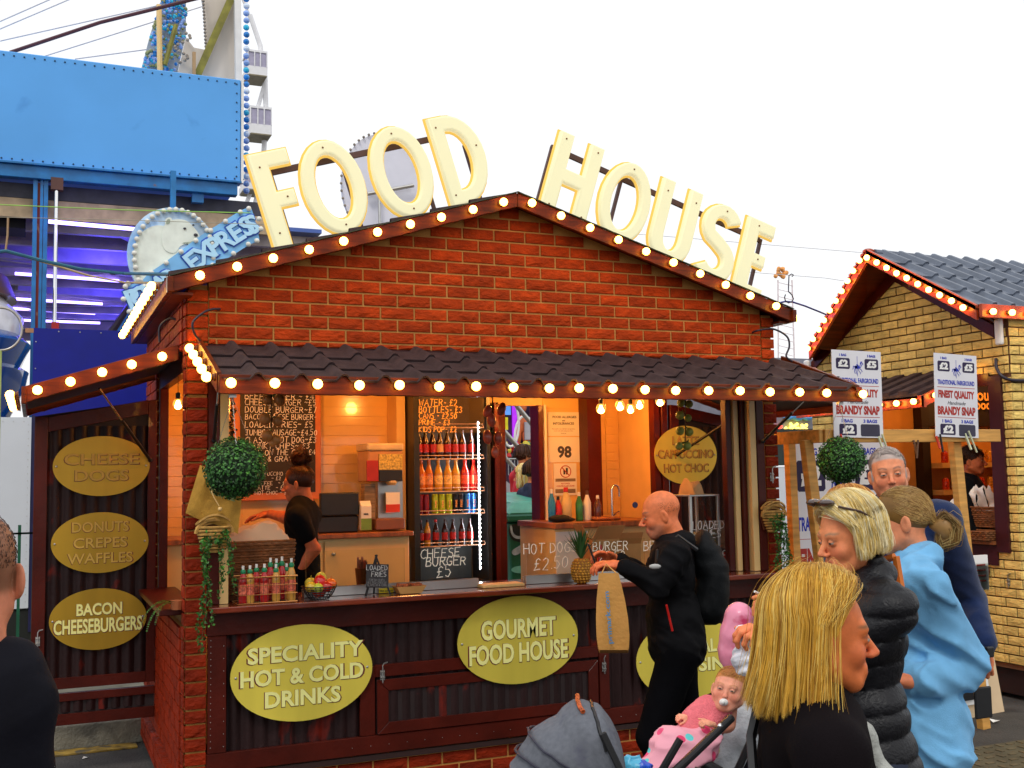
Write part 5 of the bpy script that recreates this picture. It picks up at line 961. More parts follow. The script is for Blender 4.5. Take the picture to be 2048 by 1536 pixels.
# canopy underside: blue panels between pale rafters
CZ0 = 4.98
q = MB(); q.box((-5, 7.25, CZ0), (2.6, 19, CZ0+.05)); q.build('canopy_panel', M('canopy_blue', (.06, .12, .4), .4, var=.5, vscale=.9, stretch=(.4, 1, 1)), ride)
RAF = M('rafter_pale', (.55, .48, .42), .6, var=.3, vscale=3)
for i, y in enumerate((7.5, 8.2, 9.0, 9.9, 10.4, 11.0, 12.1, 12.8, 13.6, 14.8, 16.2, 17.8)):
    q = MB(); q.box((-5, y, CZ0-.16-(i % 3)*.03), (2.6, y+.09, CZ0-.003)); q.build('rafter', RAF, ride)
for i, (x0, y0, x1, y1) in enumerate(((.25, 7.6, 1.0, 9.1), (.6, 9.9, -3, 12.6), (-2, 9.2, 2.4, 11.0), (-1, 12, 3, 14), (-2, 14, 2.5, 12.5))):
    q = MB(); q.bar((x0, y0, CZ0-.1), (x1, y1, CZ0-.1), .09, .1); q.build('brace', RAF if i else M('brace_rust', (.35, .28, .25), .6, dirt=(.25, .08, .04, .55), dscale=9), ride)
NEON = M('neon_violet', (.5, .5, 1), .3, var=0, emit=(.30, .22, 1), estr=7)
for i, (x0, y0, x1, y1) in enumerate(((97, 443, 278, 459), (30, 547, 238, 562), (20, 597, 205, 608), (25, 617, 190, 627), (40, 640, 200, 646), (95, 470, 100, 471))):
    if i == 5: continue
    za = CZ0-.2; a = V3(atZ(x0, y0, za)); e = V3(atZ(x1, y1, za)); q = MB(); q.tube([a, e], .022, 8); o = q.build('neon_tube', NEON, ride)
for i, y in enumerate((8.6, 11.4, 13.9)):
    l = bpy.data.lights.new('tube_light', 'POINT'); l.energy = 60; l.color = (.08, .06, 1); l.shadow_soft_size = .3; lo = bpy.data.objects.new('tube_light', l); COL.objects.link(lo); lo.parent = ride; lo.location = V3(.1+i*.3, y, CZ0-.45)-wloc(ride)
q = MB(); q.tube([V3(atY(205, 690, 8)), V3(atY(262, 610, 8))], .05, 8); q.build('dark_strut', M('strut_dark', (.05, .03, .04), .5), ride); q = MB(); q.tube([V3(atY(222, 690, 7.9)), V3(atY(278, 600, 7.9))], .03, 8); q.build('blue_strut', RBB, ride)
# front board behind the box: bulb studded shapes, brace, white panel
q = MB(); P = [(472, 165), (482, 165), (492, -60), (385, -60), (340, 60), (338, 100), (322, 90), (312, 140), (365, 152)]
bk = thing('ride_show_board', 'tall beige back of a fairground show board with a rusty diagonal brace', 'show board', atY(440, 150, 7.8)); F8 = frame((0, 7.8, 0)); pp = [(atY(x, y, 7.8)[0], atY(x, y, 7.8)[2]) for x, y in ((345, 185), (480, 185), (480, -60), (392, -60), (408, 15), (413, 100), (388, 95), (372, 75), (362, 120))]
q.poly(pp[::-1], .08, F8); q.build('panel', M('board_back', (.62, .55, .47), .7, var=.1, vscale=2, stretch=(3, 1, .4)), bk, fixn=True)
q = MB(); q.bar(V3(atY(395, 150, 7.7)), V3(atY(470, -20, 7.7)), .06, .09); q.build('brace', M('brace_olive', (.22, .2, .03), .6, var=.4), bk)
q = MB(); q.bar(V3(atY(477, 168, 7.65)), V3(atY(474, -40, 7.65)), .1, .08, up=(1, 0, 0)); q.build('edge_post', WHITE, bk); q = MB(); q.bar(V3(atY(388, 155, 7.6)), V3(atY(388, 105, 7.6)), .05, .04, up=(1, 0, 0)); q.build('rust_post', M('post_rust', (.4, .25, .12), .7), bk)
q = MB()
for i in range(14): x, y = 360+14*math.sin(i*.7)+i*.6, 125-i*4.5; q.ball(atY(x, y, 7.7), .022, 7, 5)
for i in range(18): q.ball(atY(412-i*.4, 100-i*7, 7.7), .02, 7, 5)
o = q.build('edge_bulbs', M('edge_bulb', (.3, .25, .2), .4, var=.5, vscale=30), bk); o['kind'] = 'stuff'
BB1 = [M('blue_cap_%d' % i, c_, .25, coat=.3, var=.2) for i, c_ in enumerate(((.01, .2, .6), (.02, .45, .7), (.25, .4, .8), (.6, .7, .85)))]
bs_ = thing('blue_bulb_strip', 'vertical strip of blue capped bulbs running up the right edge of the ride', 'light strip', atY(488, 200, 7.3))
for i in range(28): q = MB(); y = -2+i*14.2; p = V3(atY(490+(i % 2)*.5, y, 7.3)); q.lathe([(.018, -.02), (.035, 0), (.038, .03), (.02, .05)], p, 10, axis=(1, 0, 0)); q.build('blue_bulb', BB1[(i*7+i//3) % 4], bs_)
bs2 = thing('blue_bulb_board', 'lozenge shaped fairground board crusted with blue and white bulbs', 'light board', atY(330, 60, 8.2)); rr = random.Random(5); q = MB()
q.poly([(atY(x, y, 8.3)[0], atY(x, y, 8.3)[2]) for x, y in ((282, 140), (355, 145), (372, 70), (372, -40), (335, -40), (300, 70))], .05, frame((0, 8.3, 0))); q.build('backing', M('pale_backing', (.45, .5, .55), .6), bs2, fixn=True); q = MB()
for i in range(330):
    v = rr.random(); y = 142-180*v; xa = 283+50*v; xb = 352+22*min(1, v*2); p = atY(rr.uniform(xa, xb), y, 8.2); q.mat(rr.randrange(4)); q.ball(p, rr.uniform(.018, .028), 6, 4)
o = q.build('bulbs', BB1[:3]+[M('bulb_olive', (.25, .28, .12), .4)], bs2); o['kind'] = 'stuff'
q = MB(); q.tube([V3(atY(320, 150, 8.0)), V3(atY(318, 10, 8.0))], .035, 8); q.build('post', CREAM, bs2); q = MB(); q.tube([V3(atY(352, 50, 8.0)), V3(atY(330, 130, 8.0))], .03, 8); q.build('bracket', M('brace_olive', (.22, .2, .03), .6), bs2)
# cables overhead
def wireobj(name, pts, r, mat, label, cat='cable', group='overhead cables of the fairground'):
    b = MB(); b.tube([V3(*p) if not isinstance(p, Vector) else p for p in pts], r, 6); o = b.build(name, mat, None); tag(o, label, cat, group); return o
PUR = M('cable_maroon', (.08, .02, .03), .5); PALE = M('cable_pale', (.62, .6, .62), .6, var=.05); GRC = M('cable_green', (.3, .6, .1), .5)
wireobj('cable', [atY(20, 105, 7.6), atY(200, 45, 7.6), atY(430, -12, 7.6)], .022, PUR, 'thick dark tow bar rising right above the blue ride box')
for i, (a, e, lb) in enumerate((((-5, 45, ), (120, -10), 'thin pale wire at the top left corner of the sky'), ((-5, 60), (300, -70), 'thin pale wire second from the top left corner'), ((0, 82), (330, 8), 'long pale wire passing above the maroon bar'), ((90, 112), (420, 8), 'pale wire running just under the maroon bar'), ((150, 118), (300, 98), 'short pale wire just above the blue box edge'))):
    wireobj('thin_wire', [atY(a[0], a[1], 8+i*.3), atY(e[0], e[1], 8+i*.3)], .008, PALE, lb)
wireobj('thin_wire', [atY(-10, 409, 2.8), atY(250, 420, 2.8), atY(500, 426, 2.8)], .004, GRC, 'bright green thin wire crossing below the blue beam')
wireobj('thin_wire', [atY(-10, 434, 2.7), atY(250, 440, 2.7), atY(560, 450, 2.7)], .0025, M('cable_grey', (.35, .33, .25), .6), 'thin grey wire just under the green wire')
wireobj('cable', [atY(-20, 505, 2.6), atY(12, 502, 2.6), atY(80, 520, 2.6), atY(160, 538, 2.6), atY(250, 547, 2.55), atY(352, 549, .3)], .013, M('cable_blue', (.02, .12, .2), .5), 'sagging blue cable reaching the left gable corner of the kiosk')
wireobj('cable', [atY(12, 502, 2.7), atY(100, 528, 2.7), atY(180, 552, 2.7), atY(250, 565, 2.6), atY(345, 566, .6)], .008, M('cable_tan', (.5, .38, .2), .6), 'thin tan cable below the blue cable at the left gable corner')
wireobj('cable_hook', [atY(16, 436, 2.75), atY(15, 470, 2.7), atY(11, 502, 2.65)], .008, M('hook_brown', (.25, .14, .05), .5), 'small brown hook holding up the sagging cables', 'hook', None)
# polar bear sign ---------------------------------------------------
PY_ = 6.2; Fp = frame((0, PY_, 0))
ps = thing('ride_sign', 'round white bear sign with bulb edge and blue banner reading POLAR EXPRESS', 'sign', atY(345, 510, PY_))
def pq(x, y, Y=PY_): p = atY(x, y, Y); return (p[0], p[2])
ICE = M('sign_ice', (.50, .68, .88), .5, var=.3, vscale=3, dirt=(.22, .45, .85, .52), dscale=2.2); BEAR = M('bear_white', (.78, .84, .76), .7, var=.14, vscale=5); BLT = M('banner_blue', (.20, .50, .85), .4, var=.15, vscale=3); LTB = M('letter_pale_blue', (.45, .75, .97), .35, var=.03); DKB = M('letter_outline_blue', (.02, .10, .55), .5)
cc = pq(347, 512); R_ = (pq(438, 515)[0]-pq(255, 515)[0])/2; q = MB(); q.poly([(cc[0]+R_*1.0*math.cos(a), cc[1]+R_*1.12*math.sin(a)) for a in np.linspace(0, 2*math.pi, 48)[:-1]], .05, Fp); q.build('disc', ICE, ps)
def shp(pts, mat, nm, w, sm=3):
    P = [pq(*p) for p in pts]
    for _ in range(sm): P = [((a[0]*.75+b_[0]*.25, a[1]*.75+b_[1]*.25), (a[0]*.25+b_[0]*.75, a[1]*.25+b_[1]*.75)) for a, b_ in zip(P, P[1:]+P[:1])]; P = [x for y in P for x in y]
    ar = sum(a[0]*b_[1]-b_[0]*a[1] for a, b_ in zip(P, P[1:]+P[:1]));  P = P if ar > 0 else P[::-1]
    q = MB(); q.poly(P, .006, frame((0, PY_-w, 0))); return q.build(nm, mat, ps)
shp([(272, 580), (263, 520), (275, 470), (305, 450), (335, 452), (352, 470), (360, 505), (350, 545), (320, 585), (290, 590)], BEAR, 'bear_body', .008)
shp([(325, 500), (322, 465), (330, 446), (350, 438), (372, 440), (385, 452), (398, 468), (400, 480), (385, 487), (360, 490), (350, 510)], BEAR, 'bear_head', .016)
shp([(330, 452), (329, 438), (342, 434), (346, 446)], BEAR, 'bear_ear', .018); shp([(331, 450), (333, 440), (340, 438), (340, 448)], M('bear_shade', (.3, .36, .28), .7), 'bear_ear_inner', .02)
shp([(330, 520), (370, 498), (410, 484), (424, 480), (425, 495), (395, 515), (350, 540)], BEAR, 'bear_arm', .02); shp([(372, 486), (400, 479), (418, 468), (424, 478), (405, 490), (380, 494)], M('bear_paw', (.42, .48, .38), .7, var=.2), 'bear_paw', .024)
for x, y, r in ((369, 458, .011), (386, 451, .009), (391, 471, .016)): q = MB(); p = pq(x, y); q.ball((p[0], PY_-.026, p[1]), r*1.5, 10, 6, (1, .3, .8)); q.build('bear_feature', M('bear_nose', (.03, .03, .04), .4), ps)
shp([(362, 486), (385, 484), (398, 478), (394, 482), (372, 488)], M('bear_shade', (.3, .36, .28), .7), 'bear_mouth', .022, 1)
# banner
def ban(t):   # along the banner, returns centre px & direction
    pts = [(262, 600), (290, 590), (330, 565), (370, 535), (410, 505), (450, 480), (490, 455), (510, 448)]; f = t*(len(pts)-1); i = min(int(f), len(pts)-2); u = f-i
    return (pts[i][0]*(1-u)+pts[i+1][0]*u, pts[i][1]*(1-u)+pts[i+1][1]*u)
up_, dn_ = [], []
for i in range(21): x, y = ban(i/20); w = 34 if i > 3 else 27; up_.append((x-8, y-w)); dn_.append((x+10, y+w))
shp(up_+dn_[::-1], BLT, 'banner', .03, 1)
for i, chr_ in enumerate('POLAR EXPRESS'):
    if chr_ == ' ': continue
    x, y = ban(.02+i/12.6*.97); x2, y2 = ban(min(1, .05+i/12.6*.97)); x1, y1 = ban(max(0, -.02+i/12.6*.97)); a = pq(x1, y1); e = pq(x2, y2); d = V3(e[0]-a[0], 0, e[1]-a[1]).normalized(); u = V3(-d[2], 0, d[0]); p = pq(x, y)
    F_ = (V3(p[0], PY_-.038-.002*(i % 2), p[1]), d, u, V3(0, -1, 0)); text('letter_outline', chr_, F_, .235, DKB, ps, bold=.05, ext=.0006); text('letter', chr_, F_, .215, LTB, ps, bold=.03, ext=.008, zoff=.005)
SB = M('sign_bulb', (.75, .74, .66), .3, var=.08, vscale=20); q = MB(); q2 = []
for i in range(30):
    a = math.radians(-30+i*9); x, y = 347+79*math.cos(a), 512-92*math.sin(a)
    if x > 436: continue
    p = pq(x, y); s_ = MB(); s_.ball((p[0], PY_-.03, p[1]), .029, 10, 7); s_.build('sign_bulb', SB, ps, smooth=180)
for i in range(20):
    for j, w in enumerate(((-31), 33)):
        if i % 2: continue
        x, y = ban(i/19); p = pq(x+(-7 if w < 0 else 9), y+w)
        s_ = MB(); s_.ball((p[0], PY_-.06, p[1]), .03, 10, 7); s_.build('sign_bulb', SB, ps, smooth=180)
for x, y in ((516, 440), (520, 460), (250, 575), (246, 600), (258, 625)): p = pq(x, y); s_ = MB(); s_.ball((p[0], PY_-.06, p[1]), .03, 10, 7); s_.build('sign_bulb', SB, ps, smooth=180)
q = MB(); q.bar((cc[0], PY_+.1, cc[1]-.4), (cc[0], PY_+.1, 5.35), .06, .06, up=(0, 1, 0)); q.build('hanger', RBB, ps)
# ferris wheel far away -------------------------------------------
FY_ = 45
fw = thing('ferris_wheel', 'distant white ferris wheel rim with hanging glazed gondolas beside the blue bulbs', 'ferris wheel', atY(505, 500, FY_)); PL = M('wheel_white', (.72, .72, .74), .6, var=.04); GD = M('gondola_glass', (.35, .33, .45), .4, var=.1)
q = MB(); pts = [atY(x, y, FY_) for x, y in ((500, 30), (520, 90), (530, 150), (532, 220), (528, 300), (515, 390), (500, 450), (480, 510))]; q.tube(pts, .12, 8); q.build('rim', PL, fw)
q = MB(); q.tube([atY(515, 70, FY_), atY(470, -40, FY_)], .07, 6); q.build('spoke', PL, fw); q = MB(); q.tube([atY(532, 160, FY_), atY(505, 250, FY_)], .1, 6); q.build('spoke', PL, fw); q = MB(); q.tube([atY(522, 330, FY_), atY(480, 440, FY_)], .1, 6); q.build('spoke', PL, fw)
for (x, y, w, h) in ((515, 125, 40, 55), (522, 240, 44, 60), (508, 360, 40, 40), (519, 440, 30, 60)):
    a = atY(x-w/2, y-h/2, FY_-.8); e = atY(x+w/2, y+h/2, FY_-.8); W2, H2 = e[0]-a[0], a[2]-e[2]; g_ = MB()
    g_.box((a[0], FY_-.8, e[2]), (e[0], FY_+.6, e[2]+H2*.35)); g_.box((a[0], FY_-.8, a[2]-H2*.08), (e[0], FY_+.6, a[2]))
    for t_ in (0, .33, .62, .95): g_.box((a[0]+W2*t_, FY_-.82, e[2]+H2*.35), (a[0]+W2*t_+W2*.05, FY_-.7, a[2]-H2*.08))
    gg = g_.build('gondola', PL, fw); g_ = MB(); g_.box((a[0]+W2*.05, FY_-.75, e[2]+H2*.36), (a[0]+W2*.95, FY_+.5, a[2]-H2*.09)); g_.build('gondola_glass', GD, gg); g_ = MB(); g_.box((a[0]+.05, FY_-.85, e[2]-.06), (e[0]-.05, FY_+.5, e[2])); g_.build('gondola_floor', M('gondola_base', (.2, .17, .1), .6), gg)
# thing at left edge: glossy blue ride car and hoop
rc = thing('ride_car', 'glossy blue and white ride car partly visible at the left edge', 'ride car', atY(20, 740, 5.9)); a = V3(atY(0, 700, 6.4))
q = MB(); q.lathe([(.9, -1.2), (1.15, -.75), (1.2, -.55), (1.1, -.5), (1.25, -.2), (1.28, .0), (1.2, .05), (1.3, .3), (1.2, .4)], (a[0]-1.0, 7.0, 3.25-.15), 40); q.build('hull', M('car_blue', (.01, .08, .35), .12, coat=.8, var=.3, vscale=1.2), rc, smooth=60)
q = MB(); q.lathe([(1.2, .4), (1.22, .6), (.9, .95), (.3, 1.1)], (a[0]-1.0, 7.0, 3.1), 40); q.build('top_shell', M('car_white', (.75, .75, .78), .25, coat=.5), rc, smooth=60)
q = MB(); q.lathe([(1.2, .9), (1.1, 1.15), (.4, 1.25)], (a[0]-1.05, 7.0, 3.0), 40); q.build('dark_roof', M('car_dark', (.1, .04, .03), .3), rc, smooth=60)
hp_ = thing('metal_hoop', 'grey metal hoop on a stalk in front of the blue ride car', 'hoop', atY(0, 660, 4.4)); q = MB(); c0 = V3(atY(2, 658, 4.4)); rr_ = abs(atY(44, 658, 4.4)[0]-c0[0]); q.tube([c0+V3(rr_*math.cos(a_), 0, rr_*1.12*math.sin(a_)) for a_ in np.linspace(0, 6.283, 33)[:-1]], .011, 8, closed=True); q.build('ring', M('hoop_grey', (.45, .42, .38), .3, metal=.6), hp_, smooth=60)
q = MB(); q.tube([c0+V3(0, 0, -rr_*1.12), c0+V3(0, .0, -1.6)], .012, 8); q.build('stalk', M('hoop_green', (.4, .5, .15), .4), hp_); q = MB(); q.cbox(V3(atY(59, 661, 4.38)), (.035, .01, .02)); q.build('bracket', M('hoop_bracket', (.4, .2, .1), .5), hp_)
# big sign frame behind FOOD letters
dish = thing('oval_fair_sign', 'back of a pale oval fairground sign with bulb edge behind the FOOD letters', 'sign', atY(780, 370, 9)); q = MB(); c0 = V3(atY(765, 375, 9)); q.poly([(.62*math.cos(a_), .8*math.sin(a_)) for a_ in np.linspace(0, 6.283, 40)[:-1]], .05, frame(c0)); q.build('panel', M('pale_lilac', (.72, .72, .8), .6, var=.03), dish); q = MB()
for i in range(46): a_ = i*6.283/46; q.ball(c0+V3(.63*math.cos(a_), -.03, .81*math.sin(a_)), .022, 6, 4)
o = q.build('edge_bulbs', M('edge_bulb', (.3, .25, .2), .4, var=.5, vscale=30), dish); o['kind'] = 'stuff'
q = MB(); q.tube([V3(atY(735, 388, 8.9)), V3(atY(827, 371, 8.9))], .03, 8); q.tube([V3(atY(758, 385, 8.9)), V3(atY(760, 470, 8.9))], .02, 6); q.build('frame_bars', STEEL, dish)
# distant tower and lamp, wires at right
tw = thing('distant_tower_ride', 'faint distant lattice tower ride with an orange lit top in the gap between the kiosks', 'tower ride', atY(1570, 700, 60)); q = MB()
for x in (1556, 1584): q.tube([atY(x, 560, 60), atY(x+(6 if x > 1570 else 1), 760, 60)], .06, 5)
for i in range(14): q.tube([atY(1557, 565+i*14, 60), atY(1586, 572+i*14, 60)], .03, 4)
q.build('lattice', M('tower_pale', (.75, .65, .66), .7), tw); q = MB(); rr = random.Random(3)
for i in range(16): q.ball(atY(1562+rr.uniform(-11, 11), 546+rr.uniform(-9, 9), 60), .18, 6, 4)
q.build('lit_top', M('tower_orange', (.7, .3, .08), .5, var=.6, vscale=2), tw)
wireobj('thin_wire', [atY(960, 452, 12), atY(1300, 470, 12), atY(1735, 506, 12)], .006, PALE, 'thin pale wire in the gap between the two kiosk roofs, upper one')
wireobj('thin_wire', [atY(1250, 525, 12), atY(1650, 556, 12), atY(1690, 562, 12)], .006, PALE, 'thin pale wire in the gap between the two kiosk roofs, lower one')
t = thing('hooked_rod', 'curly black steel hook with a drooping blue cable between the kiosks', 'hook', atY(1578, 600, 1.2)); q = MB(); q.tube([atY(x, y, 1.2) for x, y in ((1584, 553), (1587, 550), (1583, 548), (1578, 551), (1577, 575), (1577, 583), (1584, 590), (1587, 598), (1583, 604), (1577, 606), (1571, 602), (1569, 595), (1571, 589))], .005, 6); q.build('hook', CAB, t)
q = MB(); q.tube([atY(x, y, 1.2+(x-1558)*.005) for x, y in ((1558, 606), (1570, 603), (1585, 604), (1610, 612), (1640, 624), (1652, 629))], .008, 6); q.build('cable', M('cable_royal', (.01, .02, .25), .4), t)
# ================================================================= view behind: trailers, wheelie bin, stairs, people seen through the door
bt = thing('long_ride_trailer', 'long dark ride trailer with white lower side behind the kiosk', 'trailer', (6, 7.2, .17)); q = MB(); q.box((7.4, 7.3, .3), (12, 7.6, 1.93)); q.build('lower_side', WT, bt); q = MB(); q.box((7.4, 7.28, 1.95), (12, 7.6, 2.5)); q.build('upper_side', M('dark_green_band', (.02, .03, .025), .6), bt)
q = MB(); q.box((7.4, 7.45, 2.5), (12, 7.6, 3.6)); q.build('lit_back', M('dim_grey', (.2, .2, .25), .5), bt); rr = random.Random(12)
for nm, c_, n_, y0, y1 in (('red', (1, .05, .03), 46, 853, 870), ('yellow', (1, .8, .1), 30, 848, 862), ('blue', (.1, .1, 1), 6, 832, 838)):
    q = MB()
    for i in range(n_): q.ball(atY(rr.uniform(1545, 1565) if nm == 'red' else rr.uniform(1570, 1618), rr.uniform(y0, y1), 7.4), .025 if nm != 'blue' else .06, 6, 4, (1.6, 1, .7) if nm == 'blue' else (1, 1, 1))
    o = q.build('ride_lights', M('ride_light_'+nm, c_, .4, var=0, emit=c_, estr=4), bt); o['kind'] = 'stuff'
q = MB(); q.tube([(4.2, 5.6, 1.62), (6.4, 5.6, 1.6)], .012, 6); q.tube([(4.2, 5.6, 1.1), (6.4, 5.6, 1.1)], .012, 6); q.tube([(4.9, 5.6, .17), (4.9, 5.6, 1.62)], .014, 6); o = q.build('hand_rail', STEEL, None); tag(o, 'low grey hand rail in front of the white trailer behind the kiosk', 'rail')
BINM = M('bin_green', (.01, .13, .075), .4, var=.25, vscale=2.5); BINL = M('bin_lid', (.08, .35, .26), .35, var=.25, vscale=8)
wb = thing('wheelie_bin', 'green commercial wheelie bin with spray painted side behind the open back door', 'bin', (3.9, 3.7, .17)); X0, X1 = 3.46, 4.75
q = MB(); q.hexa([(X0+.06, 3.42, .3), (X1-.06, 3.42, .3), (X1-.06, 4.3, .3), (X0+.06, 4.3, .3), (X0, 3.38, 1.42), (X1, 3.38, 1.42), (X1, 4.4, 1.42), (X0, 4.4, 1.42)]); q.build('body', BINM, wb, bevel=.03, seg=2)
q = MB(); q.box((X0-.03, 3.34, 1.43), (X1+.03, 4.43, 1.5)); q.build('rim', BINM, wb, bevel=.015); q = MB(); q.hexa([(X0-.02, 3.35, 1.503), (X1+.02, 3.35, 1.503), (X1+.02, 4.42, 1.503), (X0-.02, 4.42, 1.503), (X0+.1, 3.5, 1.62), (X1-.1, 3.5, 1.62), (X1-.1, 4.3, 1.7), (X0+.1, 4.3, 1.7)]); q.build('lid', BINL, wb, bevel=.02)
GR1, GR2 = M('spray_pale', (.35, .42, .5), .6, var=.5, vscale=9), M('spray_black', (.004, .006, .006), .6)
def bpx(x, y): p = atY(x, y, 3.385); return (p[0], p[2])
def bshape(pts, mat, w): 
    P = [bpx(*p) for p in pts]
    for _ in range(2): P = [x for a_, e_ in zip(P, P[1:]+P[:1]) for x in ((a_[0]*.75+e_[0]*.25, a_[1]*.75+e_[1]*.25), (a_[0]*.25+e_[0]*.75, a_[1]*.25+e_[1]*.75))]
    ar = sum(a_[0]*e_[1]-e_[0]*a_[1] for a_, e_ in zip(P, P[1:]+P[:1])); q = MB(); q.poly(P if ar > 0 else P[::-1], .002, frame((0, 3.385-w, 0))); q.build('spray_paint', mat, wb)
bshape([(1015, 1050), (1040, 1046), (1075, 1050), (1078, 1090), (1040, 1085), (1018, 1078)], GR2, .012); bshape([(1018, 1052), (1023, 1050), (1024, 1066), (1034, 1073), (1046, 1070), (1048, 1074), (1034, 1079), (1022, 1072)], GR1, .016); bshape([(1020, 1102), (1036, 1092), (1052, 1082), (1076, 1074), (1076, 1079), (1056, 1088), (1040, 1106), (1026, 1112)], GR1, .02); bshape([(1022, 1136), (1036, 1131), (1058, 1131), (1062, 1146), (1036, 1147), (1022, 1143)], M('spray_aqua', (.15, .5, .45), .6), .012)
sts = thing('steel_steps', 'grey steel steps with sloping tube handrails beyond the back door', 'steps', (5.2, 6, .17)); q = MB()
def bq(x, y, Y): return V3(atY(x, y, Y))
for pts in (((1020, 795), (1075, 862)), ((1008, 862), (1075, 938)), ((1008, 892), (1010, 915), (1075, 985))): q.tube([bq(x, y, 5.6) for x, y in pts], .028, 8)
q.tube([bq(1009, 860, 5.6), bq(1009, 910, 5.6)], .022, 8); q.build('handrail', STEEL, sts, smooth=60); q = MB(); q.poly([(p[0], p[2]) for p in (atY(1004, 955, 5.7), atY(1004, 1010, 5.7), atY(1072, 1010, 5.7))], .04, frame((0, 5.7, 0))); q.build('stringer', M('step_grey', (.4, .4, .44), .5), sts, fixn=True)
q = MB(); q.tube([bq(1020, 845, 6.2)+V3(.12*math.cos(a_), 0, .3*math.sin(a_)) for a_ in np.linspace(0, 6.28, 24)[:-1]], .016, 6, closed=True); q.tube([bq(1050, 880, 6.2)+V3(.14*math.cos(a_), 0, .3*math.sin(a_)) for a_ in np.linspace(0, 6.28, 24)[:-1]], .016, 6, closed=True); q.build('loop_rails', WHITE, sts)
fb = thing('painted_fair_board', 'brightly painted fairground board glowing purple and red beyond the back door', 'show board', (6.2, 8.5, .17)); x0, x1 = atY(1000, 900, 8.5)[0]-.5, atY(1078, 900, 8.5)[0]+.6
def slab(x0_, x1_, z0_, z1_, y, mat, nm): q = MB(); q.box((x0_, y, z0_), (x1_, y+.03, z1_)); return q.build(nm, mat, fb)
slab(x0, x1, .17, 3.6, 8.53, M('board_dark', (.05, .02, .06), .5, var=.6, vscale=5), 'panel'); xq = lambda x, Y=8.5: atY(x, 850, Y)[0]; zq = lambda y, Y=8.5: atY(1040, y, Y)[2]
slab(xq(1024), xq(1036), zq(890), 3.5, 8.47, M('fair_purple', (.3, .02, .6), .4, var=.5, vscale=9, emit=(.5, .03, .9), estr=.7), 'purple_column'); slab(xq(1008), xq(1021), zq(830), 3.5, 8.48, M('fair_blue', (.1, .3, .8), .4, emit=(.1, .3, .9), estr=.4), 'blue_column'); slab(xq(1008), xq(1014), zq(860), zq(835), 8.46, M('fair_yellow', (.8, .7, .02), .4), 'yellow_patch')
SKP = M('painted_skin', (.7, .16, .05), .5, var=.3, vscale=6); q = MB()
for cx0, cy0, rx, ry in ((1047, 812, 8, 14), (1045, 848, 15, 20), (1038, 868, 6, 22), (1056, 872, 14, 24)): p = atY(cx0, cy0, 8.44); q.ball(p, 1, 14, 10, (rx/150, .03, ry/150))
q.build('painted_figure', SKP, fb, smooth=180); q = MB(); 
for cx0, cy0, rx, ry in ((1066, 830, 9, 40), (1037, 815, 5, 22)): p = atY(cx0, cy0, 8.46); q.ball(p, 1, 12, 8, (rx/150, .03, ry/150))
q.build('painted_hair', M('painted_hair', (.12, .05, .06), .6, var=.6, vscale=9), fb, smooth=180); slab(xq(1042), xq(1056), zq(880), zq(845), 8.36, M('grey_shield', (.4, .4, .45), .4), 'grey_shield')
q = MB(); rr = random.Random(9)
for i in range(60): q.mat(rr.randrange(4)); q.ball(atY(rr.uniform(1004, 1078), rr.uniform(885, 920), 8.3), rr.uniform(.03, .07), 6, 4)
o = q.build('toy_prizes', [M('toy_%d' % i, c_, .5) for i, c_ in enumerate(((.5, .02, .02), (.6, .5, .05), (.02, .2, .1), (.02, .02, .02)))], fb); o['kind'] = 'stuff'
q = MB()
for i in range(22): x = atY(1004, 935, 7)[0]+i*.045; q.tube([(x, 7, zq(950, 7)), (x, 7, zq(918, 7))], .007, 5)
q.tube([(atY(1000, 930, 7)[0], 7, zq(918, 7)), (atY(1080, 930, 7)[0], 7, zq(918, 7))], .012, 6); o = q.build('crowd_barrier', STEEL, None); tag(o, 'row of upright steel barrier bars beyond the back door', 'barrier')
# ================================================================= buff brick stall on the right
X6 = 6.55; st = thing('buff_brick_stall', 'buff brick stall with grey tiled roof, bulbs and a serving window at the right', 'stall', (7.6, 1.5, 0))
FY6 = frame((X6, 0, 0), (0, -1, 0)); 
def y6(px, py, X=X6): return atX(px, py, X)
APY, APZ = 1.46, 3.72
def ztop(y): return APZ-(.57*(APY-y) if y < APY else .62*(y-APY))
q = MB(); WOP = (.42, 2.1, 1.24, 2.60)   # opening y0 y1 z0 z1
q.poly([(-2.72, 2.60), (-.212, 2.60), (-.212, ztop(.21)-.02), (-APY, APZ), (-2.72, ztop(2.72))], .06, frame((X6+.012, 0, 0), (0, -1, 0))); gwy = q.build('gable_wall', YMORT, st, fixn=True)
def cgy(x0, x1, a, c):
    lo = -(APY+max(0, (APZ-.02-c))/.62); hi = -(APY-max(0, (APZ-.02-c))/.57); return max(x0, lo), min(x1, hi)
jz = y6(1766, 661.8)[2]; ju_ = -y6(1766+(1150-1188)/10.24, 640)[1]
lay(gwy, YB, FY6, -2.7, -.222, 2.62, 3.72, L=.2136, H=.0755, ju=ju_, jv=jz, clip=cgy, seed=11)
q = MB(); q.box((X6+.012, .212, .25), (X6+.07, WOP[0], 2.6)); q.box((X6+.012, WOP[1], .25), (X6+.07, 2.72, 2.6)); q.box((X6+.012, WOP[0], .25), (X6+.07, WOP[1], WOP[2])); lw = q.build('lower_wall', YMORT, st)
lay(lw, YB, FY6, -WOP[0], -.205, .28, 2.6, L=.2136, H=.0755, ju=ju_, jv=jz, seed=12); lay(lw, YB, FY6, -WOP[1], -WOP[0]-.005, .28, WOP[2], L=.2136, H=.0755, ju=ju_, jv=jz, seed=13); lay(lw, YB, FY6, -2.7, -WOP[1]-.005, 1.9, 2.6, L=.2136, H=.0755, ju=ju_, jv=jz, seed=14)
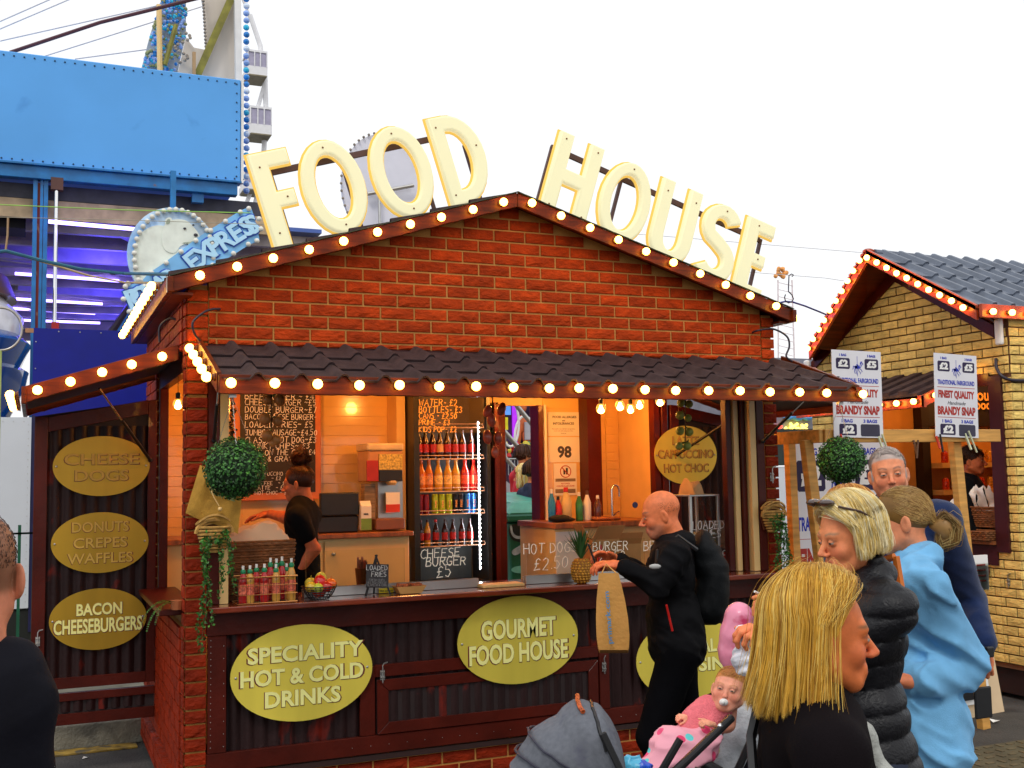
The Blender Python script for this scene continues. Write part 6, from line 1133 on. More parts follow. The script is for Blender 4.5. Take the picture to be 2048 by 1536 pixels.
q = MB(); q.box((X6+.02, .212, .25), (9.6, .27, 3.15)); sw6 = q.build('side_wall', YMORT, st); lay(sw6, YB, frame((0, .207, 0)), X6+.0, 7.1, .28, 3.12, L=.2136, H=.0755, ju=X6, jv=jz, seed=15)
q = MB(); slab_bricks(frame((0, .21, 0)), 7.1, 9.5, .28, 3.12, q, jv=jz); o = q.build('brick_facing', YBRK, sw6); o['kind'] = 'stuff'
q = MB(); q.box((X6+.05, .25, .04), (9.6, 2.7, .25)); q.build('chassis', M('chassis', (.03, .012, .01), .5), st)
RY0, RY1 = .235, 2.28; XO = 6.2
A6 = V3(XO, 1.43, 3.87); R6 = V3(XO, .20, 3.175); L6 = V3(XO, 2.29, 3.07)
BRD = M('stall_board', (.42, .055, .01), .35, var=.3, vscale=6, coat=.15)
board('barge_board', A6, R6, .125, .03, st, nrm=(-1, 0, 0), mat=BRD); board('barge_board', L6, A6, .125, .03, st, nrm=(-1, 0, 0), mat=BRD)
# trim on the wall and soffits
WA, WR, WL = V3(X6-.03, 1.44, 3.70), V3(X6-.03, .33, 3.04), V3(X6-.03, 2.66, 2.97)
board('wall_trim', WA, WR, .11, .02, st, nrm=(-1, 0, 0), mat=BOARDD); board('wall_trim', WL, WA, .11, .02, st, nrm=(-1, 0, 0), mat=BOARDD)
for a_, e_, wa, we in ((A6, R6, WA, WR), (A6, L6, WA, WL)):
    q = MB(); p = [a_-V3(0, 0, .03), e_-V3(0, 0, .03), we+V3(.05, 0, -.01), wa+V3(.05, 0, -.01)]; q.hexa(p+[k+V3(0, 0, .02) for k in p]); q.build('soffit', BOARD, st, fixn=True)
q = MB(); e0, e1 = R6+V3(0, -.08, -.03), V3(9.8, .12, 3.145); p = [A6+V3(0, 0, -.045), R6+V3(0, 0, -.045), V3(9.8, .2, 3.125), V3(9.8, 1.43, 3.82)]; q.hexa(p+[k+V3(0, 0, .02) for k in p]); p = [L6+V3(.01, 0, -.01), A6+V3(.01, 0, -.04), V3(9.8, 1.43, 3.82), V3(9.8, 2.6, 2.92)]; q.hexa(p+[k+V3(0, 0, .02) for k in p]); q.build('roof', BOARD, st, fixn=True)
# tile sheets on the visible slope, with stepped laps and ribs
dn = (R6-A6); Ls = dn.length; dn.normalize(); nv6 = V3(1, 0, 0).cross(dn).normalized(); nv6 = nv6 if nv6[2] > 0 else -nv6
def tile6(): 
    xs = ((0, 0), (.11, 0), (.14, .03), (.17, .032), (.195, 0), (.2, 0)); vs = []
    for t_, h in ((0, .0), (.36, .02)): vs += [V3(XO, 0, 0)*0+V3(1, 0, 0)*x+dn*t_+nv6*(h+z) for x, z in xs]
    vs += [V3(1, 0, 0)*x+dn*.361+nv6*z for x, z in xs]; n = len(xs)
    me = bpy.data.meshes.new('roof_tile'); me.from_pydata([tuple(v) for v in vs], [], [(j*n+i, (j+1)*n+i, (j+1)*n+i+1, j*n+i+1) for j in range(2) for i in range(n-1)]); me.materials.append(SLATE); return me
T6 = tile6()
for c_ in range(4):
    for i in range(17):
        o = mesh_obj('roof_tile', T6, st, A6+dn*(c_*.35)-nv6*.022+V3(.05+i*.2, 0, 0)-wloc(st))
q = MB(); q.tube([A6+V3(.1+i*.2, 0, -.03-.004*i) for i in range(18)], .035, 8); q.build('ridge_cap', SLATE, st)
q = MB(); n = 9
for i in range(26): a_ = L6+(A6-L6)*(i/26); q.ball(a_+V3(.06, 0, .02), .05, 8, 5, (1.2, 1, .5))
q.build('tile_edge', BRD, st)
for k, (px, py) in enumerate(((1741, 511), (1767, 521), (1794, 532), (1820, 541), (1846, 552), (1874, 562), (1901, 573), (1931, 586), (1960, 596), (1992, 609))):
    f = (k+.45)/10.2; p = A6+(R6-A6)*f; bulb(p+V3(-.001, 0, -.062), (-1, 0, 0), st, 1.0)
for k in range(10): f = (k+.5)/10; p = L6+(A6-L6)*f; bulb(p+V3(-.001, 0, -.06), (-1, 0, 0), st, 1.)
board('eave_board', R6+V3(0, -.06, .0), V3(9.8, .14, 3.165), .11, .03, st, mat=BRD)
for k in range(10): bulb((XO+.08+k*.2, .139, 3.11), (0, -1, 0), st)
for p in (WR+V3(-.02, -.08, -.06), WL+V3(-.02, .03, -.08)): q = MB(); q.box(p+V3(-.03, -.035, -.12), p+V3(.015, .035, .1)); q.build('plastic_end_cap', WHITE, st, bevel=.02, seg=2)
# window frame, interior, awning of the buff stall
q = MB(); y0_, y1_, z0_, z1_ = WOP
for bx in (((X6-.03, y0_-.13, z0_-.06), (X6+.06, y0_-.0, z1_+.02)), ((X6-.02, y0_, z0_-.17), (X6+.05, y1_, z0_)), ((X6-.02, y0_, z1_-.05), (X6+.05, y1_, z1_+.05)), ((X6-.02, y1_, z0_-.06), (X6+.05, y1_+.08, z1_))): q.box(*bx)
q.build('window_frame', M('maroon_frame', (.05, .008, .012), .4), st)
q = MB(); q.box((X6+.08, 2.3, .3), (9.5, 2.34, 3.0)); q.box((9.5, .3, .3), (9.55, 2.34, 3.0)); q.box((X6+.08, .3, .26), (9.5, 2.3, .3)); q.build('inner_wall', M('inner_orange', (.75, .38, .1), .6, var=.1), st); q = MB(); q.box((X6-.06, y0_, z0_), (X6+.35, y1_, z0_+.03)); q.build('window_counter', WOODW, st)
xa_ = atY(1843, 900, 2.2)[0]; q = MB(); q.box((xa_, 2.18, .5), (xa_+.1, 2.29, 2.8)); q.build('inner_post', M('inner_black', (.02, .012, .01), .6), st)
for z in (atY(1890, 928, 2.1)[2]-.04, atY(1890, 982, 2.1)[2]-.04): q = MB(); q.box((xa_+.12, 2.05, z), (9.4, 2.28, z+.05)); q.build('shelf', CREAM, st)
rr = random.Random(6)
for zi, z in enumerate((atY(1890, 928, 2.1)[2]+.012, atY(1890, 982, 2.1)[2]+.012)):
    for i in range(9): y = .75+i*.095; bb = thing('sweet_jar', '%s jar of coloured sweets on the %s shelf of the buff stall' % (ORD[i], ('upper', 'lower')[zi]), 'jar', (xa_+.22+i*.12, 2.12, z), group='sweet jars on the stall shelves'); q = MB(); q.lathe([(.03, 0), (.035, .01), (.035, .1), (.02, .12)], bb.location, 10); q.build('jar', M('sweets_%d' % (i % 4), ((.6, .05, .02), (.7, .35, .04), (.15, .2, .4), (.5, .4, .2))[i % 4], .2, coat=.5, var=.5, vscale=60), bb, smooth=50)
for x in (7.2, 8.4): lamp((x, 1.5, 2.7), 16, st)  # unseen point lights without fittings, brightening the stall interior
text('lettering', 'House', (V3(atY(1968, 790, 2.15)), V3(1, 0, 0), V3(0, 0, 1), V3(0, -1, 0)), .12, M('orange_letter', (.9, .35, .05), .5, emit=(1, .35, .03), estr=.4), st, bold=.02); text('lettering', 'food,', (V3(atY(1965, 811, 2.15)), V3(1, 0, 0), V3(0, 0, 1), V3(0, -1, 0)), .1, M('orange_letter', (.9, .35, .05), .5), st, bold=.02)
q = MB(); q.box((xa_+.11, 2.2, 2.3), (9.4, 2.29, 2.95)); q.build('menu_panel', SLATEB, st)
# stall awning
AX6 = 5.95; zb_, zf_ = 2.66, 2.47; q = MB()
for i in range(14):
    y = .62+i*.11; 
    for h in (0,): q.hexa([(AX6, y, zf_-.02), (X6, y, zb_), (X6, y+.11, zb_), (AX6, y+.11, zf_-.02), (AX6, y+.0, zf_+.02+(.03 if i % 2 else 0)), (X6, y, zb_+.04+(.03 if i % 2 else 0)), (X6, y+.11, zb_+.04+(.03 if i % 2 else 0)), (AX6, y+.11, zf_+.02+(.03 if i % 2 else 0))])
q.build('awning_tiles', TILE, st); board('awning_board', (AX6, 2.2, zf_), (AX6, .55, zf_), .1, .03, st, nrm=(-1, 0, 0), mat=BRD); board('awning_rake', (AX6, .55, zf_), (X6, .55, zb_+.05), .1, .03, st, mat=BRD)
for i in range(8): bulb((AX6-.001, .62+i*.2, zf_-.05), (-1, 0, 0), st)
for f in (.15, .5, .85): bulb((AX6+(X6-AX6)*f, .549, zf_-.04+(zb_+.05-zf_)*f), (0, -1, 0), st)
cable([(X6-.02, .33, 2.76), (X6-.05, .3, 2.68), (X6-.05, .24, 2.6), (X6+.05, .19, 2.57), (X6+.3, .17, 2.6), (X6+.5, .17, 2.75)], .014, CAB, st)
bolt(0, 0, st, F=frame((X6-.02, .33, .95), (0, -1, 0))); q = MB(); q.tube([V3(X6-.03, .55, 1.02)+V3(0, .035*math.cos(a_), .035*math.sin(a_)) for a_ in np.linspace(0, 6.28, 16)[:-1]], .014, 7, closed=True); q.build('vent_ring', M('vent_brown', (.1, .02, .01), .5), st)
# baskets of white bags in the stall window
for i, (y0_, y1_, z_, h, lb) in enumerate(((.5, .95, 1.37, .19, 'upper brown wicker basket of white bags in the stall window'), (.44, .74, 1.275, .085, 'lower brown wicker basket on the stall window counter'))):
    basket(X6+(.06 if i == 0 else -.12), X6+(.3 if i == 0 else .03), y0_, y1_, z_, z_+h, lb, WICK); rr2 = random.Random(i)
    for j in range(5 if i == 0 else 0):
        yy = y0_+.06+j*.09; q = MB(); n = 6
        vs = []
        for k in range(n+1):
            for l_ in range(5): u, v = k/n, l_/4; vs.append((X6+.08+.03*math.sin(u*5+j)+v*.02*math.sin(u*9+j*2), yy+.09*(v-.5)+.01*math.sin(u*8), z_+h-.05+.2*u*(1+.1*math.sin(v*9+j))))
        q.add(vs, [(k*5+l_, k*5+l_+1, (k+1)*5+l_+1, (k+1)*5+l_) for k in range(n) for l_ in range(4)]); o = q.build('paper_bag', PAPER, None, smooth=60); tag(o, '%s crumpled white paper bag standing in the %s stall basket' % (ORD[j], ('upper', 'lower')[i]), 'bag', 'white paper bags in the stall baskets')
# ================================================================= timber brandy snap stand
SY = -.3; sx0, sx1 = 4.22, 5.83
sd = thing('timber_stand', 'new pine frame stand with splayed posts carrying the brandy snap posters', 'stand', (5, -.1, 0)); zr = 2.105
q = MB(); q.box((sx0, SY-.02, zr-.045), (sx1, SY+.02, zr+.045)); q.build('front_rail', PINEH, sd, bevel=.003); q = MB(); q.box((sx0-.035, SY-.0, zr-.045), (sx0-.002, .22, zr+.045)); q.build('side_rail', PINEH, sd, bevel=.003)
for a_, e_ in (((1612, 880, SY+.12), (1640, 1112, SY+.12)), ((1908, 878, SY+.06), (1930, 1090, SY+.06))):
    p = V3(atY(a_[0], a_[1], a_[2])); k = V3(atY(e_[0], e_[1], e_[2])); d = (k-p); k2 = p+d*(p[2]/(-d[2])); q = MB(); q.bar(p, k2, .075, .06, up=(0, 1, 0)); q.build('post', PINE, sd, bevel=.003)
q = MB(); q.bar((sx0+.1, SY+.5, zr), (sx0+.2, SY+.6, .02), .06, .06, up=(0, 1, 0)); q.build('post', PINE, sd)
PB, PR_, PK = M('poster_blue', (.012, .03, .42), .6, var=0), M('poster_red', (.72, .01, .03), .6, var=0), M('poster_black', (.018, .008, .05), .6, var=0)
def horse(F, x, y, s, par):
    def P(l, r, nm='horse_print', mt=PB): b = MB(); b.tube([fat(F, x+a_*s, y+c_*s, .001) for a_, c_ in l], r*s, 5); return b.build(nm, mt, par)
    b = MB(); 
    for cx0, cy0, rx, ry in ((0, 0, .34, .17), (-.2, .0, .2, .16)): b.poly([(x+(cx0+rx*math.cos(a_))*s, y+(cy0+ry*math.sin(a_))*s) for a_ in np.linspace(0, 6.283, 20)[:-1]], .0006, (F[0]+F[3]*.0012, *F[1:]))
    b.build('horse_print', PB, par)
    P([(.25, .05), (.42, .32), (.55, .48), (.72, .42), (.76, .34), (.6, .3), (.5, .12), (.35, -.1)], .035); P([(.38, .38), (.5, .58), (.62, .56)], .05); P([(.22, -.1), (.5, -.25), (.62, -.42), (.56, -.5)], .03); P([(.1, -.12), (.2, -.4), (.42, -.62), (.36, -.7)], .03); P([(-.3, -.08), (-.4, -.4), (-.3, -.68)], .032); P([(-.22, -.1), (-.18, -.45), (-.06, -.75)], .032); P([(-.36, .08), (-.52, .1), (-.55, -.15), (-.62, -.22)], .035); P([(0, -.95), (0, 1.15)], .02); P([(-.05, .16), (-.12, .28), (.1, .24), (.12, .16)], .04)
def poster(F, w, h, label, par_name='price_poster', full=True):
    t = thing(par_name, label, 'poster', F[0], group='brandy snap posters'); b = MB(); b.poly([(-w/2, -h/2), (w/2, -h/2), (w/2, h/2), (-w/2, h/2)], .004, F); b.build('board', M('poster_white', (.72, .71, .74), .4, var=.03), t)
    X = lambda u: (u-.5)*w
    Yv = lambda v: (.5-v)*h
    f = lambda u, v, z=0.: (fat(F, X(u), Yv(v), z), F[1], F[2], F[3])
    def rbox(u0, u1, v0, v1, mt): b = MB(); r = .02*w; xa, xb, ya, yb_ = X(u0), X(u1), Yv(v1), Yv(v0); P = [(xa+r, ya), (xb-r, ya), (xb, ya+r), (xb, yb_-r), (xb-r, yb_), (xa+r, yb_), (xa, yb_-r), (xa, ya+r)]; b.poly(P, .0006, (F[0]+F[3]*.0008, *F[1:])); b.build('price_box', mt, t)
    def T(s, u, v, hh, ww, mt, bold=.035, sl_=0., z=0.): text('print', s, f(u, v), hh*h, mt, t, bold=bold, ext=.0004, width=ww*w, slant=sl_, zoff=z)
    T('1 BAG', .22, .055, .028, .14, PB); T('3 BAGS', .8, .055, .028, .17, PB); rbox(.08, .36, .09, .215, PK); rbox(.66, .94, .09, .215, PK); T('£2', .22, .152, .075, .2, WHITE, .06, z=.001); T('£5', .8, .152, .075, .2, WHITE, .06, z=.001)
    horse(F, X(.51), Yv(.19), w*.155, t)
    T('TRADITIONAL FAIRGROUND', .5, .345, .055, .86, PB, .03); T('FINEST QUALITY', .5, .495, .085, .84, PR_, .05); T('Handmade', .5, .59, .045, .42, INK, .0, .35); T('BRANDY SNAP', .5, .685, .095, .88, PR_, .05)
    for v in (.405, .765): b = MB(); b.poly([(X(.06), Yv(v)-.002), (X(.94), Yv(v)-.002), (X(.94), Yv(v)+.002), (X(.06), Yv(v)+.002)], .0006, (F[0]+F[3]*.0006, *F[1:])); b.build('rule_line', PR_, t)
    T('1 BAG', .27, .81, .038, .22, PB); T('3 BAGS', .74, .81, .038, .28, PB); rbox(.11, .46, .845, .975, PK); rbox(.54, .93, .845, .985, M('poster_blank', (.035, .03, .06), .5)); T('£2', .29, .91, .085, .24, WHITE, .06, z=.001)
    return t
Pc = lambda x, y: V3(atY(x, y, SY-.04))
for (tl, tr_, bl, br, lb) in (((1657, 700), (1756, 703), (1674, 873), (1772, 877), 'white brandy snap price poster on the left of the pine rail'), ((1863, 706), (1948, 711), (1876, 872), (1962, 877), 'white brandy snap price poster on the right of the pine rail')):
    A_, B_, C_, D_ = Pc(*tl), Pc(*tr_), Pc(*bl), Pc(*br); r_ = ((B_-A_)+(D_-C_)); u_ = ((A_-C_)+(B_-D_)); r_.normalize(); u_ = (u_-r_*u_.dot(r_)).normalized(); ce = (A_+B_+C_+D_)/4; poster((ce, r_, u_, r_.cross(u_).normalized()), ((B_-A_).length+(D_-C_).length)/2, ((A_-C_).length+(B_-D_).length)/2, lb)
poster(frame((4.80, .25, 1.2)), .93, 1.82, 'tall white brandy snap poster standing behind the pine post')
# clamps
def clamp(px, py, L_, ang_, mats, label):
    p = V3(atY(px, py, SY-.06)); t = thing('spring_clamp', label, 'clamp', p, group='clamps on the pine rail'); d = V3(math.sin(ang_), 0, -math.cos(ang_)); q = MB(); q.bar(p, p+d*L_, .012, .012, up=(0, 1, 0)); q.build('jaw', mats[0], t, bevel=.002); q = MB(); d2 = V3(math.sin(ang_*.3), -.3, -math.cos(ang_*.3)); q.bar(p+V3(-.012, .03, 0), p+V3(-.012, .03, 0)+d2*L_*.8, .012, .012, up=(0, 1, 0)); q.build('handle', mats[1], t)
PAL, RDP = M('clamp_pale', (.6, .62, .4), .4), M('clamp_red', (.7, .05, .02), .4)
for a_ in ((1764, 868, .13, .35, (PAL, PAL), 'pale steel clamp at the right foot of the left poster'), (1937, 862, .17, .42, (PAL, PAL), 'long pale clamp at the right foot of the right poster'), (1681, 868, .07, .3, (RDP, BLKM), 'red tipped clamp at the left foot of the left poster'), (1880, 868, .13, .15, (BLKM, RDP), 'red and black clamp at the left foot of the right poster'), (1836, 880, .13, -.15, (M('clamp_brown', (.12, .05, .02), .5),)*2, 'brown clamp hanging from the middle of the pine rail')): clamp(*a_)
# plywood board sign and leaflet holder at the right
bs3 = thing('board_sign', 'pale plywood board sign with white sheet and black corner leaning by the stall', 'sign', (6.05, .08, 0)); q = MB(); a_, e_ = V3(atY(1800, 1180, 0)), V3(atZ(2018, 1424, .0)); F9 = frame((0, .06, 0)); PLY = M('plywood', (.68, .5, .3), .6, var=.1, vscale=3)
q.add([(5.2, -.02, .0), (6.17, .10, .0), (6.02, .12, .93), (5.2, 0, .93), (5.2, .01, .0), (6.17, .13, .0), (6.02, .15, .93), (5.2, .03, .93)], [(0, 1, 2, 3), (7, 6, 5, 4), (0, 4, 5, 1), (1, 5, 6, 2), (2, 6, 7, 3), (3, 7, 4, 0)]); q.build('board', PLY, bs3)
q = MB(); q.add([(5.25, -.03, .1), (6.0, .065, .1), (5.92, .075, .88), (5.25, -.012, .88)], [(0, 1, 2, 3)]); q.build('sheet', WHITE, bs3); q = MB(); q.add([(5.3, -.04, .14), (5.93, .045, .14), (5.9, .05, .42), (5.3, -.03, .42)], [(0, 1, 2, 3)]); q.build('black_panel', M('panel_black', (.01, .01, .012), .3), bs3)
lh = thing('leaflet_holder', 'clear leaflet holder on top of the plywood board sign', 'leaflet holder', (5.75, .1, .95)); q = MB(); x_ = atY(1955, 1140, .1)[0]; q.box((x_-.06, .08, .935), (x_+.09, .10, 1.2)); q.build('leaflets', PAPER, lh); q = MB()
for i in range(4): q.box((x_-.03, .077, 1.0+i*.04), (x_+.06, .079, 1.012+i*.04))
q.build('red_print', PR_, lh); q = MB(); q.box((x_-.07, .06, .93), (x_+.1, .065, 1.14)); q.build('holder', GLS, lh)
# iron manhole plate and scrap on the paving
b = MB(); n = 16
mh = thing('manhole_cover', 'worn patterned iron cover set in the paving at the lower right', 'manhole cover', (5.0, -1.3, 0)); b.box((4.6, -1.95, .002), (6.1, -.62, .006)); b.build('plate', M('iron_plate', (.08, .07, .04), .6, var=.3), mh); b = MB()
for i in range(15):
    for j in range(13): b.cbox((4.68+i*.1, -1.87+j*.1, .0085), (.03, .014, .0025)) if (i+j) % 2 else b.cbox((4.68+i*.1, -1.87+j*.1, .0085), (.014, .03, .0025))
o = b.build('studs', M('iron_stud', (.1, .08, .045), .5, var=.4), mh); o['kind'] = 'stuff'
p = atZ(1988, 1443, .01); q = MB(); q.add([V3(p)+V3(-.03, -.02, 0), V3(p)+V3(.03, -.03, .012), V3(p)+V3(.035, .02, .004), V3(p)+V3(-.02, .03, .02)], [(0, 1, 2, 3)]); o = q.build('litter_scrap', PAPER, None); tag(o, 'crumpled white paper scrap on the paving near the plywood sign', 'litter')
# ================================================================= implicit surfaces for figures and cloth
def RC(a, b, r1, r2=None, k=.02, c=0, sub=False): return ('rc', np.array(a, float), np.array(b, float), r1, r1 if r2 is None else r2, k, c, sub)
def EL(ce, r, k=.02, c=0, rot=None, sub=False): return ('el', np.array(ce, float), np.array(r, float), rot, 0, k, c, sub)
def _d(p, X):
    if p[0] == 'rc':
        a, b, r1, r2 = p[1:5]; ba = b-a; l2 = ba@ba; pa = X-a; h = np.clip((pa@ba)/l2, 0, 1) if l2 > 1e-12 else 0*pa[..., 0]
        return np.linalg.norm(pa-h[..., None]*ba, axis=-1)-(r1+(r2-r1)*h)
    q = X-p[1]
    if p[3] is not None: q = q@np.array(p[3])
    r = p[2]; k0 = np.linalg.norm(q/r, axis=-1); k1 = np.linalg.norm(q/(r*r), axis=-1)+1e-9; return k0*(k0-1)/k1
def _bb(p):
    if p[0] == 'rc': m = max(p[3], p[4]); return np.minimum(p[1], p[2])-m, np.maximum(p[1], p[2])+m
    m = p[2].max() if p[3] is not None else p[2]; return p[1]-m, p[1]+m
def sdf(prims, h, disp=None):
    P_ = [p for p in prims if not p[7]]; lo = np.min([_bb(p)[0] for p in P_], 0)-4*h; hi = np.max([_bb(p)[1] for p in P_], 0)+4*h; n = np.ceil((hi-lo)/h).astype(int)+1
    F = np.full(n, .5, np.float32)
    for p in prims:
        a, b = _bb(p); mgn = p[5]+3*h; i0 = np.maximum(0, np.floor((a-mgn-lo)/h).astype(int)); i1 = np.minimum(n, np.ceil((b+mgn-lo)/h).astype(int)+1)
        if (i1 <= i0).any(): continue
        g = [lo[j]+h*np.arange(i0[j], i1[j]) for j in range(3)]; X = np.stack(np.meshgrid(*g, indexing='ij'), -1); d = _d(p, X).astype(np.float32); s = tuple(slice(i0[j], i1[j]) for j in range(3)); f = F[s]; k = max(p[5], 1e-4)
        if p[7]: e = np.maximum(k-np.abs(-d-f), 0)/k; F[s] = np.maximum(f, -d)+e*e*k*.25
        else: e = np.maximum(k-np.abs(d-f), 0)/k; F[s] = np.minimum(f, d)-e*e*k*.25
    if disp is not None:
        m = np.abs(F) < .04; idx = np.argwhere(m); X = lo+idx*h; F[m] += disp(X).astype(np.float32)
    S = F < 0; c = [S[i:n[0]-1+i, j:n[1]-1+j, k:n[2]-1+k] for i in (0, 1) for j in (0, 1) for k in (0, 1)]; cnt = sum(x.astype(np.int8) for x in c); act = (cnt > 0) & (cnt < 8); ci = np.argwhere(act); vid = -np.ones(act.shape, int); vid[act] = np.arange(len(ci))
    acc = np.zeros((len(ci), 3)); num = np.zeros(len(ci)); cor = [(i, j, k) for i in (0, 1) for j in (0, 1) for k in (0, 1)]
    for a in range(8):
        for b in range(a+1, 8):
            A, B = np.array(cor[a]), np.array(cor[b])
            if np.abs(A-B).sum() != 1: continue
            fa = F[tuple((ci+A).T)]; fb = F[tuple((ci+B).T)]; m = (fa < 0) != (fb < 0); t = np.where(m, fa/np.where(m, fa-fb, 1), 0); acc += (A+(B-A)*t[:, None])*m[:, None]; num += m
    V = lo+h*(ci+acc/num[:, None]); fs = []
    for ax in range(3):
        o = [0, 0, 0]; o[ax] = 1; sl0 = tuple(slice(0, n[j]-o[j]) for j in range(3)); sl1 = tuple(slice(o[j], n[j]) for j in range(3)); a = S[sl0]; b = S[sl1]; m = a != b; e = np.argwhere(m); inn = a[m]; u, v = [(1, 2), (2, 0), (0, 1)][ax]; eu = np.zeros(3, int); eu[u] = 1; ev = np.zeros(3, int); ev[v] = 1
        ok = (e[:, u] > 0) & (e[:, v] > 0) & (e[:, u] < n[u]-1) & (e[:, v] < n[v]-1); e = e[ok]; inn = inn[ok]; q = np.stack([vid[tuple((e-eu-ev).T)], vid[tuple((e-ev).T)], vid[tuple(e.T)], vid[tuple((e-eu).T)]], 1); q[~inn] = q[~inn][:, ::-1]; fs.append(q)
    Q = np.concatenate(fs); Q = Q[(Q >= 0).all(1)]; best = np.full(len(V), 9.); cid = np.zeros(len(V), int)
    for p in P_:
        a, b = _bb(p); m = ((V > a-.03) & (V < b+.03)).all(1)
        if m.any(): d = _d(p, V[m]); w = d < best[m]; ix = np.where(m)[0][w]; best[ix] = d[w]; cid[ix] = p[6]
    return V, Q, cid
def np_mesh(name, V, Q, mats, parent, mi=None, col=None, smooth=True, T=None):
    if T is not None: T = np.array(T); V = V@T[:3, :3].T+T[:3, 3]
    me = bpy.data.meshes.new(name); me.vertices.add(len(V)); me.vertices.foreach_set('co', np.asarray(V, np.float32).ravel()); k = Q.shape[1]; me.loops.add(Q.size); me.loops.foreach_set('vertex_index', Q.ravel().astype(np.int32)); me.polygons.add(len(Q)); me.polygons.foreach_set('loop_start', (np.arange(len(Q))*k).astype(np.int32)); me.polygons.foreach_set('loop_total', np.full(len(Q), k, np.int32))
    for m in (mats if isinstance(mats, (list, tuple)) else [mats]): me.materials.append(m)
    if mi is not None: me.polygons.foreach_set('material_index', np.asarray(mi, np.int32))
    me.update(calc_edges=True); me.validate()
    if smooth: me.polygons.foreach_set('use_smooth', [True]*len(me.polygons))
    if col is not None: a = me.color_attributes.new('Col', 'FLOAT_COLOR', 'POINT'); a.data.foreach_set('color', np.concatenate([col, np.ones((len(col), 1))], 1).astype(np.float32).ravel())
    return mesh_obj(name, me, parent)
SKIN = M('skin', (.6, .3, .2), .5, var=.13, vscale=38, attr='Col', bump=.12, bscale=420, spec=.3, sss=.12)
def ss(x, a, b): t = np.clip((x-a)/(b-a), 0, 1); return t*t*(3-2*t)
def rotm(yaw, pitch, roll=0.): return np.array((Matrix.Rotation(yaw, 3, 'Z') @ Matrix.Rotation(pitch, 3, 'X') @ Matrix.Rotation(roll, 3, 'Y')))
def head_mesh(hh=.0042, sc=1., skin=(.62, .27, .15), lip=(.5, .1, .08), brow=(.12, .06, .03), hairc=None, hairline=.05, female=True, fat=1., stubble=0., nose=1.):
    f = fat; P = [EL((0, -.012, .035), (.077, .097, .085), .03), EL((0, .028, -.028), (.062*f, .066, .082), .03), EL((0, .062, -.098), (.026*f, .024, .022), .03)]
    for s in (-1, 1):
        P += [RC((s*.052*f, -.005, -.058), (s*.02, .062, -.097), .020, .018, .03), EL((s*.036, .062, -.034), (.024*f, .020, .024), .02), EL((s*.082, -.008, -.014), (.0085, .020, .033), .006, rot=rotm(s*.5, 0)), EL((s*.089, .001, -.010), (.006, .010, .018), .006, sub=True)]
    P += [RC((-.036, .080, .020), (.036, .080, .020), .011, .011, .02)]
    for s in (-1, 1): P += [EL((s*.031, .101, -.002), (.017, .014, .011), .014, sub=True), EL((s*.031, .084, -.001), (.0145, .0125, .0125), .006, c=1), EL((s*.010*nose, .103, -.039), (.008, .010, .007), .006)]
    P += [RC((0, .088, .006), (0, .088+.031*nose, -.033), .0075, .0095, .012), EL((0, .086, -.072), (.026, .012, .018), .015), RC((-.019, .087, -.0655), (.019, .087, -.0655), .0052, .0052, .008, c=2), RC((-.016, .0875, -.0745), (.016, .0875, -.0745), .0066, .0066, .008, c=2), EL((0, .099, -.0700), (.020, .006, .0016), .003, sub=True)]
    P += [RC((0, -.020, -.05), (0, -.040, -.19), .052 if female else .060, .058 if female else .07, .03)]
    V, Q, cid = sdf(P, hh); x, y, z = V.T; C = np.tile(np.array(skin), (len(V), 1))
    def mixc(w, c): nonlocal C; C = C*(1-w[:, None])+np.array(c)*w[:, None]
    front = ss(y, .03, .06); mixc(.35*front*np.exp(-((np.abs(x)-.04)**2/.0005+(z+.035)**2/.0006)), (.75, .14, .08)); mixc(.3*np.exp(-(x**2/.0003+(z+.035)**2/.0004))*front, (.7, .16, .1))
    lipw = np.exp(-((x/.021)**4))*np.exp(-(((z+.070)/.0095)**4))*ss(y, .086, .09); mixc(.85*lipw, lip); mixc(.7*np.exp(-((x/.02)**4))*np.exp(-(((z+.070)/.0018)**2))*ss(y, .08, .09), (.15, .03, .02))
    bz = .024-.0*np.abs(x)+.006*np.exp(-((np.abs(x)-.035)/.015)**2); mixc(.85*np.exp(-((z-bz)/.0042)**2)*ss(np.abs(x), .010, .016)*(1-ss(np.abs(x), .048, .056))*ss(y, .05, .06), brow)
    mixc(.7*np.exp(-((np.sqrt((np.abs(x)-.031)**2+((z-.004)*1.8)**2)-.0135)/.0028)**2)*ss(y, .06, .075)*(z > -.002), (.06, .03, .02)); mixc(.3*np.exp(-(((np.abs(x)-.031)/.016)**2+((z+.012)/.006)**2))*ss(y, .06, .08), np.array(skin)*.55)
    if stubble: mixc(stubble*ss(y, -.01, .04)*ss(-z, .035, .06)*(1-lipw)*(1-ss(-z, .12, .14)), (.16, .12, .1))
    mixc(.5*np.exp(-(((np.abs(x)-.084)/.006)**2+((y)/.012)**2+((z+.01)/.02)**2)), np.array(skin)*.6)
    ey = cid == 1; d = np.sqrt((np.abs(x)-.031)**2+(z+.0)**2); eyew = ey & (d < .0135) & (np.abs(z+.0015) < .0036) & (y > .088)
    C[eyew] = (.34, .27, .22); C[eyew & (d < .0066)] = (.06, .045, .035); C[eyew & (d < .003)] = (.01, .01, .01)
    if hairc is not None: hl = ss(z-(.085-.6*(y < .02)*(.02-y)*2.2)-0*x, -.012, .004); w = np.where(y < .02, ss(z+.03-(.02-y)*-.0, -.01, .01)*ss(.062-y, 0, .02), ss(z-hairline-.35*np.maximum(0, y-.02), -.006, .006)); mixc(w*(np.abs(x) < .095)*(1-(np.abs(x) > .079)), hairc)
    return V*sc, Q, C
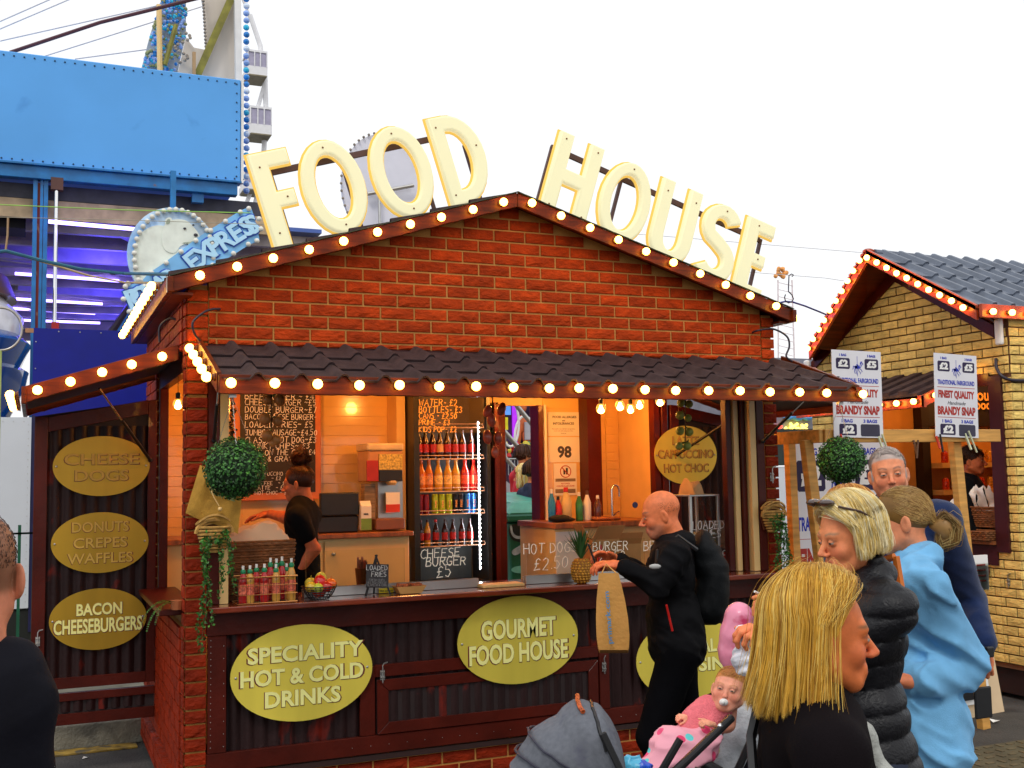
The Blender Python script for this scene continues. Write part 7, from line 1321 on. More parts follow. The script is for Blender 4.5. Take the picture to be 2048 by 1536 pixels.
def hand_mesh(side=1, curl=.6, spread=.12, thumb=.6, hh=.0042, sc=1., curls=None):
    """hand along +y from the wrist at the origin, palm faces -z, thumb on +x*side"""
    P = [EL((0, .045, 0), (.040, .050, .015), .015), RC((0, -.03, 0), (0, .02, 0), .025, .027, .02)]
    L_ = [(.036, .024, .02), (.042, .027, .022), (.039, .025, .02), (.031, .02, .018)]; xs = (.029, .010, -.010, -.028)
    for i in range(4):
        c = curl if curls is None else curls[i]; p = np.array((xs[i]*side, .084-.004*abs(i-1), 0.)); a = side*spread*(1.5-i)*.5; ang = .15*c; r = .0098-.0007*(i == 3)
        for j, l in enumerate(L_[i]):
            ang += c*(.75 if j == 0 else .95); q = p+l*np.array((math.sin(a)*math.cos(ang), math.cos(a)*math.cos(ang), -math.sin(ang))); P.append(RC(p, q, r, r*.92, .005)); p = q; r *= .92
    p = np.array((side*.030, .018, -.004)); d = np.array((side*(.75-.25*thumb), .6, -.35*thumb)); d /= np.linalg.norm(d); q = p+d*.042; P.append(RC(p, q, .0145, .012, .012)); d2 = d+np.array((-side*.45*thumb, .3, -.3*thumb)); d2 /= np.linalg.norm(d2); r_ = q+d2*.032; P.append(RC(q, r_, .0115, .0095, .005)); P.append(RC(r_, r_+d2*.016, .0095, .008, .004))
    V, Q, _ = sdf(P, hh); return V*sc, Q
def basis(fwd, up):
    f = np.array(fwd, float); f /= np.linalg.norm(f); u = np.array(up, float); u -= f*(u@f); u /= np.linalg.norm(u); r = np.cross(f, u); return np.stack([r, f, u], 1)
HAIRM = {}
def hairmats(nm, cols): 
    if nm not in HAIRM: HAIRM[nm] = [M('hair_%s_%d' % (nm, i), c, .42, var=.12, vscale=40, spec=.35) for i, c in enumerate(cols)]
    return HAIRM[nm]
def strands(paths, radii, mats, parent, name='hair', T=None, sides=3, seed=0, stuff=False):
    """paths: list of (n,3) arrays in head space"""
    rr = np.random.RandomState(seed); Vs = []; Qs = []; mi = []; b = 0
    for P, r in zip(paths, radii):
        P = np.asarray(P, float); n = len(P); t = np.gradient(P, axis=0); t /= np.linalg.norm(t, axis=1)[:, None]+1e-9; ref = np.array([.3, .2, .93]); x = np.cross(t, ref); x /= np.linalg.norm(x, axis=1)[:, None]+1e-9; y = np.cross(t, x); w = r*np.minimum(1, np.minimum(np.linspace(.35, 3, n), np.linspace(5, .12, n)))
        ring = [P+(x*math.cos(6.283*k/sides)+y*math.sin(6.283*k/sides))*w[:, None] for k in range(sides)]; Vs.append(np.stack(ring, 1).reshape(-1, 3)); i = np.arange(n-1)[:, None]*sides; m = rr.randint(len(mats)) if rr.rand() < .25 else int(abs(math.atan2(P[-1, 0], P[-1, 1]+.01))*26+(P[-1, 0] > 0)*3) % len(mats)
        for k in range(sides): k2 = (k+1) % sides; Qs.append(b+np.concatenate([i+k, i+k2, i+sides+k2, i+sides+k], 1)); mi += [m]*(n-1)
        b += n*sides
    o = np_mesh(name, np.concatenate(Vs), np.concatenate(Qs), mats, parent, mi=mi, T=T); return o
def bob_hair(n, length, seed=0, face=62, part=.012, flick=.0, R=(.086, .108, .098), layer=.018, thick=.0021, curlin=.02, behind=0., sweep=1.):
    rr = np.random.RandomState(seed); out = []; rad = []; c = np.array((0, -.012, .035)); NC = 64; cl = rr.normal(size=(NC+1, 2, 4))
    for i in range(n):
        s = 1 if rr.rand() < .5 else -1; az = rr.uniform(8, 176); ci_ = int(az/176*NC); cw = cl[ci_, (s+1)//2]; az = az+(.35*((ci_+.5)*176/NC-az)); f = rr.rand(); off = layer*(f**.7)*rr.uniform(.8, 1.05); ry = .072-.155*(max(0, az-8)/168)**.85+rr.normal()*.006; rt = np.array((part+s*.004, max(-.095, ry), 0.)); L = length*(rr.uniform(.94, 1.03)+.045*cw[0])
        azf = max(az, face+rr.uniform(-6, 14)*(1-.4*f)); pts = []; m = 15; ph = rr.uniform(0, 6.28); z0 = c[2]+ (R[2]+off)*math.sqrt(max(.02, 1-((rt[0]-c[0])/(R[0]+off))**2-((rt[1]-c[1])/(R[1]+off))**2)); p0 = np.array((rt[0], rt[1], z0))
        e = np.array((s*math.sin(math.radians(azf))*(R[0]+off), c[1]+math.cos(math.radians(azf))*(R[1]+off), c[2]-.0))
        if azf < 90: e[1] = min(e[1], .055)
        for j in range(m):
            u = j/(m-1); v = min(1, u/.42)
            if u < .42:
                q = p0*(1-v)+e*v; d = (q-c)/np.array((R[0]+off, R[1]+off, R[2]+off)); q = c+(q-c)/max(.15, np.linalg.norm(d)); pts.append(q)
            else:
                w = (u-.42)/.58; q = e.copy(); q[2] = e[2]-L*w; rr2 = 1+flick*w*w-curlin*w*w*3; q[0] = e[0]*(rr2+.06*w); q[1] = (e[1]-c[1])*(rr2+.04*w)+c[1]-behind*w; q[0] += .0022*math.sin(ph+w*5)+w*w*.007*cw[1]+.004*w*math.sin(cw[3]+w*4); q[1] += .0022*math.cos(ph*1.3+w*4)+w*w*.007*cw[2]+.004*w*math.cos(cw[3]*2+w*4); pts.append(q)
        out.append(np.array(pts)); rad.append(thick*rr.uniform(.6, 1.3))
    return out, rad
def crop_hair(n, length, seed=0, region=lambda d: d[2] > -.1, R=(.079, .099, .087), thick=.0012, comb=(0, -.5, -.2)):
    rr = np.random.RandomState(seed); c = np.array((0, -.012, .035)); out = []; rad = []; cb = np.array(comb)
    while len(out) < n:
        d = rr.normal(size=3); d /= np.linalg.norm(d)
        if not region(d): continue
        p = c+d*np.array(R); t = cb-d*(cb@d); t = t/(np.linalg.norm(t)+1e-9)+d*rr.uniform(.15, .5)+rr.normal(size=3)*.12; t /= np.linalg.norm(t); L = length*rr.uniform(.6, 1.2); out.append(np.array([p+t*L*u-d*.3*L*u*u for u in np.linspace(0, 1, 5)])); rad.append(thick)
    return out, rad
def tied_hair(n, tie, seed=0, R=(.083, .104, .093), tail=None, thick=.0018, face_z=.05):
    """hair combed back to a tie point, optional tail bundle of points"""
    rr = np.random.RandomState(seed); c = np.array((0, -.012, .035)); out = []; rad = []; tie = np.array(tie)
    while len(out) < n:
        d = rr.normal(size=3); d /= np.linalg.norm(d)
        if d[2] < -.35 or (d[1] > .45 and d[2] < .62) or (d[1] > .1 and d[2] < .05): continue
        p = c+d*np.array(R); pts = []
        for u in np.linspace(0, 1, 11): q = p*(1-u)+tie*u; e = (q-c)/np.array(R); l = np.linalg.norm(e); q = c+(q-c)/l*(1 if u < .8 else max(1, l)) if l < 1 else q; pts.append(q+rr.normal(size=3)*.0008)
        out.append(np.array(pts)); rad.append(thick*rr.uniform(.6, 1.3))
    if tail is not None:
        for _ in range(n//3):
            o = rr.normal(size=3)*tail[1]; T_ = np.array(tail[0]); k = np.linspace(0, 1, len(T_)); out.append(np.array([T_[i]+o*math.sin(math.pi*(.12+.8*k[i]))+rr.normal(size=3)*.001 for i in range(len(T_))])); rad.append(thick)
    return out, rad
def cap_mesh(R=(.083, .104, .093), hh=.006, extra=()):
    P = [EL((0, -.012, .035), R, .01)]+list(extra)+[EL((0, .118, -.02), (.09, .085, .105), .012, sub=True), EL((0, .02, -.16), (.14, .12, .14), .01, sub=True)]; V, Q, _ = sdf(P, hh); return V, Q
def blob(name, prims, h, mat, parent, disp=None, T=None, mi=False):
    V, Q, cid = sdf(prims, h, disp); return np_mesh(name, V, Q, mat, parent, mi=(cid[Q[:, 0]] if mi else None), T=T)
def wrinkle(amp=.006, f=26., seed=0):
    r = np.random.RandomState(seed); K = r.normal(size=(5, 3)); ph = r.uniform(0, 6, 5); f = f*1.9
    def g(X):
        v = 0
        for i in range(5): k = K[i]/np.linalg.norm(K[i])*f*(.5+.35*i); v = v+np.sin(X@k+ph[i]+1.2*np.sin(X@(K[(i+1) % 5]*f*.2)))/(1+i*.6)
        u_ = 0
        for i in range(3): k = K[4-i]/np.linalg.norm(K[4-i])*f*(1.5+.6*i); u_ = u_+np.sin(X@k+ph[i]*2+1.5*np.sin(X@(K[i]*f*.3)))/(1+i*.5)
        return amp*.5*(np.abs(v)-1)+amp*.2*(np.abs(u_)-1)
    return g
def person(label, loc, face_dir, H, skin, top, legs_mat, arms, legs=None, head=(0, 0), headk={}, hair=None, group=None, top_disp=None, top_prims=(), skirt=None, bend=0., shoes=None, hands=True, bulk=1., coat=0., hs=1., lean=(0, 0), collar=True, hh=.0045, belly=0., shoulder=.175):
    rz = math.atan2(-face_dir[0], face_dir[1]); t = thing('person', label, 'person', loc, rz, group); k = H/1.7; lx, ly = lean
    hc = np.array((lx, .02+ly, H-.125*hs*1.0)); nb = np.array((lx*.8, -.015+ly*.8, H-.30*1.0)); ch = np.array((lx*.6, ly*.6, 1.25*k)); wa = np.array((lx*.3, ly*.3, 1.05*k)); hp = np.array((0, 0, .92*k)); sw = shoulder
    HR = rotm(*head); V, Q, C = head_mesh(hh, hs, skin=skin, **headk); V = V@HR.T+hc; parts = [(V, Q, C)]
    P = [EL(nb+(0, .0, .0), (.06, .06, .1), .04), EL(ch, (.13*bulk, .09*bulk, .17), .05), EL(wa, (.12*bulk, .085*bulk, .13), .05), EL(hp, (.14*bulk, .10*bulk, .12), .05)]
    LG = legs or {-1: ((-.1, .03, .50*k), (-.1, 0, .09)), 1: ((.1, .03, .50*k), (.1, 0, .09))}
    for s in (-1, 1):
        kn, an = map(np.array, LG[s]); P += [RC((s*.085, 0, .88*k), kn, .075*bulk, .052, .03), RC(kn, an, .052, .036, .02), RC(an+(0, -.03, -.05), an+(0, .13, -.06), .036, .03, .02)]
    tp = [EL(ch+(0, -.005, .03), (.165*bulk, .115*bulk, .19), .06), EL(wa, (.155*bulk, (.112+belly)*bulk, .16), .06), EL(hp+(0, 0, .02-coat*.3), (.165*bulk, .125*bulk, .13+coat*.5), .06)]
    for s in (-1, 1):
        A = arms[s]; sh = nb+(s*sw, -.005, -.045); elb, wr = np.array(A[0]), np.array(A[1]); P += [RC(sh, elb, .045, .036, .03), RC(elb, wr, .036, .026, .02)]; R1 = A[4] if len(A) > 4 else .066
        tp += [RC(nb+(s*.06, 0, -.01), sh, .075, .072, .05), RC(sh, elb, R1+.004, R1*.93, .035), RC(elb, elb*(.12)+wr*.88, R1*.92, R1*.72, .02)]
        if hands and A[2] is not None:
            V, Q_ = hand_mesh(side=A[2].get('side', -s), curl=A[2].get('curl', .6), curls=A[2].get('curls'), thumb=A[2].get('thumb', .6), hh=A[2].get('hh', .0045), sc=A[2].get('sc', 1)); B = basis(A[2]['dir'], A[2]['up']); V = V@B.T+wr+B[:, 1]*.02; parts.append((V, Q_, np.tile(np.array(skin)*np.array((1.05, .9, .85)), (len(V), 1))))
    V, Q, _ = sdf(P, .016); parts.append((V, Q, np.tile(np.array(skin), (len(V), 1)))); Vs, Qs, Cs = [], [], []; b = 0
    for V, Q, C in parts: Vs.append(V); Qs.append(Q+b); Cs.append(C); b += len(V)
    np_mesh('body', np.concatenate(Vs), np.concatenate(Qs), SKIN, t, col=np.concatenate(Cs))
    if collar: tp += [RC(nb+(-.04, .012, .018), nb+(.04, .012, .018), .045, .045, .02), RC(nb+(-.035, -.035, .035), nb+(.035, -.035, .035), .045, .045, .02)]
    tp += list(top_prims(nb, ch, wa, hp, k) if callable(top_prims) else top_prims)
    if collar: tp += [EL(nb+(0, .025, .125), (.06, .06, .09), .01, sub=True)]
    blob('top_clothing', tp, .0085, top, t, disp=top_disp)
    if legs_mat is not None:
        lp = [EL(hp+(0, 0, -.03), (.155*bulk, .115*bulk, .11), .04)]
        for s in (-1, 1): kn, an = map(np.array, LG[s]); lp += [RC((s*.085, 0, .88*k), kn, .10*bulk, .082, .03), RC(kn, an+(0, 0, .0), .080, .072, .02)]
        blob('trousers', lp, .013, legs_mat, t, disp=wrinkle(.006, 18, 3))
        sp = []
        for s in (-1, 1): an = np.array(LG[s][1]); sp += [RC(an+(0, -.035, -.055), an+(0, .14, -.058), .045, .036, .02)]
        blob('shoes', sp, .013, shoes or BLKM, t)
    if hair:
        T = np.eye(4); T[:3, :3] = HR*hs; T[:3, 3] = hc; hair(t, T)
    return t, hc, HR, nb
def wdir(px_right, toward):   # direction given as image-right component and toward-camera component
    d = CR*px_right-np.array((CF[0], CF[1], 0))*toward; d[2] = 0; return d/np.linalg.norm(d)
def place(px, py, D): return V3(atD(px, py, D))
def loc_in(t, P):            # world point -> person local
    Mx = (Matrix.Translation(t[0]) @ Matrix.Rotation(t[1], 4, 'Z')).inverted(); return np.array(Mx @ V3(P))
def fr_of(p, fd): return (V3(p), math.atan2(-fd[0], fd[1]))
BLKC = M('black_cloth', (.004, .004, .005), .8, var=.3, vscale=6, bump=.15, bscale=260, spec=.12); BLKT = M('black_trousers', (.003, .003, .004), .9, var=.2, spec=.06); NAVYT = M('dark_denim', (.012, .018, .04), .8)
SK1 = (.66, .22, .08); SK2 = (.72, .26, .11); SK3 = (.55, .17, .06)
BLON = hairmats('blonde', [(.72, .40, .045), (.55, .27, .025), (.80, .50, .09), (.38, .17, .015), (.85, .60, .16), (.70, .38, .05)]); WBL = hairmats('pale_blonde', [(.88, .68, .28), (.80, .58, .18), (.9, .78, .45), (.62, .42, .1), (.92, .82, .55)]); LBR = hairmats('light_brown', [(.28, .15, .045), (.42, .26, .08), (.18, .09, .02), (.5, .34, .12)]); RDH = hairmats('strawberry', [(.62, .28, .06), (.75, .42, .12), (.5, .2, .04)]); DBR = hairmats('dark_brown', [(.05, .016, .006), (.08, .025, .008), (.03, .01, .004)]); GRH = hairmats('grey', [(.5, .42, .38), (.38, .32, .3), (.62, .56, .5)]); BBH = hairmats('baby', [(.5, .2, .05), (.6, .3, .08)])
# ---------------------------------------------------------------- 1 bald man with rucksack, walking left looking at his phone
fd = wdir(-1, -.02); P0 = place(1346, 980, 6.0); H1 = P0[2]; F1 = fr_of((P0[0], P0[1], 0), fd); F1 = (V3(P0[0], P0[1], 0), F1[1])
lp = lambda px, py, D: loc_in(F1, atD(px, py, D))
wL = lp(1243, 1132, 5.78); wR = lp(1232, 1118, 6.05); eL = lp(1316, 1170, 5.75); eR = lp(1305, 1165, 6.2)
t1, hc1, HR1, nb1 = person('bald man in a black jacket walking past the counter looking down at his phone', F1[0], fd, H1, (.70, .19, .07), BLKC, BLKT,
    {-1: (eL, wL, dict(dir=lp(1188, 1125, 5.8)-wL, up=(-.2, .1, 1), curls=(.5, .55, .6, .65), side=1, thumb=.3), None, .07), 1: (eR, wR, dict(dir=lp(1190, 1103, 6.0)-wR, up=(.3, .1, 1), curls=(.35, .5, .6, .7), side=-1, thumb=.3), None, .07)},
    legs={-1: ((-.08, .16, .48), (-.08, .02, .1)), 1: ((.09, -.04, .5), (.1, -.42, .2))}, head=(0, -.22), headk=dict(female=False, stubble=.45, brow=(.1, .05, .03), fat=1.08, nose=1.05), lean=(0, .05), bulk=1.12,
    top_disp=wrinkle(.014, 20, 1), belly=.02, top_prims=lambda nb, ch, wa, hp, k: [RC(nb+(-.06, -.08, .02), nb+(.06, -.08, .02), .05, .05, .03), EL(hp+(0, 0, -.03), (.19, .15, .13), .04)], hs=1.03)
T = np.eye(4); T[:3, :3] = HR1; T[:3, 3] = hc1; o_ = crop_hair(500, .006, 3, lambda d: d[2] < .35 and d[1] < .25 and d[2] > -.35, comb=(0, -.2, -.6), thick=.0007); strands(*o_, DBR, t1, name='stubble_hair', T=T)
q = MB(); a_ = V3(lp(1333, 1210, 5.62)); e_ = V3(lp(1345, 1262, 5.64)); q.tube([a_, a_*.5+e_*.5+V3(.006, 0, 0), e_], .006, 6); q.build('red_zip', M('zip_red', (.5, .008, .005), .5), t1, local=True)
q = MB(); c_ = V3(lp(1310, 1133, 5.68)); q.ball(c_, .03, 10, 6, (.3, 1.1, .45)); q.build('sleeve_badge', M('badge_grey', (.4, .4, .38), .5), t1, local=True, smooth=180)
ph = thing('mobile_phone', 'dark mobile phone held up in front of the bald man', 'phone', atD(1193, 1112, 5.9)); q = MB(); c0 = ph.location.copy(); q.bar(c0+V3(.0, 0, -.06), c0+V3(-.045, .01, .07), .009, .07, up=V3(*fd)*0+V3(CF[0], CF[1], 0)); q.build('handset', BLKM, ph, bevel=.004)
# rucksack
rk1 = thing('rucksack', 'black rucksack worn high on the back of the bald man', 'rucksack', atD(1420, 1140, 6.05)); PB_ = [loc_in(F1, atD(x, y, 6.05)) for x, y in ((1408, 1105), (1425, 1150), (1420, 1200), (1400, 1215))]
def fw_(p): return Matrix.Translation(F1[0]) @ Matrix.Rotation(F1[1], 4, 'Z') @ V3(p)
pr = [EL(PB_[0], (.12, .07, .12), .05), EL(PB_[1], (.15, .09, .16), .05), EL(PB_[2], (.15, .09, .14), .05), EL(PB_[3]+(0, 0, 0), (.13, .06, .08), .04)]
V, Q, _ = sdf(pr, .010, wrinkle(.008, 22, 5)); Mx = np.array(Matrix.Rotation(F1[1], 4, 'Z')); V = V@Mx[:3, :3].T+np.array(F1[0])-np.array(rk1.location); np_mesh('bag_body', V, Q, M('ruck_black', (.004, .005, .006), .7, var=.3, bump=.2, bscale=120, spec=.2), rk1)
q = MB(); 
for s in (-1, 1): q.tube([fw_(nb1+(s*.1, -.13, -.02)), fw_(nb1+(s*.12, -.03, .055)), fw_(nb1+(s*.12, .08, -.02)), fw_(nb1+(s*.13, .10, -.18))], .013, 6)
q.build('straps', BLKM, rk1)
# paper bag
pbg = thing('paper_bag', 'tall brown paper carrier bag with blue primark.com lettering hanging from the man’s hand', 'carrier bag', atD(1225, 1300, 5.7)); KP = M('brown_paper', (.62, .30, .07), .65, var=.12, vscale=9, bump=.2, bscale=40)
rows = [(1146, 1197, 1237, .01), (1170, 1196, 1243, .03), (1200, 1193, 1250, .05), (1235, 1192, 1256, .06), (1270, 1193, 1259, .065), (1292, 1196, 1258, .065), (1300, 1199, 1256, .06)]
vs = []; rr = random.Random(4)
for y, xa, xb, d in rows:
    for w in (0, 1):
        for j in range(5): u = j/4; p = V3(atD(xa+(xb-xa)*u, y+(6 if w else 0), 5.68+(d*2 if w else 0)+(-.012*math.sin(u*3.14) if not w else .012*math.sin(u*3.14))+rr.uniform(-.004, .004))); vs.append(p)
q = MB(); n5 = 5; fs_ = []
for i in range(len(rows)-1):
    for w in (0, 1):
        for j in range(4): a_ = i*10+w*5+j; f_ = (a_, a_+1, a_+11, a_+10); fs_.append(f_ if w else f_[::-1])
    for j, w in ((0, 0), (4, 0)): a_ = i*10+j; f_ = (a_, a_+5, a_+15, a_+10); fs_.append(f_)
l_ = (len(rows)-1)*10
for j in range(4): fs_.append((l_+j, l_+j+1, l_+5+j+1, l_+5+j))
q.add(vs, fs_); q.build('bag', KP, pbg, smooth=35, fixn=True); q = MB(); q.tube([V3(atD(1204, 1146, 5.68)), V3(atD(1212, 1128, 5.72)), V3(atD(1232, 1146, 5.68))], .004, 5); q.build('twisted_handle', KP, pbg)
a_ = V3(atD(1219, 1300, 5.655)); e_ = V3(atD(1210, 1180, 5.655)); r_ = (e_-a_).normalized(); fn = V3(-CF[0], -CF[1], -CF[2]); u_ = fn.cross(r_).normalized(); c_ = V3(atD(1218, 1235, 5.645)); text('bag_print', 'primark.com', (c_, r_, u_, r_.cross(u_).normalized()), .026, M('print_blue', (.08, .28, .5), .6), pbg, bold=.015, ext=.0006, width=.27)
# ---------------------------------------------------------------- 2 front blonde woman
fd = wdir(1, .02); P0 = place(1640, 1120, 2.5); H2 = P0[2]-.042; F2 = (V3(P0[0], P0[1], 0)-V3(*fd)*.02, 0)
def hair2(t, T):
    V, Q = cap_mesh(extra=[EL((0, -.05, -.04), (.084, .06, .12), .03), EL((0, .10, -.02), (.13, .10, .115), .01, sub=True)]); np_mesh('hair_base', V, Q, [BLON[1]], t, T=T)
    p, r = bob_hair(9000, .2, 5, face=94, part=-.010, flick=.12, layer=.030, thick=.00085, curlin=.0, R=(.086, .110, .098)); strands(p, r, BLON, t, T=T, sides=3)
    p, r = bob_hair(110, .2, 9, face=84, part=-.012, flick=.3, layer=.048, thick=.0005, R=(.09, .112, .1)); strands(p, r, BLON, t, name='loose_hair', T=T)
t2, hc2, HR2, nb2 = person('blonde woman in a black coat passing in the foreground, seen from behind in profile', F2[0], fd, H2, (.62, .16, .045), M('black_coat', (.006, .004, .005), .85, var=.3, vscale=4, bump=.15, bscale=300, spec=.08), BLKT,
    {-1: ((-.27, -.04, 1.05), (-.26, .08, .84), dict(dir=(0, .1, -1), up=(-1, 0, 0))), 1: ((.27, -.03, 1.05), (.26, .08, .84), dict(dir=(0, .1, -1), up=(1, 0, 0)))}, head=(-.05, -.06), headk=dict(female=True, lip=(.42, .08, .06), nose=.92, brow=(.16, .08, .03)), hair=hair2, hh=.0030, top_disp=wrinkle(.007, 12, 2), coat=.5, bulk=1.05, collar=False, shoulder=.185)
sc_ = MB(); SCF = M('grey_scarf', (.36, .37, .34), .85, var=.2, vscale=20, bump=.4, bscale=90)
blob('scarf', [RC(nb2+(.05, .03, .02), nb2+(.075, .09, -.03), .034, .028, .02), RC(nb2+(.075, .09, -.03), nb2+(.085, .135, -.12), .028, .020, .02), RC(nb2+(.085, .135, -.12), nb2+(.085, .15, -.24), .022, .010, .02), RC(nb2+(-.06, .04, .01), nb2+(.05, .05, .0), .030, .032, .02), RC(nb2+(-.05, -.05, .02), nb2+(-.06, .04, .01), .03, .03, .02)], .007, SCF, t2, disp=wrinkle(.008, 40, 7))
q = MB(); q.tube([nb2+(-.10, -.085, .05), nb2+(-.06, -.125, -.06), nb2+(.02, -.135, -.2), nb2+(.1, -.12, -.34)], .012, 5); q.build('bag_strap', BLKM, t2, local=True)
# ---------------------------------------------------------------- 3 pale blonde woman in quilted jacket
fd = wdir(-1, .22); P0 = place(1722, 997, 3.65); H3 = P0[2]+.004; F3 = (V3(P0[0], P0[1], 0)+V3(*fd)*.03, math.atan2(-fd[0], fd[1]))
L3 = lambda px, py, D: loc_in(F3, atD(px, py, D))
def hair3(t, T):
    V, Q = cap_mesh(extra=[EL((0, -.05, -.03), (.084, .058, .09), .03), EL((0, .10, -.02), (.13, .085, .115), .01, sub=True)]); np_mesh('hair_base', V, Q, [WBL[1]], t, T=T)
    p, r = bob_hair(4800, .10, 6, face=72, part=.012, flick=-.05, layer=.026, thick=.0011, curlin=.03, R=(.085, .106, .096)); strands(p, r, WBL, t, T=T)
def quilt(X):
    z = X[:, 2]; w = np.abs(np.sin((z+.02*np.sin(X[:, 0]*9)+.02*np.sin(X[:, 1]*7))*math.pi/.078)); return -.015*w**.35+.012+wrinkle(.003, 60, 3)(X)*.8
QM = M('quilted_black', (.006, .006, .008), .42, var=.2, vscale=10, bump=.25, bscale=90, spec=.35)
t3, hc3, HR3, nb3 = person('pale blonde woman in a black quilted jacket looking down, sunglasses on her hair', F3[0], fd, H3, (.76, .26, .11), QM, NAVYT,
    {-1: (L3(1690, 1330, 3.5), L3(1560, 1275, 3.45), dict(dir=L3(1520, 1262, 3.42)-L3(1560, 1275, 3.45), up=(-.3, .1, 1), curls=(.7, .8, .9, 1.0), side=1), None, .075), 1: (L3(1660, 1290, 3.9), L3(1575, 1212, 3.85), dict(dir=L3(1515, 1190, 3.8)-L3(1575, 1212, 3.85), up=(0, .1, 1), curls=(.15, .7, .9, 1.1), side=-1, thumb=.4), None, .07)}, head=(.06, -.22), headk=dict(female=True, lip=(.55, .1, .08), brow=(.3, .18, .1)), hair=hair3, hh=.0032, top_disp=quilt, coat=.35, bulk=1.14, top_prims=lambda nb, ch, wa, hp, k: [RC(nb+(-.05, -.03, .05), nb+(.05, -.03, .05), .062, .062, .03), EL(hp+(0, -.01, -.08), (.2, .16, .2), .05)], shoulder=.17)
sg = thing('sunglasses', 'sunglasses pushed up on the pale blonde hair', 'sunglasses', F3[0]+V3(0, 0, H3)); q = MB(); Rz = np.array(Matrix.Rotation(F3[1], 3, 'Z'))
def h2w(F_, hc, HR, p): return V3(*(Rz_(F_[1])@(HR@np.array(p)+hc)))+F_[0]
def Rz_(a): return np.array(Matrix.Rotation(a, 3, 'Z'))
G = lambda p: h2w(F3, hc3, HR3, p)
for s in (-1, 1): q.tube([G((s*.075, .06, .115)), G((s*.100, .0, .085)), G((s*.103, -.04, .05))], .004, 6); q.ball(G((s*.036, .075, .13)), .028, 12, 8, (1, 1, .45))
q.tube([G((-.03, .085, .135)), G((.03, .085, .135))], .004, 6); q.build('frame', M('glasses_brown', (.06, .03, .02), .2, coat=.5), sg)
q = MB(); q.tube([nb3+(.02, -.14, .10), nb3+(.09, -.11, .075), nb3+(.135, -.03, .055), nb3+(.15, .05, .0)], .013, 5); q.build('orange_strap', M('strap_orange', (.6, .16, .02), .5), t3, local=True)
q = MB(); q.tube([nb3+(.02, -.145, .10), nb3+(.0, -.16, -.1)], .013, 5); q.build('strap_end', M('strap_orange', (.6, .16, .02), .5), t3, local=True)
# ---------------------------------------------------------------- 4 woman with tied hair in light blue jacket
fd = wdir(-1, -.30); P0 = place(1812, 968, 4.15); H4 = P0[2]-.01; F4 = (V3(P0[0], P0[1], 0), math.atan2(-fd[0], fd[1]))
L4 = lambda px, py, D: loc_in(F4, atD(px, py, D))
def hair4(t, T):
    V, Q, _ = sdf([EL((0, -.150, -.045), (.034, .038, .046), .02), EL((0, -.12, -.03), (.02, .03, .02), .02)], .006); np_mesh('hair_knot', V, Q, [LBR[0]], t, T=T)
    V, Q = cap_mesh(); np_mesh('hair_base', V, Q, [LBR[2]], t, T=T); p, r = tied_hair(2600, (0, -.125, -.03), 4, tail=([(0, -.118, -.02), (0, -.15, .0), (0, -.175, -.04), (0, -.165, -.085), (0, -.13, -.10), (0, -.12, -.05)], .012), thick=.0013); strands(p, r, LBR, t, T=T)
BLJ = M('light_blue_wool', (.17, .43, .70), .9, var=.1, vscale=14, bump=.25, bscale=320, sheen=.1, spec=.08)
t4, hc4, HR4, nb4 = person('woman with tied back light brown hair in a pale blue wool jacket, turned away', F4[0], fd, H4, (.74, .27, .13), BLJ, M('white_jeans', (.6, .6, .6), .8),
    {-1: (L4(1925, 1330, 4.05), L4(1830, 1365, 3.9), dict(dir=(.2, 1, .1), up=(0, 0, 1), curl=.5), None, .088), 1: ((.26, .02, 1.08), (.16, .24, 1.08), dict(dir=(-.2, 1, .1), up=(0, 0, 1), curl=.5), None, .085)}, head=(.0, -.08), headk=dict(female=True), hair=hair4, hh=.0038, top_disp=wrinkle(.026, 17, 8), coat=.42, bulk=1.08, top_prims=lambda nb, ch, wa, hp, k: [RC(nb+(-.08, .01, .03), nb+(-.05, .07, -.02), .03, .03, .02), RC(nb+(-.09, -.05, .05), nb+(.09, -.05, .05), .035, .035, .03), RC(nb+(.09, -.03, .045), nb+(.07, .09, -.06), .03, .022, .02), EL(hp+(0, 0, -.12), (.215, .19, .27), .05)], shoulder=.19)
q = MB(); Q4 = lambda p: loc_in(F4, p); a_ = [V3(Q4(atD(x, y, 3.93))) for x, y in ((1838, 1207), (1862, 1216), (1862, 1262), (1838, 1258))]; q.add(a_+[k_+V3(0, 0, 0)-V3(*(Rz_(-F4[1])@np.array((CF[0], CF[1], 0))))*-.01 for k_ in a_], [(0, 1, 2, 3), (7, 6, 5, 4), (0, 4, 5, 1), (1, 5, 6, 2), (2, 6, 7, 3), (3, 7, 4, 0)]); q.build('pocket', BLJ, t4, local=True)
q = MB(); n4 = np.array(nb4); q.tube([n4+(-.19, -.02, .03), n4+(-.215, .03, -.05), n4+(-.2, .05, -.14), n4+(-.19, .02, -.2)], .004, 6); q.tube([n4+(-.19, -.02, .03), n4+(-.205, -.08, -.06), n4+(-.19, -.08, -.16)], .004, 6); q.build('armhole_seam', M('blue_seam', (.08, .25, .5), .9), t4, local=True)
blob('collar', [RC(n4+(-.075, -.05, .05), n4+(.075, -.05, .05), .026, .026, .03), RC(n4+(-.075, -.05, .05), n4+(-.09, .06, .0), .026, .022, .03), RC(n4+(.075, -.05, .05), n4+(.09, .06, .0), .026, .022, .03), EL(n4+(-.1, .03, -.02), (.02, .06, .035), .02)], .007, BLJ, t4, disp=wrinkle(.004, 40, 1))
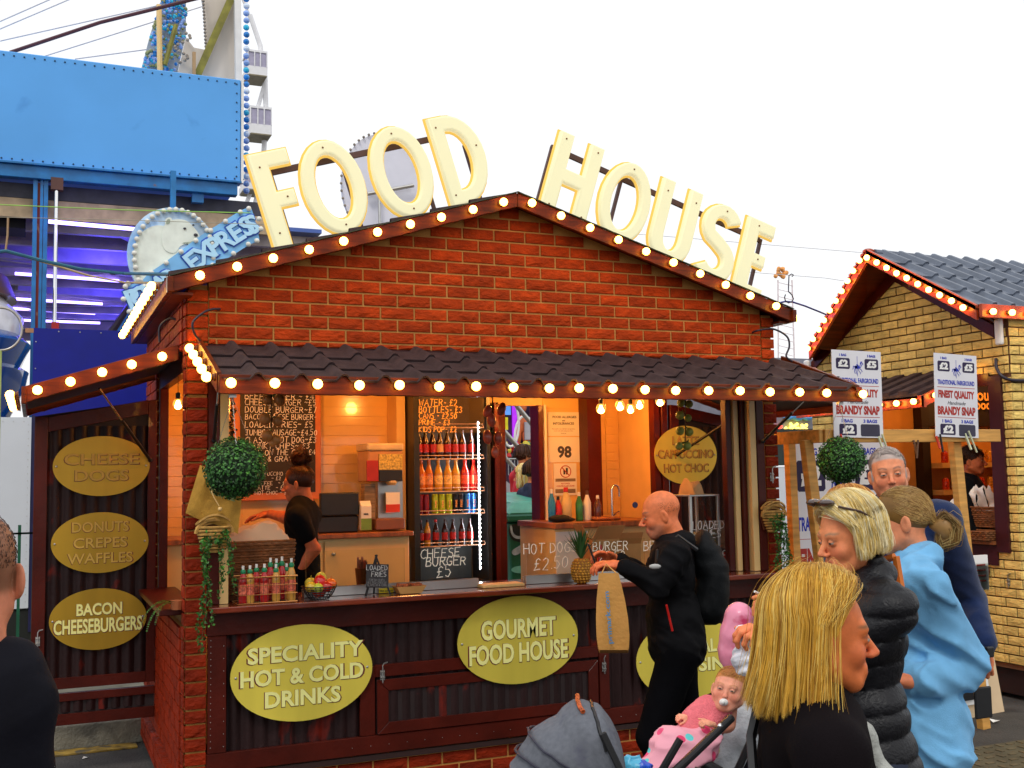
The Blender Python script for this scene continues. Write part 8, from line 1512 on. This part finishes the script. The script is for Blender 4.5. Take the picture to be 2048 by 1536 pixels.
fm = thing('face_mask', 'turquoise folded paper sticking out of the blue jacket pocket', 'mask', atD(1848, 1215, 3.92)); q = MB(); q.add([V3(atD(x, y, 3.91)) for x, y in ((1834, 1206), (1862, 1210), (1866, 1222), (1836, 1222))], [(0, 1, 2, 3)]); q.build('sheet', M('turquoise', (.02, .5, .6), .6), fm)
# ---------------------------------------------------------------- 5 grey haired man in navy
fd = wdir(-.35, 1); P0 = place(1775, 893, 5.15); H5 = P0[2]; F5 = (V3(P0[0], P0[1], 0), math.atan2(-fd[0], fd[1]))
def hair5(t, T):
    p, r = crop_hair(2600, .022, 5, lambda d: (d[2] > .42 and d[1] < .75) or (d[2] > -.25 and d[1] < .25 and abs(d[0]) > .0), comb=(.2, .3, .4), thick=.00085, R=(.078, .098, .086)); strands(p, r, GRH, t, T=T)
L5 = lambda px, py, D: loc_in(F5, atD(px, py, D)); NV = M('navy_knit', (.010, .022, .075), .85, var=.15, vscale=20, bump=.25, bscale=260, sheen=.2, spec=.1)
e5, w5 = L5(1935, 1200, 5.25), L5(1968, 1295, 5.0)
t5, hc5, HR5, nb5 = person('grey haired man in a navy jumper frowning towards the camera behind the women', F5[0], fd, H5, (.74, .27, .13), NV, BLKT,
    {-1: (e5, w5, dict(dir=L5(1972, 1375, 4.98)-w5, up=(0, 1, .2), curls=(.25, .6, .7, .8), side=1, thumb=.6), None, .085), 1: ((.26, .0, 1.1*H5/1.7), (.24, .12, .88*H5/1.7), dict(dir=(0, .2, -1), up=(1, 0, 0)))}, head=(.1, -.05, .1), headk=dict(female=False, hairc=(.45, .36, .32), brow=(.16, .09, .06), fat=1.1, stubble=.15), hair=hair5, hh=.0036, top_disp=wrinkle(.010, 16, 4), bulk=1.25, belly=.03, shoulder=.22)
wt_ = thing('wrist_watch', 'black smart watch on the wrist of the man in navy', 'watch', atD(1978, 1304, 4.93)); q = MB(); q.cbox(wt_.location, (.021, .012, .024)); q.build('case', BLKM, wt_, bevel=.006, seg=2); q = MB(); c0 = V3(atD(1968, 1303, 4.98)); q.tube([c0+V3(*CR)*.034*math.cos(a)+V3(CF[0], CF[1], 0)*.034*math.sin(a) for a in np.linspace(0, 6.28, 16)[:-1]], .011, 6, closed=True); q.build('strap', BLKM, wt_)
pw = thing('wallet', 'black wallet held low by the man in navy', 'wallet', atD(1966, 1405, 5.0)); q = MB(); q.cbox(pw.location, (.05, .008, .07)); q.build('wallet_body', BLKM, pw, bevel=.005)
# ---------------------------------------------------------------- 6 strawberry blonde head behind
fd = wdir(-1, .1); P0 = place(1702, 974, 4.7); F6 = (V3(P0[0], P0[1], 0), 0)
def hair6(t, T):
    V, Q = cap_mesh(extra=[EL((0, -.05, -.03), (.084, .058, .09), .03)]); np_mesh('hair_base', V, Q, [RDH[0]], t, T=T); p, r = bob_hair(700, .1, 7, layer=.02, thick=.0024); strands(p, r, RDH, t, T=T)
person('strawberry blonde person mostly hidden behind the pale blonde woman', F6[0], fd, P0[2]-.01, SK2, BLKC, BLKT, {-1: ((-.24, 0, 1.1), (-.22, .15, .95), None), 1: ((.24, 0, 1.1), (.22, .15, .95), None)}, headk=dict(), hair=hair6, hh=.006)
# ---------------------------------------------------------------- 7 server in the kiosk
fd = wdir(-1, -.12); P0 = place(603, 930, 7.5); F7 = (V3(P0[0], P0[1], .42), math.atan2(-fd[0], fd[1])); H7 = P0[2]-.42
def hair7(t, T):
    V, Q = cap_mesh(); np_mesh('hair_base', V, Q, [DBR[0]], t, T=T); p, r = tied_hair(900, (0, -.045, .135), 4, tail=([(0, -.05, .12), (0, -.08, .165), (0, -.04, .20), (0, .0, .17), (0, -.02, .13), (0, -.06, .14)], .022), thick=.0022); strands(p, r, DBR, t, T=T)
    V, Q, _ = sdf([EL((0, -.04, .155), (.036, .042, .034), .02)], .006, wrinkle(.008, 60, 2)); np_mesh('hair_bun', V, Q, [DBR[1]], t, T=T)
L7 = lambda px, py, D: loc_in(F7, atD(px, py, D))
t7, hc7, HR7, nb7 = person('server with a dark bun and black T-shirt working inside the kiosk', F7[0], fd, H7, (.55, .17, .07), BLKC, BLKT, {-1: (L7(628, 1098, 7.35), L7(592, 1150, 7.3), dict(dir=(0, .5, -.8), up=(0, 1, .5), curl=.5)), 1: (L7(572, 1035, 7.7), L7(540, 1028, 7.8), dict(dir=(0, 1, -.1), up=(0, 0, 1), curl=.3))}, head=(0, -.12), headk=dict(brow=(.05, .02, .01)), hair=hair7, hh=.0055, hands=True)
# bare forearms: rebuild sleeve as short sleeve
for o in list(t7.children):
    if o.name.startswith('top_clothing'): bpy.data.objects.remove(o)
k = H7/1.7; tp = [EL((0, 0, 1.28*k), (.16, .11, .19), .06), EL((0, 0, 1.05*k), (.14, .11, .16), .06), EL((0, 0, .93*k), (.16, .12, .14), .06)]
for s, el_ in ((-1, L7(628, 1098, 7.35)), (1, L7(572, 1035, 7.7))): sh = nb7+(s*.165, -.005, -.045); tp += [RC(nb7+(s*.05, 0, -.01), sh, .07, .066, .05), RC(sh, sh*.45+el_*.55, .066, .062, .03)]
blob('t_shirt', tp, .011, BLKC, t7, disp=wrinkle(.006, 22, 1)); P = []
for s, el_, wr_ in ((-1, L7(628, 1098, 7.35), L7(592, 1150, 7.3)), (1, L7(572, 1035, 7.7), L7(540, 1028, 7.8))): sh = nb7+(s*.165, -.005, -.045); P += [RC(sh, el_, .048, .043, .02), RC(el_, wr_, .043, .03, .02)]
V, Q, _ = sdf(P, .008); np_mesh('arms', V, Q, SKIN, t7, col=np.tile(np.array((.55, .15, .06)), (len(V), 1)))
# ---------------------------------------------------------------- 8 vendor in the buff stall
fd = np.array((-.2, -1., 0)); fd = wdir(.8, .5); P0 = place(1938, 893, 9.6); F8_ = (V3(P0[0], P0[1], .25), 0)
def hair8(t, T): p, r = crop_hair(1500, .05, 5, lambda d: (d[2] > .3) or (d[2] > -.3 and d[1] < .2), comb=(.3, -.5, -.6), thick=.0022, R=(.082, .102, .092)); V, Q = cap_mesh(); np_mesh('hair_base', V, Q, [DBR[0]], t, T=T); strands(p, r, DBR, t, T=T)
person('dark haired vendor in a black shirt inside the buff brick stall', F8_[0], fd, P0[2]-.25, (.5, .14, .05), BLKC, BLKT, {-1: ((-.26, 0, 1.1), (-.2, .2, 1.0), dict(dir=(0, 1, 0), up=(0, 0, 1))), 1: ((.26, 0, 1.1), (.2, .2, 1.0), dict(dir=(0, 1, 0), up=(0, 0, 1)))}, headk=dict(female=True, fat=1.15), head=(-.1, 0), hair=hair8, hh=.005, bulk=1.2)
# ---------------------------------------------------------------- 9 man cut off at the left edge
fd = wdir(-.35, -1); c_ = place(-64, 1130, 1.95); fd = np.array((c_[0]-CAM[0], c_[1]-CAM[1], 0)); fd /= np.linalg.norm(fd); F9_ = (V3(c_[0], c_[1], 0), 0); H9 = place(-30, 1010, 1.95)[2]
def hair9(t, T): p, r = crop_hair(1500, .006, 5, lambda d: d[2] > -.2 and d[1] < .5, comb=(.1, -.3, -.5), thick=.0006, R=(.079, .099, .087)); strands(p, r, DBR, t, T=T)
person('close passer-by in a dark coat cut off at the left edge, one ear showing', F9_[0], fd, H9, (.62, .22, .12), M('dark_coat', (.005, .005, .009), .8, var=.3, bump=.1, spec=.15), BLKT, {-1: ((-.15, 0, 1.1), (-.15, .1, .88), dict(dir=(0, .1, -1), up=(-1, 0, 0)), None, .052), 1: ((.13, 0, 1.1), (.13, .1, .88), dict(dir=(0, .1, -1), up=(1, 0, 0)), None, .052)}, headk=dict(female=False, hairc=(.30, .13, .07), fat=1.05), hair=hair9, hh=.004, bulk=.72, coat=.3, top_disp=wrinkle(.006, 14, 2), shoulder=.075, collar=False)
# ---------------------------------------------------------------- small people beyond the door
for i, (px, py, D, lab, top_, hm, hl_) in enumerate(((1052, 930, 11.6, 'small blonde person in a blue padded coat seen through the back door', M('padded_blue', (.02, .05, .12), .7), WBL, .15), (1066, 922, 11.2, 'small dark coated person with raised head beyond the back door', M('coat_blueblack', (.02, .02, .05), .8), DBR, .05), (1046, 892, 12.2, 'small person in a bright red jacket beyond the back door', M('red_jacket', (.6, .01, .01), .7), DBR, .04))):
    P0 = place(px, py, D); zz = .17
    def hx(t, T, hm=hm, hl_=hl_): p, r = bob_hair(160, hl_, 3, layer=.02, thick=.006); V, Q = cap_mesh(hh=.012); np_mesh('hair_base', V, Q, [hm[0]], t, T=T); strands(p, r, hm, t, T=T)
    person(lab, (P0[0], P0[1], zz), wdir((-1, .8, 1)[i], -.4), P0[2]-zz, SK2, top_, NAVYT, {-1: ((-.24, 0, 1.05), (-.22, .1, .85), None), 1: ((.24, 0, 1.05), (.22, .1, .85), None)}, hair=hx, hh=.009)
# ================================================================= prams, baby and carried things
HF = V3(CF[0], CF[1], 0).normalized(); HRt = V3(CR[0], CR[1], 0).normalized(); UPV = V3(0, 0, 1)
GRF = M('grey_marl', (.145, .155, .18), .9, var=.12, vscale=60, bump=.35, bscale=500, spec=.1, dirt=(.11, .115, .15, .6), dscale=14)
D_ = 3.7; pv = V3(atD(1232, 1570, D_)); pa = thing('pram', 'grey fabric hooded pram in the foreground below the serving hatch', 'pram', (pv[0], pv[1], 0))
tips = [(1018, 1530, .17), (1034, 1498, .18), (1058, 1462, .20), (1095, 1440, .2), (1122, 1418, .2), (1146, 1400, .205), (1168, 1402, .205), (1196, 1406, .2), (1222, 1436, .195), (1240, 1475, .19), (1250, 1536, .18)]
n_t = 22; q = MB(); vs = []; rr = random.Random(2); TT = []
for i in range(len(tips)-1):
    for u in ((0, .5) if i < len(tips)-2 else (0, .5, 1)): a_, e_ = tips[i], tips[i+1]; dip = .035*(u == .5)*(1 if i in (0, 1, 3, 6, 8) else .3); TT.append((a_[0]*(1-u)+e_[0]*u, a_[1]*(1-u)+e_[1]*u, a_[2]*(1-u)+e_[2]*u, dip))
for (x, y, w, dip) in TT:
    tp_ = V3(atD(x, y, D_)); dr_ = tp_-pv; L_ = dr_.length; dr_.normalize()
    for j in range(n_t+1): t_ = math.pi*j/n_t; vs.append(pv+HF*(-w*math.cos(t_))+dr_*(L_*(1-dip*math.sin(t_))*max(.02, math.sin(t_))**.45)+V3(rr.uniform(-1, 1), rr.uniform(-1, 1), rr.uniform(-1, 1))*.0025)
k = n_t+1; q.add(vs, [(i*k+j, (i+1)*k+j, (i+1)*k+j+1, i*k+j+1) for i in range(len(TT)-1) for j in range(n_t)]); o = q.build('hood', GRF, pa, smooth=180); m = o.modifiers.new('s', 'SUBSURF'); m.levels = m.render_levels = 1
for i_, mt, r_ in ((2, M('piping_dark', (.03, .03, .05), .6), .005), (4, M('piping_dark', (.03, .03, .05), .6), .004), (13, BLKM, .006)):
    q = MB(); q.tube([vs[i_*k+j]*1.0+(vs[i_*k+j]-pv).normalized()*.004 for j in range(2, n_t-1)], r_, 6); q.build('seam', mt, pa)
q = MB(); a_ = [vs[11*k+j]+(vs[11*k+j]-pv).normalized()*.012 for j in range(7, 15)]; q.tube(a_, .008, 6); q.build('handle_trim', M('trim_orange', (.4, .07, .01), .5, var=.8, vscale=90), pa)
q = MB(); a_ = V3(atD(1205, 1465, 3.5)); e_ = V3(atD(1243, 1545, 3.48)); q.bar(a_, e_, .022, .012, up=HF); q.build('side_arm', BLKM, pa, bevel=.004)
blob_pr = [EL(np.array(pv-V3(pa.location))+np.array(HRt)*-.16+(0, 0, -.06), (.3, .22, .13), .05)]; blob('carrycot', blob_pr, .014, GRF, pa, disp=wrinkle(.005, 20, 2))
q = MB()
for s in (-1, 1): b0 = pv+HF*s*.2; q.tube([b0+HRt*.25+UPV*.1, b0-HRt*.1-UPV*.45, V3(b0-HRt*.45)*1.0+V3(0, 0, -pv[2]+.1)], .014, 8); q.tube([b0-HRt*.35-UPV*.1, b0+HRt*.25+V3(0, 0, -pv[2]+.1)], .014, 8)
q.build('chassis', BLKM, pa)
for s in (-1, 1):
    for r_ in (-.45, .25): q = MB(); c_ = pv+HF*s*.24+HRt*r_; c_[2] = .1; q.tube([c_+HRt*.085*math.cos(t_)+UPV*.085*math.sin(t_) for t_ in np.linspace(0, 6.283, 21)[:-1]], .016, 8, closed=True); q.tube([c_-HF*.02, c_+HF*.02], .03, 10); q.build('wheel', BLKM, pa)
# pushchair with baby
D0 = 4.3; P = lambda x, y, D=D0: V3(atD(x, y, D)); base = P(1400, 1500); pc = thing('pushchair', 'black framed pushchair with pale padded seat and a pink hood folded behind the baby', 'pushchair', (base[0], base[1], 0)); off = np.array(pc.location)
LIN = M('pale_liner', (.46, .48, .50), .85, var=.12, vscale=12, bump=.35, bscale=70)
pr = []
for (x, y, D, r) in ((1505, 1420, 4.45, .11), (1470, 1470, 4.4, .12), (1420, 1520, 4.35, .13), (1370, 1565, 4.3, .13), (1320, 1590, 4.25, .11)): pr.append(EL(np.array(P(x, y, D))-off, (r, r, r*.62), .06))
V, Q, _ = sdf(pr, .012, wrinkle(.010, 30, 6)); np_mesh('seat_liner', V, Q, LIN, pc)
q = MB(); q.bar(P(1345, 1548, 3.86), P(1466, 1432, 3.92), .033, .028); q.build('front_bar', BLKM, pc, bevel=.01, seg=2); q = MB(); q.ball(P(1440, 1452, 3.9), .010, 10, 6); q.build('bar_button', CHROME, pc, smooth=180)
q = MB(); q.tube([P(1300, 1545, 4.1), P(1345, 1520, 4.08), P(1400, 1522, 4.05), P(1440, 1545, 4.05)], .022, 8); q.build('armrest', BLKM, pc, smooth=60)
q = MB()
for s in (-.18, .2): b0 = P(1400, 1500)+HF*s; q.tube([b0+HRt*.3+UPV*.35, b0-HRt*.05-UPV*.35, V3((b0-HRt*.35)[0], (b0-HRt*.35)[1], .1)], .014, 8); q.tube([b0-HRt*.25-UPV*.1, V3((b0+HRt*.3)[0], (b0+HRt*.3)[1], .1)], .014, 8)
q.build('chassis', BLKM, pc)
for s in (-.2, .22):
    for r_ in (-.35, .3): q = MB(); c_ = P(1400, 1500)+HF*s+HRt*r_; c_[2] = .1; q.tube([c_+HRt*.085*math.cos(t_)+UPV*.085*math.sin(t_) for t_ in np.linspace(0, 6.283, 21)[:-1]], .016, 8, closed=True); q.tube([c_-HF*.02, c_+HF*.02], .03, 10); q.build('wheel', BLKM, pc)
PKH = M('pink_pattern', (.78, .26, .38), .35, var=.12, vscale=12, dirt=(.62, .05, .14, .56), dscale=13, coat=.3)
def slabsdf(nm, pts, D, dep, mat, par, h=.008, rad=.05, disp=None, k=.05):
    pr = []
    for a_, e_ in zip(pts, pts[1:]): pr.append(RC(np.array(P(a_[0], a_[1], D))-off, np.array(P(e_[0], e_[1], D))-off, a_[2], e_[2], k)); pr.append(RC(np.array(P(a_[0], a_[1], D+dep))-off, np.array(P(e_[0], e_[1], D+dep))-off, a_[2], e_[2], k))
    V, Q, _ = sdf(pr, h, disp); return np_mesh(nm, V, Q, mat, par)
slabsdf('pink_hood', [(1478, 1234, .060), (1474, 1270, .066), (1468, 1305, .062), (1466, 1318, .05)], 4.5, .05, PKH, pc, disp=wrinkle(.003, 40, 2), k=.02)
slabsdf('hood_edge', [(1492, 1226, .038), (1488, 1280, .05), (1478, 1330, .055)], 4.62, .04, BLKC, pc, k=.02)
# baby
bd = thing('baby', 'baby in a pink cardigan with a white dummy lying back in the pushchair', 'baby', np.array(P(1440, 1450)), kind='thing'); bl = np.array(bd.location)
bdir = np.array(P(1458, 1379, 4.16)-P(1380, 1470, 4.15)); bdir /= np.linalg.norm(bdir); fwd = np.array(-HF*.95+HRt*-.35+UPV*.18); B3 = basis(fwd, bdir*.35+np.array((0, 0, 1.)))
V, Q, C = head_mesh(.0036, 1., skin=(.82, .34, .22), lip=(.7, .16, .12), brow=(.55, .22, .1), fat=1.18, nose=.45, hairc=(.5, .2, .06)); V = V*np.array((.74, .68, .66)); V = V@B3.T+np.array(P(1458, 1379, 4.16))-bl; parts = [(V, Q, C)]
R = lambda x, y, D=4.22: np.array(P(x, y, D))-bl
pr = [EL(R(1425, 1430), (.06, .06, .065), .04), RC(R(1425, 1435), R(1345, 1500, 4.15), .06, .05, .04)]
for x, y, x2, y2, D in ((1445, 1412, 1418, 1448, 4.12), (1418, 1408, 1385, 1428, 4.2)): pr += [RC(R(x, y), R(x2, y2, D), .028, .022, .015)]
V, Q2, _ = sdf(pr, .008); parts.append((V, Q2, np.tile(np.array((.8, .32, .2)), (len(V), 1))))
for (x, y, D, sd_) in ((1422, 1448, 4.06, 1), (1374, 1436, 4.16, -1)): Vh, Qh = hand_mesh(side=sd_, curl=1.25, hh=.0042); Vh = Vh*.40@basis((-.8*HRt-HF*.3+UPV*.25), (-HF*.6+UPV)).T+R(x, y, D); parts.append((Vh, Qh, np.tile(np.array((.85, .36, .22)), (len(Vh), 1))))
b_ = 0; Vs, Qs, Cs = [], [], []
for V, Q, C in parts: Vs.append(V); Qs.append(Q+b_); Cs.append(C); b_ += len(V)
np_mesh('body', np.concatenate(Vs), np.concatenate(Qs), SKIN, bd, col=np.concatenate(Cs))
V, Q, _ = sdf([EL(R(1425, 1432), (.066, .066, .066), .03), RC(R(1450, 1418), R(1425, 1447, 4.12), .034, .028, .02), RC(R(1412, 1412), R(1380, 1432, 4.18), .034, .026, .02), RC(R(1420, 1435), R(1380, 1470, 4.15), .065, .055, .04), RC(R(1440, 1418, 4.16), R(1428, 1430, 4.18), .052, .05, .03)], .006, wrinkle(.006, 45, 3)); np_mesh('pink_cardigan', V, Q, M('pink_knit', (.80, .17, .20), .85, var=.12, vscale=50, bump=.5, bscale=160), bd)
TB = np.eye(4); TB[:3, :3] = B3*.66*1.08; TB[:3, 3] = np.array(P(1458, 1379, 4.16))-bl; p_, r_ = crop_hair(900, .016, 5, lambda d: d[2] > .5 or (d[2] > 0 and d[1] < .1), comb=(.2, .6, -.2), thick=.0011); strands(p_, r_, BBH, bd, T=TB)
q = MB(); c_ = V3(B3@np.array((0, .072, -.046)))+V3(P(1458, 1379, 4.16)); q.ball(c_, .017, 12, 8, (1, 1, .8)); q.ball(c_+V3(B3@np.array((0, .014, 0))), .009, 10, 6); q.build('dummy', WHITE, bd, smooth=180)
# spotted blanket
mt = bpy.data.materials.new('spotted_fleece'); mt.use_nodes = True; N_ = mt.node_tree.nodes; Lk = mt.node_tree.links; bs_ = N_['Principled BSDF']; bs_.inputs['Roughness'].default_value = .9; ge = N_.new('ShaderNodeNewGeometry'); vo = N_.new('ShaderNodeTexVoronoi'); vo.inputs['Scale'].default_value = 17; vo.inputs['Randomness'].default_value = .75; Lk.new(ge.outputs['Position'], vo.inputs['Vector'])
cr = N_.new('ShaderNodeValToRGB'); cr.color_ramp.interpolation = 'CONSTANT'; sp_ = N_.new('ShaderNodeSeparateColor'); Lk.new(vo.outputs['Color'], sp_.inputs[0]); Lk.new(sp_.outputs[0], cr.inputs[0]); e0 = cr.color_ramp.elements; e0[0].color = (.12, .62, .62, 1); e0[1].position = .3; e0[1].color = (.75, .05, .15, 1); a_ = e0.new(.6); a_.color = (.8, .7, .12, 1); a_ = e0.new(.82); a_.color = (.8, .08, .2, 1)
th = N_.new('ShaderNodeMath'); th.operation = 'LESS_THAN'; th.inputs[1].default_value = .33; Lk.new(vo.outputs['Distance'], th.inputs[0]); mi_ = N_.new('ShaderNodeMixRGB'); mi_.inputs[1].default_value = (.82, .36, .44, 1); Lk.new(th.outputs[0], mi_.inputs[0]); Lk.new(cr.outputs[0], mi_.inputs[2]); Lk.new(mi_.outputs[0], bs_.inputs['Base Color'])
bk_ = thing('baby_blanket', 'pink fleece blanket with coloured spots tucked over the baby', 'blanket', np.array(P(1350, 1480))); bo = np.array(bk_.location); S_ = lambda x, y, D=4.1: np.array(P(x, y, D))-bo
V, Q, _ = sdf([RC(S_(1402, 1472, 4.14), S_(1350, 1500, 4.1), .062, .075, .04), RC(S_(1350, 1500, 4.1), S_(1322, 1540, 4.05), .075, .06, .04), RC(S_(1345, 1500, 4.1), S_(1308, 1560, 4.0), .065, .06, .04), RC(S_(1420, 1490, 4.1), S_(1350, 1535, 4.0), .045, .04, .03)], .007, wrinkle(.018, 26, 5)); np_mesh('fleece', V, Q, mt, bk_)
# white carrier bag, vape, ring
wb_ = thing('white_bag', 'small crumpled white carrier bag held over the pink pushchair hood', 'carrier bag', P(1510, 1300, 3.45)); bo = np.array(wb_.location); S_ = lambda x, y, D=3.45: np.array(P(x, y, D))-bo
V, Q, _ = sdf([RC(S_(1497, 1275), S_(1492, 1322), .030, .036, .03), RC(S_(1530, 1272), S_(1535, 1318), .032, .036, .03), RC(S_(1490, 1270), S_(1479, 1256), .014, .006, .02), RC(S_(1530, 1262), S_(1540, 1250), .018, .010, .02), RC(S_(1492, 1322), S_(1538, 1318), .034, .034, .03)], .005, wrinkle(.014, 45, 9)); np_mesh('plastic', V, Q, M('white_plastic', (.78, .78, .84), .35, var=.05, vscale=30, bump=.25, bscale=50), wb_)
vp = thing('vape', 'black and grey vape pen held between fingers above the pink hood', 'vape', P(1538, 1192, 3.75)); q = MB(); q.tube([P(1538, 1190, 3.72), P(1552, 1206, 3.8)], .016, 12); q.build('tube_body', BLKM, vp, smooth=50); q = MB(); q.tube([P(1536, 1188, 3.71), P(1538, 1190, 3.72)], .0165, 12); q.build('tip', STEEL, vp)
cg = thing('cigarette', 'thin white cigarette held between the fingers beside the vape', 'cigarette', P(1512, 1186, 3.76)); q = MB(); q.tube([P(1509, 1183, 3.76), P(1528, 1191, 3.78)], .004, 8); q.build('paper_tube', PAPER, cg)
gb = thing('blue_bag', 'small aqua and blue plastic bag at the bottom edge beside the grey pram', 'carrier bag', P(1270, 1535, 3.9)); bo = np.array(gb.location); S_ = lambda x, y, D=3.9: np.array(P(x, y, D))-bo
V, Q, cid = sdf([EL(S_(1265, 1535), (.035, .03, .035), .02, c=0), EL(S_(1288, 1538), (.03, .03, .03), .02, c=1), RC(S_(1262, 1530), S_(1255, 1516), .012, .006, .01, c=0), RC(S_(1285, 1528), S_(1276, 1516), .010, .006, .01, c=0)], .005, wrinkle(.012, 60, 9)); np_mesh('plastic', V, Q, [M('aqua_plastic', (.1, .5, .75), .3), M('royal_plastic', (.01, .09, .6), .3)], gb, mi=cid[Q[:, 0]])
